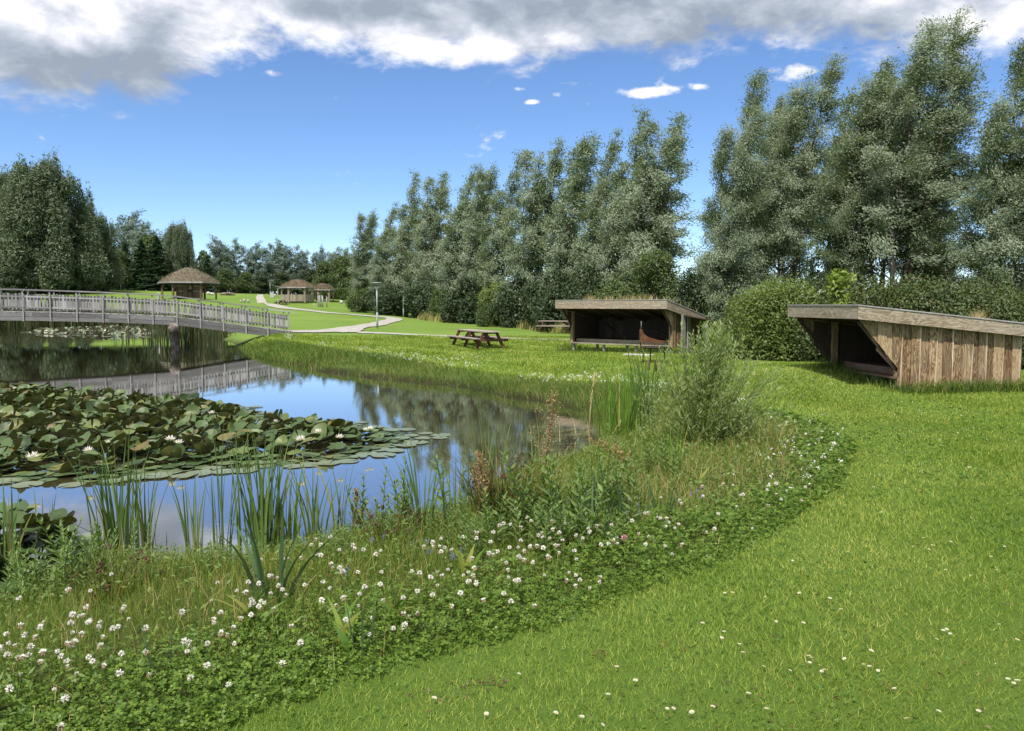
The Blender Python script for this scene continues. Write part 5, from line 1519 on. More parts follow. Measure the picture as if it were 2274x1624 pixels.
# ================================================================== water lilies
def pad_mesh_block(C, r, tiltdir, tilt, cup, rng, n=14):
    """notched round leaves, cupped and tilted -> verts, tris"""
    m = len(C)
    a = np.linspace(.16, 2 * np.pi - .16, n)
    rot = rng.uniform(0, 2 * np.pi, m)
    ca, sa = np.cos(a[None] + rot[:, None]), np.sin(a[None] + rot[:, None])
    V = []
    wav = 1 + .05 * np.sin(a[None] * 5 + rng.uniform(0, 6, m)[:, None])
    for f in (.55, 1.0):
        zz = cup[:, None] * r[:, None] * f ** 2 * (1 + .55 * np.sin(2 * a[None] + rng.uniform(0, 6, m)[:, None])) + (r[:, None] * .05 * np.sin(a[None] * 4 + rng.uniform(0, 6, m)[:, None]) * f * np.clip(cup[:, None] * 4, 0, 1))
        V.append(np.stack([ca * r[:, None] * f * wav, sa * r[:, None] * f * wav, zz], -1))
    P = np.concatenate([np.zeros((m, 1, 3)), V[0], V[1]], 1)
    # tilt about a horizontal axis
    ax = np.stack([-np.sin(tiltdir), np.cos(tiltdir), np.zeros(m)], 1)[:, None]
    ct, st = np.cos(tilt)[:, None, None], np.sin(tilt)[:, None, None]
    P = P * ct + np.cross(np.broadcast_to(ax, P.shape), P) * st + ax * (P * ax).sum(-1, keepdims=True) * (1 - ct)
    P = P + C[:, None]
    k = 2 * n + 1
    b = (np.arange(m) * k)[:, None]
    i = np.arange(n - 1)[None]
    T = np.stack([b + 0 * i, b + 1 + i, b + 2 + i], -1).reshape(-1, 3)
    Q = np.stack([b + 1 + i, b + 1 + n + i, b + 2 + n + i, b + 2 + i], -1).reshape(-1, 4)
    return P.reshape(-1, 3), T, Q

PATCH_PX = [(-260, 842), (0, 862), (180, 866), (300, 880), (430, 892), (530, 900), (600, 924), (700, 938), (820, 946), (890, 962), (905, 985), (860, 1002), (790, 1020), (690, 1030), (560, 1032), (430, 1046), (320, 1060), (200, 1068), (0, 1072), (-260, 1072)]
PATCH = np.array([on_z(px, py, WATER_Z)[:2] for px, py in PATCH_PX])
NEARP_PX = [(-200, 1200), (20, 1196), (110, 1186), (190, 1200), (250, 1232), (230, 1262), (100, 1300), (0, 1352), (-200, 1440)]
NEARP = np.array([on_z(px, py, WATER_Z)[:2] for px, py in NEARP_PX])
FARP_PX = [(40, 739), (110, 733), (200, 729), (300, 727), (350, 732), (345, 744), (290, 750), (180, 747), (90, 743)]
FARP = np.array([on_z(px, py, WATER_Z)[:2] for px, py in FARP_PX])

def poisson(P, n, r, rng):
    lo, hi = P.min(0), P.max(0)
    pts = []
    cell = {}
    for _ in range(n * 30):
        p = rng.uniform(lo, hi)
        c = (int(p[0] // r), int(p[1] // r))
        if any((q[0] - p[0]) ** 2 + (q[1] - p[1]) ** 2 < r * r for dx in (-1, 0, 1) for dy in (-1, 0, 1) for q in cell.get((c[0] + dx, c[1] + dy), ())): continue
        cell.setdefault(c, []).append(p); pts.append(p)
        if len(pts) >= n: break
    pts = np.array(pts)
    return pts[sdist(P, pts[:, 0], pts[:, 1]) < 0]

def lily_mat_of(P, n, r, rad, seed, name, label, raised=.17, soft=.9, mat=None):
    rng = np.random.default_rng(seed)
    pts = poisson(P, n, r, rng)
    s = -sdist(P, pts[:, 0], pts[:, 1])
    inn = np.clip((s - .25 * soft) / soft, 0, 1)
    m = len(pts)
    z = WATER_Z + .008 + inn * raised * rng.uniform(.1, 1.25, m)
    rr = rad * rng.uniform(.72, 1.2, m)
    tilt = np.where(inn > .1, np.abs(rng.normal(0, .45, m)) * inn, .0)
    big = rng.random(m) < .17 * inn
    tilt = np.where(big, rng.uniform(.8, 1.25, m), tilt)
    tilt = np.minimum(tilt, 1.3)
    cup = np.where(inn > .1, rng.uniform(.05, .60, m) * inn, 0)
    z = np.maximum(z, WATER_Z + .008 + np.where(inn > .05, np.sin(tilt) * rr * .75, 0))
    # wind from the left lifts the leaves' left rims
    td = rng.normal(np.pi * 1.0, 1.1, m)
    V, T, Q = pad_mesh_block(np.concatenate([pts, z[:, None]], 1), rr, td, tilt, cup, rng)
    # stalks of the raised ones
    o = link_mesh(name, np_mesh(V, [T, Q], smooth=True), mat or M_LILY)
    tag(o, label, 'water lilies', None, 'stuff')
    return pts, s, z
lp, ls, lz = lily_mat_of(PATCH, 7000, .088, .136, 141, 'lily_leaves', 'dense raft of crowded dark water lily leaves in the middle of the pond', .20)
lily_mat_of(NEARP, 520, .12, .15, 142, 'lily_leaves', 'small crowd of water lily leaves at the near shore, bottom left', .30, .3)
lily_mat_of(FARP, 1500, .26, .19, 143, 'lily_leaves', 'far raft of flat water lily leaves beyond the bridge', .06, .9, M_LILYPAD)

# single flat pads floating round the rafts
def floating_pads():
    rng = np.random.default_rng(151)
    one = []
    for s_ in range(4):
        V, T, Q = pad_mesh_block(np.zeros((1, 3)), np.array([1.0]), np.zeros(1), np.zeros(1), np.array([.012 + .01 * s_]), np.random.default_rng(s_), 22)
        one.append(np_mesh(V, [T, Q], smooth=True))
        one[-1].materials.append(M_LILYPAD)
    edge_px = [(985, 968), (950, 962), (975, 975), (935, 975), (915, 968), (890, 975), (900, 990), (930, 984), (870, 990), (845, 1000), (820, 1008), (880, 1004), (850, 1012), (800, 1015), (770, 1025), (730, 1030), (690, 1035), (650, 1036), (760, 1012), (700, 1020), (620, 1040), (580, 1038), (540, 1046), (500, 1050), (470, 1042), (440, 1052),
               (350, 1059), (300, 1063), (160, 1076), (60, 1076), (10, 1070), (250, 1070), (380, 1050), (320, 1046), (410, 1058), (540, 908), (560, 914), (520, 906), (590, 918), (640, 932), (570, 905), (760, 944), (800, 940), (840, 950), (60, 1184), (90, 1178), (40, 1190), (215, 1222), (240, 1228), (255, 1222), (130, 1186), (205, 1195), (870, 955), (905, 955), (510, 1030), (590, 1028), (660, 1022)]
    lab1 = 'flat pale green lily leaf floating at the rim of a lily raft'
    proto = None
    used = []
    for i, (px, py) in enumerate(edge_px):
        p = on_z(px + rng.normal(0, 3), py + rng.normal(0, 1), WATER_Z)
        r = rng.uniform(.13, .19)
        if any((p[0] - u[0]) ** 2 + (p[1] - u[1]) ** 2 < (.75 * (r + u[2])) ** 2 for u in used): continue
        used.append((p[0], p[1], r))
        o = bpy.data.objects.new('lily_pad', one[i % 4]); COL.objects.link(o)
        o.location = (p[0], p[1], WATER_Z + .006 + .0015 * (i % 7)); o.scale = (r, r, r * .6); o.rotation_euler = (0, 0, rng.uniform(0, 6.28))
        tag(o, lab1, 'lily pad', 'flat lily pads round the rafts')
floating_pads()

M_PETAL = leaf_mat('lily_petals', [(0, (.78, .70, .70)), (.5, (.84, .81, .80)), (1, (.86, .85, .84))], transl=.25, rough=.5)
M_STAMEN = plain_mat('lily_stamens', [(.3, (.55, .33, .04)), (.7, (.72, .50, .08))], scale=20, rough=.7)
def lily_flower_proto():
    rng = np.random.default_rng(161)
    V, F = [], []
    for ring, (n, el, L, wd) in enumerate([(9, .16, 1.0, .30), (8, .55, .92, .27), (6, .95, .75, .22)]):
        for k in range(n):
            a = 2 * np.pi * (k + .5 * ring) / n + rng.normal(0, .06)
            e = el + rng.normal(0, .08)
            d = np.array([math.cos(a) * math.cos(e), math.sin(a) * math.cos(e), math.sin(e)])
            s = np.array([-math.sin(a), math.cos(a), 0]); nn = np.cross(d, s)
            b = len(V)
            V += [d * .08, d * .5 * L - s * wd * .5 + nn * -.05, d * .5 * L + s * wd * .5 + nn * -.05, d * .5 * L - nn * -.06 * -1, d * L + np.array([0, 0, .10])]
            F += [(b, b + 1, b + 3), (b, b + 3, b + 2), (b + 1, b + 4, b + 3), (b + 3, b + 4, b + 2)]
    t = thing('lily_flower', '', 'flower', (0, 0, 0))
    link_mesh('petals', np_mesh(np.array(V), [np.array(F)], smooth=True), M_PETAL, t)
    m = MB()
    for k in range(14):
        a = k * 2.4; r = .03 + .012 * k
        m.tube([(r * math.cos(a), r * math.sin(a), .05), (r * 1.2 * math.cos(a), r * 1.2 * math.sin(a), .34)], [.03, .02], 4)
    m.build('stamens', M_STAMEN, t)
    return t
LF = lily_flower_proto()
first = True
FL = [(72, 1010, 1.15, 'white lily flower nearest the bottom left, wide open on the raft'), (196, 996, .95, 'pinkish white lily flower with an orange middle, right of the lowest one'), (378, 972, 1.1, 'white lily flower, left one of the pair in the middle of the raft'), (398, 979, .9, 'white lily flower tilted, right one of the pair in the middle of the raft'),
      (470, 913, .85, 'small white lily flower on the back slope of the raft'), (668, 972, 1.1, 'white lily flower in the right third of the raft, lowest of three'), (706, 955, .95, 'white lily flower above the one in the right third of the raft'), (754, 967, .9, 'white lily flower rightmost on the raft, among dark leaves'), (822, 948, .8, 'white lily flower at the right tip of the raft'), (812, 950, .7, 'half-hidden white lily flower beside the one at the right tip'),
      (612, 931, .6, 'small half-open lily flower behind the three on the right'), (240, 978, .5, 'small lily bud left of the middle pair'), (32, 858, .7, 'white lily flower on the far left rim of the raft'), (222, 880, .6, 'white lily flower at the far rim below the bridge mirror image'), (146, 862, .6, 'pale lily flower on the far rim, left half')]
def on_raft(px, py):
    p = on_z(px, py + 5, WATER_Z + .31)
    return p
for px, py, s_, lab in FL:
    p = on_raft(px, py)
    sz = .086 * s_
    if first:
        LF.location = p; LF.scale = (sz, sz, sz); LF['label'] = lab; first = False; LF['group'] = 'lily flowers'
    else:
        copy_tree(LF, p, px * .3, sz, lab, 'lily flowers')
rng = np.random.default_rng(171)
for i in range(34):
    px, py = rng.uniform(75, 340), rng.uniform(731, 746)
    p = on_z(px, py, WATER_Z)
    if sdist(FARP, [p[0]], [p[1]])[0] > -.2: continue
    p[2] = WATER_Z + .06
    copy_tree(LF, p, i, rng.uniform(.16, .26), 'white lily flower on the far raft beyond the bridge', 'lily flowers beyond the bridge')

# ================================================================== reeds and other single plants of the shore
def reed_clump(n, h, spread, seed, w=.016, bend=(.03, .28), fan=.5, segs=5, lean=None):
    rng = np.random.default_rng(seed)
    base = np.concatenate([rng.normal(0, spread, (n, 2)), np.full((n, 1), -.12)], 1)
    az = np.arctan2(base[:, 1], base[:, 0]) + rng.normal(0, .9, n)
    hh = h * rng.uniform(.66, 1.15, n) + .12
    v, q = blades(base, hh, az, rng.uniform(bend[0], bend[1], n) * (.4 + fan), w * 1.3 * rng.uniform(.75, 1.25, n), segs, rng, taper=.36)
    # a few broken blades that hang over
    k = max(1, n // 6)
    base2 = np.concatenate([rng.normal(0, spread, (k, 2)), np.full((k, 1), -.1)], 1)
    v2, q2 = blades(base2, h * rng.uniform(.5, .8, k), rng.uniform(0, 6.28, k), rng.uniform(.7, 1.1, k), w * .8, segs, rng, droop=.35)
    return np.concatenate([v, v2]), np.concatenate([q, q2 + len(v)])

def reed(px, py, top, n, lab, seed, mat=None, spread=.05, w=.016, name='reed_clump', cat='reeds', grp='reed clumps along the near shore', heads=0, **kw):
    p = ground_at(px, py) if not isinstance(px, tuple) else None
    h = at_y(px, top, p[1])[2] - p[2]
    if n > 5: n = int(n * 1.7)
    t = thing(name, lab, cat, p, 0, grp)
    v, q = reed_clump(n, h, spread, seed, w=w, **kw)
    link_mesh('blades', np_mesh(v, [q]), mat or M_REED, t)
    r = random.Random(seed)
    if n >= 8:                                          # the dead sheaths and stubs at the foot
        rng = np.random.default_rng(seed + 500)
        m = max(3, n // 5)
        b = np.concatenate([rng.normal(0, spread * 1.8, (m, 2)), np.full((m, 1), -.1)], 1)
        v, q = blades(b, rng.uniform(.15, .4, m) * h + .1, rng.uniform(0, 6.28, m), rng.uniform(.0, .7, m), w * .7, 3, rng)
        link_mesh('dead_leaves', np_mesh(v, [q]), M_STRAW, t)
    for i in range(heads):
        x, y, hh = r.uniform(-.08, .08), r.uniform(-.05, .05), h * r.uniform(.82, .98)
        m = MB(); m.tube([(x, y, 0), (x + .02, y, hh * .7), (x + .03, y, hh)], [.006, .005, .003], 6); st = m.build('flower_stem', M_STEM, t)
        m = MB(); m.lathe([(.0, hh * .80), (.013, hh * .81), (.016, hh * .85), (.015, hh * .92), (.0, hh * .935)], 8, (x + .027, y, 0)); m.build('seed_head', M_BROWNSTEM, st)
    return t
reed(14, 1300, 1076, 15, 'reed clump at the left edge with broad blades, behind the corner lily leaves', 201, spread=.05, w=.020)
reed(100, 1235, 1092, 7, 'sparse reed clump of a few upright blades over the corner lily leaves', 202, spread=.04, w=.018)
reed(262, 1232, 962, 26, 'tallest dense reed clump standing in front of the lily raft, left part', 203, spread=.07, w=.018)
reed(322, 1228, 1008, 9, 'thin reed clump just right of the tallest dense one', 204, spread=.035)
reed(432, 1243, 1040, 12, 'reed clump of medium height left of the broad grey-green iris', 205, spread=.06)
reed(496, 1243, 930, 9, 'slim tall reed clump left of the dense middle one', 206, spread=.04)
reed(582, 1226, 955, 28, 'dense tall reed clump in the middle of the near shore', 207, spread=.085, w=.018)
reed(640, 1208, 1035, 12, 'yellowish reed clump leaning right, behind the iris', 208, mat=M_REED_BRIGHT, spread=.045)
reed(704, 1215, 1008, 15, 'reed clump with spreading blades right of the iris', 209, spread=.05, fan=.9)
reed(757, 1200, 1018, 7, 'narrow reed clump between two wider ones, close to open water', 210, spread=.03)
reed(940, 1190, 978, 17, 'reed clump with blades fanning out, before the open blue water', 211, spread=.06, fan=1.0)
reed(1005, 1160, 990, 10, 'reed clump with dark upright blades beside the fanned one', 212, spread=.05)
reed(1078, 1075, 893, 14, 'reed clump behind the brown rushes', 213, spread=.10)
reed(1190, 1035, 918, 9, 'small reed clump in the bay left of the tall dock', 214, spread=.08)
reed(1238, 985, 842, 5, 'few thin reed blades right behind the tall dock', 215, spread=.05)
reed(1385, 968, 805, 44, 'dense bright green reed stand at the end of the bay', 216, mat=M_REED_BRIGHT, spread=.22, w=.021, bend=(.0, .42))
reed(1440, 955, 765, 22, 'reed clump with brown cigar-shaped seed heads beside the bushy willow', 217, spread=.09, w=.024, heads=3, fan=.8)
reed(610, 1330, 1100, 8, 'iris clump with broad grey-green blades, lowest of the shore plants in the middle', 218, mat=M_IRIS, spread=.07, w=.024, name='iris_clump', cat='iris', bend=(.05, .5), fan=.9)
reed(355, 1530, 1335, 5, 'few lone grass-green blades standing in the clover at the bottom left', 219, mat=M_IRIS, spread=.02, w=.013, name='iris_shoot', cat='iris')
reed(810, 1460, 1330, 5, 'small iris shoot in the middle of the clover belt', 220, mat=M_IRIS, spread=.02, w=.012, name='iris_shoot', cat='iris')
reed(1310, 1180, 1060, 16, 'loose iris clump under the leafy herbs right of the bay', 221, mat=M_IRIS, spread=.14, w=.020, name='iris_clump', cat='iris')
reed(1430, 1160, 1070, 12, 'iris clump with dark blades at the left rim of the dry grass', 222, mat=M_IRIS, spread=.12, w=.018, name='iris_clump', cat='iris')
reed(1500, 1040, 930, 10, 'thin yellow-green blades below the bushy willow, left side', 223, mat=M_REED_BRIGHT, spread=.05, w=.010)

# reeds standing in the water behind the bridge pier
def far_reeds():
    for i, (px, py, top, n, lab) in enumerate([(352, 764, 716, 70, 'dark reed stand left of the bridge pier'), (412, 768, 712, 80, 'dark reed stand right of the bridge pier'), (452, 762, 716, 60, 'dark reed stand under the sloping part of the bridge'), (485, 752, 722, 50, 'dark reeds at the bank under the bridge end'), (283, 758, 738, 24, 'low sparse reeds in front of the far lily raft')]):
        p = on_z(px, py, WATER_Z)
        h = at_y(px, top, p[1])[2] - WATER_Z + (.9 if i in (1, 2) else .2)
        t = thing('reed_stand', lab, 'reeds', p, 0, 'reed stands by the bridge')
        v, q = reed_clump(n, h, .42, 230 + i, w=.035, bend=(.02, .3))
        link_mesh('blades', np_mesh(v, [q]), M_REED_DARK, t)
def far_sedge():
    rng = np.random.default_rng(239)
    n = 9000
    px = rng.uniform(-150, 500, n)
    e = [(-150, 719.5), (200, 719.5), (330, 722.5), (420, 729.5), (470, 738.5), (500, 752)]
    py = np.interp(px, [a for a, _ in e], [b for _, b in e]) + rng.uniform(-.6, 1.0, n)
    P = np.array([on_z(a, b, WATER_Z) for a, b in zip(px, py)]); P[:, 2] -= .1
    v, q = blades(P, rng.uniform(.6, 1.0, n) * np.interp(P[:, 1], [45, 95], [.9, 1.0]) * np.interp(px, [200, 260, 350, 420], [3.0, 2.2, 2.0, 1.7]), rng.uniform(0, 6.28, n), rng.uniform(.05, .5, n), rng.uniform(.05, .10, n) * P[:, 1] / 95, 2, rng)
    o = link_mesh('shore_sedge', np_mesh(v, [q]), M_REED_DARK); tag(o, 'dark sedge along the far waterline behind the bridge', 'sedge', None, 'stuff')
M_REED_DARK = leaf_mat('dark_reeds', [(0, (.030, .05, .018)), (.6, (.06, .085, .028)), (1, (.15, .13, .06))], transl=.2)
far_reeds()
far_sedge()

# brown-flowered rushes
def rushes(px, py, top, n, lab, seed, spread=.16, heads=40):
    p = ground_at(px, py); h = at_y(px, top, p[1])[2] - p[2]
    t = thing('rush_tuft', lab, 'rushes', p, 0, 'rush tufts')
    rng = np.random.default_rng(seed)
    base = np.concatenate([rng.normal(0, spread * .6, (n, 2)), np.full((n, 1), -.06)], 1)
    az = np.arctan2(base[:, 1], base[:, 0]) + rng.normal(0, .5, n)
    hh = h * rng.uniform(.5, 1.08, n); bd = rng.uniform(.1, .62, n)
    v, q = blades(base, hh, az, bd, .0095, 4, rng, taper=.35)
    link_mesh('stems', np_mesh(v, [q]), M_RUSH, t)
    k = rng.choice(n, heads, replace=False)
    tt = .78
    c = np.stack([base[k, 0] + np.cos(az[k]) * bd[k] * hh[k] * tt ** 2, base[k, 1] + np.sin(az[k]) * bd[k] * hh[k] * tt ** 2, base[k, 2] + hh[k] * tt * (1 - .22 * bd[k] * tt)], 1)
    C = np.repeat(c, 9, 0) + rng.normal(0, .011, (heads * 9, 3))
    v, q = rhombs(C, rng.normal(0, 1, C.shape), .024, .015, rng)
    link_mesh('flower_heads', np_mesh(v, [q]), M_BROWNHEAD, t)
M_BROWNHEAD = leaf_mat('brown_heads', [(0, (.05, .025, .015)), (1, (.13, .07, .035))], transl=.05)
rushes(1125, 1165, 970, 460, 'big tuft of brownish rushes with dark flower knots, at the mouth of the bay', 241, .20, 60)
rushes(870, 1215, 1080, 60, 'thin tuft of rushes with dark knots in front of the fanned reeds', 242, .14, 22)
rushes(250, 1330, 1175, 90, 'arching dark rushes in front of the tallest reed clump', 243, .16, 14)

# docks with red-brown seed spikes
M_DOCK = leaf_mat('dock_seeds', [(0, (.20, .10, .05)), (.5, (.36, .22, .10)), (1, (.40, .33, .14))], transl=.2)
def dock(px, py, top, lab, seed, w=.045, lean=(0, 0), name='dock_plant'):
    p = ground_at(px, py); h = at_y(px, top, p[1])[2] - p[2]
    t = thing(name, lab, 'dock plant', p, 0, 'dock plants')
    rng = np.random.default_rng(seed)
    l = np.array([lean[0], lean[1], 0.0])
    ts = np.linspace(0, 1, 8)[:, None]
    P = np.array([0, 0, 1.0]) * h * ts + l * ts ** 1.6 + rng.normal(0, .004, (8, 3))
    v, q = tubes([P], [np.linspace(.010, .003, 8)], 6)
    link_mesh('stem', np_mesh(v, [q], smooth=True), M_BROWNSTEM, t)
    C = []
    for k in range(17):                                  # whorls on short side spikes
        f = rng.uniform(.36, .98); c0 = np.array([0, 0, 1.0]) * h * f + l * f ** 1.6
        ln = w * 2.6 * (1.15 - f) + w * .4; az = rng.uniform(0, 6.28)
        d = unit(np.array([math.cos(az) * .45, math.sin(az) * .45, 1.0]))
        m = 46
        C.append(c0 + d * (rng.random((m, 1)) * ln * 2.2) + rng.normal(0, w * .24, (m, 3)))
    C = np.concatenate(C)
    v, q = rhombs(C, rng.normal(0, 1, C.shape), .014 * rng.uniform(.7, 1.4, len(C)), .011, rng)
    link_mesh('seed_spike', np_mesh(v, [q]), M_DOCK, t)
    n = 14
    b = np.stack([rng.normal(0, .05, n), rng.normal(0, .05, n), np.zeros(n)], 1)
    v, q = blades(b, h * rng.uniform(.15, .38, n), rng.uniform(0, 6.28, n), rng.uniform(.5, 1.1, n), .045, 4, rng, taper=.5)
    link_mesh('leaves', np_mesh(v, [q]), M_HERB, t)
dock(1206, 1130, 888, 'tall dock with a thick red-brown seed spike, at the bay', 251, .075, (.10, 0))
dock(1066, 1185, 1015, 'slim reddish dock at the left edge of the brown rushes', 252, .042)
dock(1440, 1085, 985, 'dock with a brown seed spike drooping to the left, below the bright reeds', 253, .03, (-.55, .1))
dock(792, 1200, 1090, 'small yellowish dock left of the fanned reeds', 254, .022)

# leafy herbs
def herb_meshes(seed, n=9, h=.55, spread=.16, leaf=.105, lw=.022):
    rng = np.random.default_rng(seed)
    paths, rad, C, D, L = [], [], [], [], []
    for i in range(n):
        b = np.array([*rng.normal(0, spread, 2), -.03]); hh = h * rng.uniform(.55, 1.05)
        ln = rng.normal(0, .10, 2) * hh
        ts = np.linspace(0, 1, 6)[:, None]
        P = b + np.array([0, 0, 1.0]) * hh * ts + np.array([ln[0], ln[1], 0]) * ts ** 1.7
        paths.append(P); rad.append(np.linspace(.0045, .0018, 6))
        k = int(16 * hh / h)
        for j in range(k):
            f = .15 + .85 * (j + .5) / k; q = np.array([np.interp(f, ts[:, 0], P[:, c]) for c in range(3)])
            for s in (0, np.pi):
                a = j * 1.57 + s + rng.normal(0, .25)
                lf = leaf * (1.15 - .75 * f) * rng.uniform(.8, 1.2) + .012
                d = np.array([math.cos(a), math.sin(a), .55 + .6 * f + rng.normal(0, .15)])
                d /= np.linalg.norm(d)
                C.append(q + d * lf * .5); D.append(d); L.append(lf)
    C, D, L = np.array(C), np.array(D), np.array(L)
    S = unit(np.cross(D, np.array([0, 0, 1.0])) + rng.normal(0, .15, D.shape)); Nn = np.cross(S, D)
    W = (L * .27)[:, None]; l = L[:, None]
    v = np.stack([C - D * l * .5, C - S * W * .5 - D * l * .1 - Nn * 0, C + D * l * .5 - np.array([0, 0, .12]) * l, C + S * W * .5 - D * l * .1], 1).reshape(-1, 3)
    q = np.arange(len(C) * 4).reshape(-1, 4)
    tv, tq = tubes(paths, rad, 4)
    return np_mesh(tv, [tq], smooth=True), np_mesh(v, [q])
HB = [(0, 1195, 1190, 1005, 1.2, 'tall leafy herb clump right beside the foot of the tall dock'), (1, 1262, 1175, 1040, 1.1, 'leafy willowherb clump right of the tall dock'), (0, 1330, 1150, 1000, 1.0, 'leafy herb clump below the floating dead reeds'), (1, 1160, 1215, 1090, 1.1, 'leafy herb clump at the foot of the brown rushes'),
      (0, 885, 1195, 1045, 1.0, 'pale leafy herb rising against blue water beside the fanned reeds'), (1, 845, 1205, 1110, 1.0, 'low leafy herb clump left of the pale one against blue water'), (0, 175, 1300, 1150, 1.0, 'leafy herb clump with pale green tips beside the corner lily leaves'), (1, 235, 1290, 1165, .8, 'leafy herb with one bent top left of the tallest reed clump'), (1, 70, 1330, 1205, 1.0, 'leafy herb clump in front of the corner lily leaves'),
      (0, 1380, 1120, 1010, 1.0, 'leafy herb clump under the drooping dock spike'), (1, 1050, 1230, 1130, 1.1, 'low leafy herb clump between iris and rushes'), (0, 1460, 1060, 960, 1.0, 'leafy herb clump in front of the bright reed stand'), (1, 1300, 1225, 1120, 1.2, 'leafy herb clump at the back rim of the clover, middle'), (0, 470, 1275, 1200, 1.0, 'small leafy herb among the reeds left of the iris'), (1, 340, 1290, 1215, 1.0, 'small leafy herb at the foot of the thin reed clump'),
      (0, 1240, 1235, 1125, 1.2, 'leafy herb clump behind the clover left of the one in the middle'), (1, 1000, 1215, 1130, 1.1, 'leafy herb clump at the foot of the dark upright reeds'), (0, 760, 1250, 1160, 1.0, 'leafy herb clump right of the iris foot')]
for v_, px, py, top, wd, lab in HB:
    p = ground_at(px, py); h = at_y(px, top, p[1])[2] - p[2]; s = 1.12 * h / .55
    place_plant(f'herb{v_}', lambda: herb_meshes(260 + v_, 15 if v_ == 0 else 12), [M_STEM, M_HERB], 'leafy_herb', lab, 'herb', p, px * .9, (s * wd, s * wd, s), 'leafy herbs on the near bank', ('stem', 'leaves'))

# broad dock leaves lying in the clover
M_BROAD = leaf_mat('broad_leaves', [(0, (.07, .15, .02)), (.6, (.12, .21, .03)), (1, (.24, .25, .05))], transl=.3, rough=.4)
for i, (px, py, lab) in enumerate([(765, 1440, 'broad light green leaf rosette in the clover, left of the small iris shoot'), (1040, 1300, 'broad leaf rosette at the upper rim of the clover belt'), (560, 1400, 'broad leaf rosette in the clover below the iris clump'), (880, 1390, 'broad leaf rosette right of the small iris shoot'), (1540, 1090, 'broad leaf rosette in the dry grass below the bushy willow')]):
    p = ground_at(px, py)
    rng = np.random.default_rng(280 + i); n = 7
    b = np.concatenate([rng.normal(0, .03, (n, 2)), np.full((n, 1), .02)], 1)
    v, q = blades(b, rng.uniform(.14, .24, n), rng.uniform(0, 6.28, n), rng.uniform(.5, 1.1, n), .055, 5, rng, taper=.45)
    o = link_mesh('leaf_rosette', np_mesh(v, [q]), M_BROAD); o.location = p
    tag(o, lab, 'plant', 'broad leaf rosettes')

# the bushy young willow
def young_willow():
    p = ground_at(1568, 988); rng = np.random.default_rng(291)
    H = at_y(1568, 715, p[1])[2] - p[2]
    k = p[1] / FPX
    t = thing('willow_bush', 'bushy young willow with narrow grey-green leaves, right of the reeds', 'bush', p, 0)
    paths, rad, C, D, L = [], [], [], [], []
    n = 240
    for i in range(n):
        a = rng.uniform(0, 6.28); sp = abs(rng.normal(0, .43)) * 1.0
        inner = np.exp(-(sp / .62) ** 2)
        hh = H * np.clip(rng.uniform(.5, 1.0) * (.58 + .52 * inner), .2, 1.03)
        e = np.array([math.cos(a) * sp * 1.35 + .04, math.sin(a) * sp, 0])
        b = np.array([*rng.normal(0, .07, 2), -.05])
        ts = np.linspace(0, 1, 7)[:, None]
        P = b + e * ts ** .85 + np.array([0, 0, 1.0]) * hh * ts + np.array([.06, 0, 0]) * ts ** 2 + rng.normal(0, .006, (7, 3))
        paths.append(P); rad.append(np.linspace(.006, .0015, 7))
        m = int(60 * hh / H) + 16
        f = rng.uniform(.12, 1.0, m); q = np.stack([np.interp(f, ts[:, 0], P[:, c]) for c in range(3)], 1)
        tang = unit(P[-1] - P[2])
        az = rng.uniform(0, 6.28, m)
        d = np.stack([np.cos(az), np.sin(az), np.zeros(m)], 1) * .75 + tang * rng.uniform(.5, 1.3, (m, 1))
        d = unit(d); l = rng.uniform(.055, .12, m) * (1 - .3 * f)
        C.append(q + d * l[:, None] * .5); D.append(d); L.append(l)
    C, D, L = np.concatenate(C), np.concatenate(D), np.concatenate(L)
    v, q = rhombs(C, D, L, L * .20, rng, 1.8)
    tv, tq = tubes(paths, rad, 4)
    link_mesh('stems', np_mesh(tv, [tq], smooth=True), M_STEM, t)
    link_mesh('foliage', np_mesh(v, [q]), M_SALIX, t)
    # the low skirt to its right
    p2 = ground_at(1640, 985)
    place_plant('skirt', lambda: herb_meshes(295, 30, .62, .20, .075), [M_STEM, M_SALIX], 'willow_sucker', 'low leafy willow shoots at the right foot of the bushy young willow', 'shoots', p2, 0, 1.0, None, ('stem', 'leaves'))
    p3 = ground_at(1500, 985)
    copy_tree(PROTO['skirt'], p3, 1.0, .9, 'low leafy willow shoots at the left foot of the bushy young willow')
young_willow()

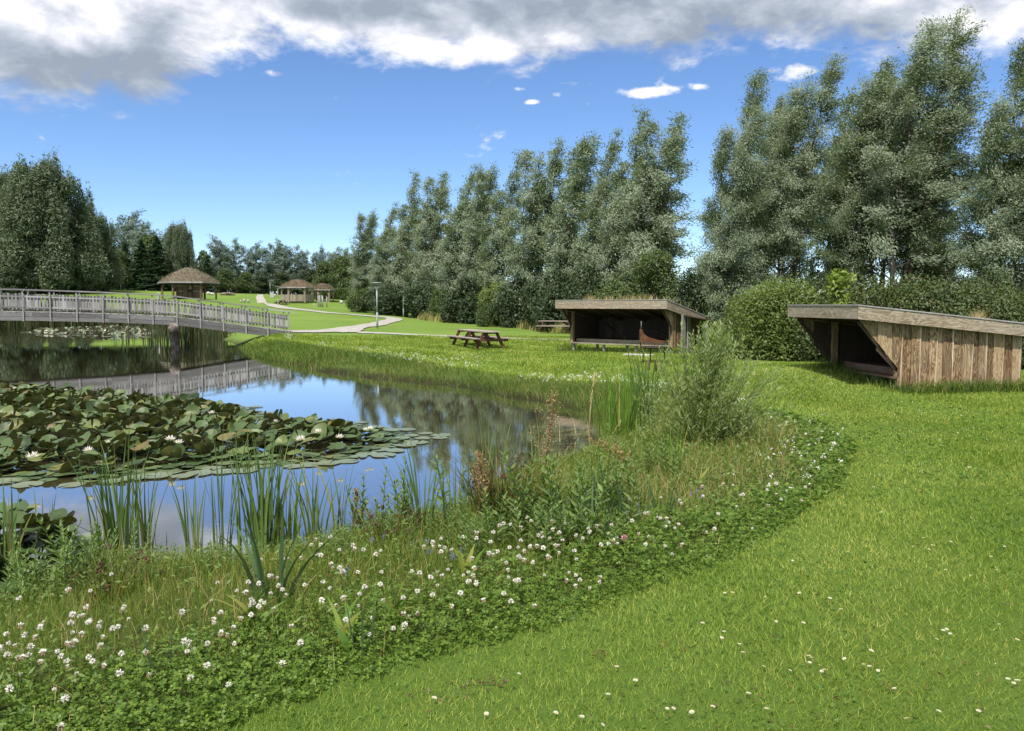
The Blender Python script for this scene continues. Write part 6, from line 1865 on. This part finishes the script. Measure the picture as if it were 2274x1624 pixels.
# dead bent reed and the raft of dead stems in the bay
def dead_reed():
    p = ground_at(1309, 955)
    k = p[1] / FPX
    t = thing('dead_reed', 'pale dead reed stalk with a broken drooping top, standing in the bay', 'dead reed', (p[0], p[1], WATER_Z), 0)
    m = MB()
    m.tube([(0, 0, -.3), (.01, 0, 40 * k), (.06, 0, 100 * k), (.085, 0, 128 * k)], [.010, .009, .007, .006], 6); m.build('stalk', M_STRAWSTEM, t)
    rng = np.random.default_rng(301)
    n = 10
    b = np.stack([rng.uniform(0, .08, n), rng.normal(0, .02, n), rng.uniform(60, 125, n) * k], 1)
    v, q = blades(b, rng.uniform(.18, .4, n), rng.uniform(-1, 1, n), rng.uniform(.6, 1.0, n), .016, 6, rng, droop=.9)
    link_mesh('dead_leaves', np_mesh(v, [q]), M_STRAW, t)
    P = np.array([on_z(rng.uniform(1205, 1345), rng.uniform(930, 1020), WATER_Z)[:2] for _ in range(260)])
    P = P[sdist(POND, P[:, 0], P[:, 1]) < -.02][:90]; n = len(P)
    Vv, Ff = [], []
    for i in range(n):
        a = rng.normal(.1, .5); L = rng.uniform(.08, .5); w_ = rng.uniform(.0015, .004)
        d = np.array([math.cos(a), math.sin(a)]) * L / 2; s = np.array([-math.sin(a), math.cos(a)]) * w_
        b_ = len(Vv)
        z = WATER_Z + rng.uniform(.004, .012)
        tip = rng.uniform(0, .10) if rng.random() < .2 else .003
        Vv += [(*(P[i] - d - s), z), (*(P[i] - d + s), z), (*(P[i] + d + s), z + tip), (*(P[i] + d - s), z + tip)]
        Ff.append((b_, b_ + 1, b_ + 2, b_ + 3))
    o = link_mesh('dead_stems', np_mesh(np.array(Vv), [np.array(Ff)]), M_STRAW); tag(o, 'dead reed stems floating in the corner of the bay', 'dead stems', None, 'stuff')
    # dark stubs of last year's reeds along the near shore
    n = 90; pts = []
    while len(pts) < n:
        px, py = rng.uniform(250, 1060), rng.uniform(1150, 1262)
        q = on_z(px, py, WATER_Z)
        if -.45 < sdist(POND, [q[0]], [q[1]])[0] < .1: pts.append(q)
    pts = np.array(pts); pts[:, 2] -= .05
    v, q = blades(pts, rng.uniform(.10, .32, n), rng.uniform(0, 6.28, n), rng.uniform(0, .35, n), .011, 2, rng, taper=.2)
    o = link_mesh('reed_stubs', np_mesh(v, [q]), M_BROWNHEAD); tag(o, 'dark broken stubs of old reeds in the shallow water', 'reed stubs', None, 'stuff')
M_STRAWSTEM = plain_mat('straw_stem', [(.3, (.34, .25, .12)), (.7, (.55, .45, .26))], scale=12)
dead_reed()

# ================================================================== clover heads and daisies
M_WHITE = leaf_mat('white_florets', [(0, (.66, .62, .56)), (.5, (.80, .78, .74)), (1, (.85, .84, .82))], transl=.2)
M_TAN = leaf_mat('withered_florets', [(0, (.30, .19, .11)), (1, (.52, .40, .28))], transl=.15)
M_PINK = leaf_mat('pink_florets', [(0, (.60, .22, .34)), (1, (.74, .40, .50))], transl=.2)
M_YOLK = plain_mat('daisy_yolk', [(.3, (.60, .40, .03)), (.7, (.75, .52, .06))], scale=30)
def clover_head(seed, droop, pink=False):
    rng = np.random.default_rng(seed)
    n = 58; r = .0115
    d = unit(rng.normal(0, 1, (n, 3)))
    low = d[:, 2] < (-.15 if droop == 0 else .25)
    dd = d.copy()
    if droop: dd[low] = unit(np.stack([d[low, 0] * .5, d[low, 1] * .5, -np.abs(d[low, 2]) - .6], 1))
    C = d * r * .55 * np.array([1, 1, .9]) + dd * r * .45
    C[:, 2] += .11
    v, q = rhombs(C, dd, r * 1.15, r * .52, rng)
    kk = low if droop else (d[:, 2] < -.6)
    # stem
    tv, tq = tubes([np.array([[0, 0, -.02], [.004, 0, .05], [0, 0, .104]])], [np.array([.0014, .0013, .0012])], 4)
    me = np_mesh(np.concatenate([v, tv]), [q[~kk], q[kk], tq + len(v)], mi=[0, 1, 2])
    for m in (M_PINK if pink else M_WHITE, M_TAN, M_STEM): me.materials.append(m)
    return me
CH = [clover_head(310, 0), clover_head(311, 0), clover_head(312, 1), clover_head(313, 1)]
def put(name, me, loc, rz, s, lab, cat, grp, tilt=(0, 0)):
    o = bpy.data.objects.new(name, me); COL.objects.link(o)
    o.location = [float(c) for c in loc]; o.rotation_euler = (tilt[0], tilt[1], rz); o.scale = (s, s, s)
    return tag(o, lab, cat, grp)
def clover_heads():
    rng = np.random.default_rng(321)
    # dense spots seen in the photograph (frame px, radius px, count)
    spots = [(60, 1480, 80, 17), (150, 1430, 80, 12), (250, 1410, 90, 10), (60, 1560, 80, 10), (330, 1460, 100, 12), (480, 1440, 100, 12), (650, 1330, 80, 14), (730, 1270, 60, 12), (560, 1380, 80, 12), (850, 1330, 90, 18), (900, 1420, 60, 10), (1000, 1290, 70, 16),
             (1100, 1250, 70, 16), (1200, 1220, 60, 22), (1290, 1240, 70, 20), (1230, 1300, 80, 14), (1380, 1225, 60, 14), (1480, 1200, 60, 12), (1600, 1180, 60, 12), (1560, 1140, 50, 8), (1700, 1130, 60, 14), (1790, 1080, 50, 18), (1840, 1030, 40, 20), (1800, 990, 50, 14), (1740, 950, 50, 16), (1690, 930, 30, 10), (1720, 1010, 40, 10), (1110, 1340, 60, 8), (960, 1360, 60, 8), (400, 1530, 60, 6), (220, 1500, 60, 8), (1860, 970, 30, 8)]
    pts = []
    for px, py, r, n in spots:
        for _ in range(int(n * 1.0)):
            q = ground_at(px + rng.normal(0, r * 1.05), py + np.interp(py, [950, 1600], [14, 46]) + rng.normal(0, r * .55), 2.6, 16)
            s_ = -sdist(MEADOW, [q[0]], [q[1]])[0]
            if s_ < .02 or sdist(POND, [q[0]], [q[1]])[0] < .5: continue
            pts.append((q, s_))
    pts.sort(key=lambda a: a[0][1])
    far_rest = pts[300:]; pts = pts[:300]
    pinkme = clover_head(314, 0, True)
    for i, (q, s_) in enumerate(pts):
        k = rng.choice(4, p=[.36, .28, .20, .16])
        sc_ = rng.uniform(.62, 1.08) * np.clip(q[1] / 6.5, 1, 1.45)
        lift = .02 + .08 * min(1, s_ / .3) + rng.uniform(-.03, .05)
        q = q + np.array([0, 0, lift - (.02 if s_ < .15 else 0)])
        put('clover_flower', CH[k], q, rng.uniform(0, 6.28), sc_, 'round white clover flower head in the clover belt' if k < 2 else 'half-withered clover head, white above with drooping tan florets', 'clover flower', 'white clover heads' if k < 2 else 'withering clover heads', (rng.normal(0, .2), rng.normal(0, .2)))
    q = ground_at(1386, 1262, 2.6, 16) + np.array([0, 0, .06])
    put('clover_flower', pinkme, q, 0, 1.35, 'single pink clover head among the white ones', 'clover flower', None)
    # what is left, and the thin band of heads on the far bank: one mass
    P = [(q[0], q[1], q[2] + .10 + .05 * rng.random()) for q, s_ in far_rest]
    far = [(640, 752, 14, 30), (720, 772, 20, 20), (800, 782, 50, 30), (880, 795, 60, 40), (950, 806, 60, 36), (1030, 818, 50, 20), (1210, 845, 40, 24), (1290, 848, 50, 46), (1370, 853, 45, 36), (1450, 870, 30, 60), (1430, 890, 30, 30), (1530, 900, 30, 40), (1640, 905, 30, 40)]
    for px, py, r, n in far:
        for _ in range(n):
            q = ground_at(px + rng.normal(0, r * .6), py + rng.normal(0, 4), 8, 60)
            P.append((q[0], q[1], q[2] + rng.uniform(.06, .20)))
    P = np.array(P)
    C = np.repeat(P, 8, 0) + rng.normal(0, .008, (len(P) * 8, 3)) * np.clip(P[:, 1].repeat(8)[:, None] / 10, 1, 3)
    sz = .017 * np.clip(P[:, 1].repeat(8) / 14, 1.0, 1.5)
    v, q = rhombs(C, rng.normal(0, 1, C.shape), sz, sz * .8, rng)
    o = link_mesh('clover_flowers', np_mesh(v, [q]), M_WHITE); tag(o, 'tiny white clover heads along the far bank', 'clover flowers', None, 'stuff')
clover_heads()

def daisies():
    rng = np.random.default_rng(331)
    V, F1, F2 = [], [], []
    n = 13; r = .0115
    for k in range(n):
        a = 2 * np.pi * k / n; w_ = .17
        b = len(V)
        V += [(r * .25 * math.cos(a), r * .25 * math.sin(a), .034), (r * .8 * math.cos(a - w_), r * .8 * math.sin(a - w_), .0355), (r * math.cos(a), r * math.sin(a), .036), (r * .8 * math.cos(a + w_), r * .8 * math.sin(a + w_), .0355)]
        F1.append((b, b + 1, b + 2, b + 3))
    b = len(V)
    for k in range(8):
        a = 2 * np.pi * k / 8; V.append((r * .34 * math.cos(a), r * .34 * math.sin(a), .0362))
    V.append((0, 0, .039))
    F2 = [(b + k, b + (k + 1) % 8, b + 8) for k in range(8)]
    me = np_mesh(np.array(V), [np.array(F1), np.array(F2)], mi=[0, 1])
    me.materials.append(M_WHITE); me.materials.append(M_YOLK)
    spots = [(1798, 1472), (1802, 1479), (1797, 1488), (1815, 1492), (1825, 1503), (1832, 1503), (1880, 1478), (1905, 1492), (1934, 1496), (1920, 1500), (1950, 1502), (2240, 1525), (2248, 1533), (2262, 1530), (2074, 1435), (2094, 1415), (2110, 1418), (2100, 1410), (2170, 1600), (2080, 1600), (1990, 1550), (1930, 1463), (1750, 1505), (1690, 1500), (1650, 1470), (1640, 1445), (1600, 1430), (1607, 1418), (1720, 1390), (1780, 1400), (1840, 1345), (1870, 1370), (1610, 1330), (1625, 1334),
             (2030, 1225), (2052, 1210), (2068, 1222), (2085, 1218), (2110, 1215), (2060, 1232), (2200, 1250), (2230, 1225), (2150, 1160), (2220, 1400), (2255, 1440), (2215, 1490), (1880, 1240), (1990, 1245), (2100, 1280), (2160, 1290), (2215, 1280), (1700, 1290), (1760, 1255), (1410, 1530), (1490, 1590), (1540, 1600), (1580, 1588), (1700, 1592), (1480, 1590), (1370, 1500), (1290, 1610), (1230, 1600), (1350, 1565), (1330, 1622), (1080, 1600), (1150, 1510), (960, 1570), (1560, 1400), (2020, 1620), (1660, 1560), (1700, 1340), (1780, 1330), (1960, 1150), (2040, 1100), (2150, 1050), (2180, 1090), (2090, 1000), (2220, 1010)]
    for i, (px, py) in enumerate(spots):
        q = ground_at(px, py)
        put('daisy', me, q, rng.uniform(0, 6), rng.uniform(.8, 1.15) * np.clip(q[1] / 5, 1, 1.5), 'small white daisy in the short lawn', 'daisy', 'daisies in the lawn', (rng.normal(-.05, .2), rng.normal(0, .2)))
    # crowds of tiny white specks farther out in the lawn
    P = []
    for px, py, rx, ry, n in [(1060, 790, 60, 12, 60), (1150, 800, 80, 18, 40), (1680, 805, 50, 8, 120), (1740, 830, 70, 12, 40), (1800, 870, 90, 30, 16), (2000, 920, 160, 40, 16), (2150, 960, 120, 50, 14), (1350, 820, 80, 15, 20), (950, 790, 60, 10, 15), (1960, 1050, 150, 60, 10)]:
        for _ in range(n):
            q = ground_at(px + rng.normal(0, rx * .6), py + rng.normal(0, ry * .6), 6, 60)
            if sdist(MEADOW, [q[0]], [q[1]])[0] > .1: P.append((q[0], q[1], q[2] + .035))
    P = np.array(P)
    C = np.repeat(P, 4, 0) + rng.normal(0, .004, (len(P) * 4, 3))
    sz = .011 * np.clip(P[:, 1].repeat(4) / 10, .8, 2.2)
    v, q = rhombs(C, rng.normal(0, 1, C.shape) * np.array([1, 1, .3]), sz, sz * .8, rng)
    o = link_mesh('lawn_flowers', np_mesh(v, [q]), M_WHITE); tag(o, 'scattered white specks of clover and daisies in the farther lawn', 'flowers', None, 'stuff')
daisies()

# brown bits: worm casts, dead leaves and clippings on the lawn
rng = np.random.default_rng(351)
spots = [(2040, 960, 45, 3, 40), (2060, 958, 30, 2, 30), (1985, 1160, 10, 4, 10), (2110, 1085, 14, 3, 14), (1080, 1530, 40, 8, 26), (960, 1555, 40, 8, 16), (1330, 1465, 14, 6, 16), (1500, 1440, 30, 12, 12), (1900, 1300, 200, 80, 40), (1500, 1550, 300, 60, 60), (2000, 1500, 250, 90, 50), (1800, 1200, 150, 60, 30)]
P = np.array([ground_at(px + rng.normal(0, rx), py + rng.normal(0, ry)) for px, py, rx, ry, n in spots for _ in range(n)])
P[:, 2] += .018
P = P[sdist(MEADOW, P[:, 0], P[:, 1]) > .05]
v, q = rhombs(P, rng.normal(0, 1, P.shape) * np.array([1, 1, .25]), .024 * rng.uniform(.4, 1.5, len(P)), .010, rng, 2)
o = link_mesh('lawn_litter', np_mesh(v, [q]), M_BROWNHEAD); tag(o, 'brown crumbs of soil and dead leaves in the short lawn', 'litter', None, 'stuff')
# blue vetch flowers in the clover
M_VIOLET = leaf_mat('vetch_flowers', [(0, (.16, .14, .42)), (1, (.30, .27, .60))], transl=.2)
rng = np.random.default_rng(341)
pts = [ground_at(px + rng.normal(0, 12), py + rng.normal(0, 6), 2.6, 16) for px, py in [(930, 1265), (935, 1283), (1255, 1168), (1300, 1160), (1550, 1130), (1560, 1150), (1010, 1300), (1000, 1270), (780, 1330), (1400, 1190), (1420, 1180), (850, 1250)] for _ in range(2)]
P = np.repeat(np.array(pts), 10, 0); P[:, 2] += .16 + np.tile(np.linspace(0, .035, 10), len(pts)); P[:, :2] += rng.normal(0, .005, (len(P), 2))
v, q = rhombs(P, rng.normal(0, 1, P.shape), .011, .007, rng)
o = link_mesh('vetch_flowers', np_mesh(v, [q]), M_VIOLET); tag(o, 'small violet-blue vetch spikes scattered in the clover belt', 'vetch', None, 'stuff')
# ------------------------------------------------------------------ daylight
SUN_EL, SUN_AZ = R(57), R(199)      # azimuth clockwise from +Y: behind the camera, from the left
sv = np.array([math.sin(SUN_AZ) * math.cos(SUN_EL), math.cos(SUN_AZ) * math.cos(SUN_EL), math.sin(SUN_EL)])
sun = bpy.data.objects.new('sun', bpy.data.lights.new('sun', 'SUN'))
COL.objects.link(sun)
sun.data.energy = 2.6
sun.data.angle = R(2.0)
sun.data.color = (1.0, .95, .87)
sun.rotation_euler = Vector(-sv).to_track_quat('-Z', 'Y').to_euler()

w = bpy.data.worlds.new('World'); sc.world = w; w.use_nodes = True
nt = w.node_tree; nt.nodes.clear(); lk = nt.links
tc = N(nt, 'ShaderNodeTexCoord')
nrm = N(nt, 'ShaderNodeVectorMath', operation='NORMALIZE'); lk.new(tc.outputs['Generated'], nrm.inputs[0])
D = nrm.outputs[0]
sky = N(nt, 'ShaderNodeTexSky'); sky.sky_type = 'NISHITA'; sky.sun_disc = False
sky.sun_elevation = SUN_EL; sky.sun_rotation = SUN_AZ; sky.air_density = .8; sky.dust_density = .08; sky.ozone_density = 3.0
hs = N(nt, 'ShaderNodeHueSaturation', inp={'Saturation': 1.06, 'Value': 1.0}); lk.new(sky.outputs[0], hs.inputs['Color'])
skyc = mixc(nt, 1.0, hs.outputs[0], (.92, .98, 1.08), 'MULTIPLY')
sep = N(nt, 'ShaderNodeSeparateXYZ'); lk.new(D, sep.inputs[0])
az = mth(nt, 'ARCTAN2', sep.outputs[0], sep.outputs[1])          # 0 straight ahead, positive to the right
el = mth(nt, 'ARCSINE', sep.outputs[2])
def azel(px, py):
    d = unit(ray(px, py)); return math.atan2(d[0], d[1]), math.asin(d[2])
def wnoise(scale, detail, rough, sc3=(1, 1, 2.0), dist=0.0, off=(0, 0, 0)):
    mp = N(nt, 'ShaderNodeMapping'); mp.inputs['Scale'].default_value = sc3; mp.inputs['Location'].default_value = off
    lk.new(D, mp.inputs['Vector'])
    n = N(nt, 'ShaderNodeTexNoise', inp={'Scale': scale, 'Detail': detail, 'Roughness': rough, 'Distortion': dist}); lk.new(mp.outputs[0], n.inputs['Vector'])
    return n.outputs['Fac']
def blob(px, py, rx, ry, gain=1.0):
    a0, e0 = azel(px, py); a1, _ = azel(px + rx, py); _, e1 = azel(px, py - ry)
    u = mth(nt, 'DIVIDE', mth(nt, 'SUBTRACT', az, a0), max(1e-4, a1 - a0)); v = mth(nt, 'DIVIDE', mth(nt, 'SUBTRACT', el, e0), max(1e-4, e1 - e0))
    r2 = mth(nt, 'ADD', mth(nt, 'MULTIPLY', u, u), mth(nt, 'MULTIPLY', v, v))
    g = mth(nt, 'POWER', 2.718, mth(nt, 'MULTIPLY', r2, -.9))
    return mth(nt, 'MULTIPLY', g, gain)
# lower edge of the cloud bank as elevation over azimuth
edge = [(-1500, 230), (-500, 250), (0, 246), (200, 240), (330, 226), (430, 200), (500, 165), (570, 135), (680, 135), (830, 140), (930, 168), (1040, 180), (1150, 165), (1300, 158), (1450, 152), (1590, 118), (1700, 118), (1790, 110), (1850, 118), (1920, 150), (2050, 160), (2150, 130), (2274, 120), (2600, 150), (3600, 160)]
e_pts = [azel(*p) for p in edge]
A0, A1, E1 = e_pts[0][0], e_pts[-1][0], R(30)
er = ramp(nt, [((a - A0) / (A1 - A0), (e / E1,) * 3) for a, e in e_pts]) if len(e_pts) <= 32 else None
lk.new(mth(nt, 'DIVIDE', mth(nt, 'SUBTRACT', az, A0), A1 - A0, clamp=True), er.inputs[0])
eedge = mth(nt, 'MULTIPLY', er.outputs[0], E1)
depth = mth(nt, 'DIVIDE', mth(nt, 'SUBTRACT', el, eedge), R(4.0))      # 1 = four degrees inside the bank
n_big = wnoise(4.0, 3.0, .5); n_mid = wnoise(13.0, 8.0, .58, dist=.25); n_fine = wnoise(34.0, 7.0, .6)
nn = mth(nt, 'ADD', mth(nt, 'MULTIPLY', mth(nt, 'SUBTRACT', n_mid, .5), 1.5), mth(nt, 'MULTIPLY', mth(nt, 'SUBTRACT', n_fine, .5), .55))
den = mth(nt, 'ADD', mth(nt, 'MULTIPLY', mth(nt, 'MINIMUM', depth, 1.0), 1.0), nn)
puffs = [(500, 112, 34, 26, .9), (622, 165, 40, 17, .85), (1240, 210, 20, 10, .8), (1181, 228, 22, 8, .75), (1285, 187, 42, 13, .8), (1440, 207, 70, 16, .9), (1555, 193, 26, 10, .7), (1762, 165, 55, 24, .95), (1312, 232, 16, 6, .65), (2115, 214, 26, 7, .6), (1148, 198, 20, 6, .55), (545, 172, 12, 16, .5)]
pf = None
for p in puffs:
    b = blob(*p); pf = b if pf is None else mth(nt, 'MAXIMUM', pf, b)
pden = mth(nt, 'ADD', mth(nt, 'SUBTRACT', mth(nt, 'MULTIPLY', pf, 1.05), .50), mth(nt, 'MULTIPLY', nn, 1.9))
den2 = mth(nt, 'MAXIMUM', den, pden)
def sstep(x, a, b):
    mr = N(nt, 'ShaderNodeMapRange', interpolation_type='SMOOTHSTEP'); mr.inputs[1].default_value = a; mr.inputs[2].default_value = b
    lk.new(x, mr.inputs[0]); return mr.outputs[0]
cover = sstep(den2, -.04, .50)
# light on the clouds: bright billows, grey undersides and a thick grey middle
greys = None
for p in [(1050, 10, 420, 48, .62), (1430, 85, 300, 62, .50), (330, 185, 260, 60, .62), (80, 130, 160, 30, .25), (330, 45, 70, 60, .40), (760, 20, 160, 40, .45), (1720, 40, 200, 40, .30), (90, 190, 70, 30, .25), (1900, 70, 130, 45, .25), (600, 90, 70, 30, .15)]:
    b = blob(*p); greys = b if greys is None else mth(nt, 'ADD', greys, b)
whites = None
for p in [(90, 45, 150, 60, .30), (1050, 105, 130, 42, .42), (590, 30, 60, 36, .38), (2200, 60, 150, 60, .32), (760, 112, 50, 30, .30), (1700, 105, 70, 30, .22), (500, 110, 40, 30, .3), (90, 205, 70, 20, .15), (1762, 165, 60, 24, .2), (1440, 207, 80, 20, .2), (0, -330, 1300, 260, .75)]:
    b = blob(*p); whites = b if whites is None else mth(nt, 'ADD', whites, b)
bill = mth(nt, 'ADD', mth(nt, 'MULTIPLY', mth(nt, 'SUBTRACT', wnoise(13.0, 8.0, .58, dist=.25, off=(.0, 0, -.055)), n_mid), -1.8), mth(nt, 'MULTIPLY', mth(nt, 'SUBTRACT', n_big, .5), .7))
lum = mth(nt, 'ADD', mth(nt, 'SUBTRACT', mth(nt, 'ADD', .60, whites), greys), bill)
lum = mth(nt, 'ADD', lum, mth(nt, 'MULTIPLY', sstep(depth, .9, .0), .12))
cr = ramp(nt, [(.0, (.31, .36, .44)), (.25, (.40, .455, .54)), (.55, (.56, .60, .69)), (.8, (.78, .80, .86)), (1.0, (.97, .97, .98))])
lk.new(mth(nt, 'MULTIPLY', lum, 1.0, clamp=True), cr.inputs[0])
bg1 = N(nt, 'ShaderNodeBackground', inp={'Strength': SKY_S}); lk.new(skyc, bg1.inputs[0])
bg2 = N(nt, 'ShaderNodeBackground', inp={'Strength': CLOUD_S}); lk.new(cr.outputs[0], bg2.inputs[0])
ms = N(nt, 'ShaderNodeMixShader'); lk.new(cover, ms.inputs[0]); lk.new(bg1.outputs[0], ms.inputs[1]); lk.new(bg2.outputs[0], ms.inputs[2])
wo = N(nt, 'ShaderNodeOutputWorld'); lk.new(ms.outputs[0], wo.inputs['Surface'])

# ------------------------------------------------------------------ camera and render settings
cam = bpy.data.objects.new('camera', bpy.data.cameras.new('camera')); COL.objects.link(cam)
cam.location = (0, 0, EYE)
cam.rotation_euler = (math.pi / 2 - PITCH, 0, 0)
cam.data.sensor_fit = 'HORIZONTAL'; cam.data.sensor_width = 36.0
cam.data.lens = FPX / 2274 * 36.0
cam.data.clip_end = 3000; cam.data.clip_start = .1
sc.camera = cam
sc.view_settings.view_transform = 'Standard'; sc.view_settings.look = 'None'; sc.view_settings.exposure = EXPO; sc.view_settings.gamma = 1
cy = sc.cycles
cy.max_bounces = 7; cy.diffuse_bounces = 3; cy.glossy_bounces = 3; cy.transmission_bounces = 4; cy.transparent_max_bounces = 6
cy.caustics_reflective = False; cy.caustics_refractive = False
cy.use_denoising = True
cy.sample_clamp_indirect = 6.0
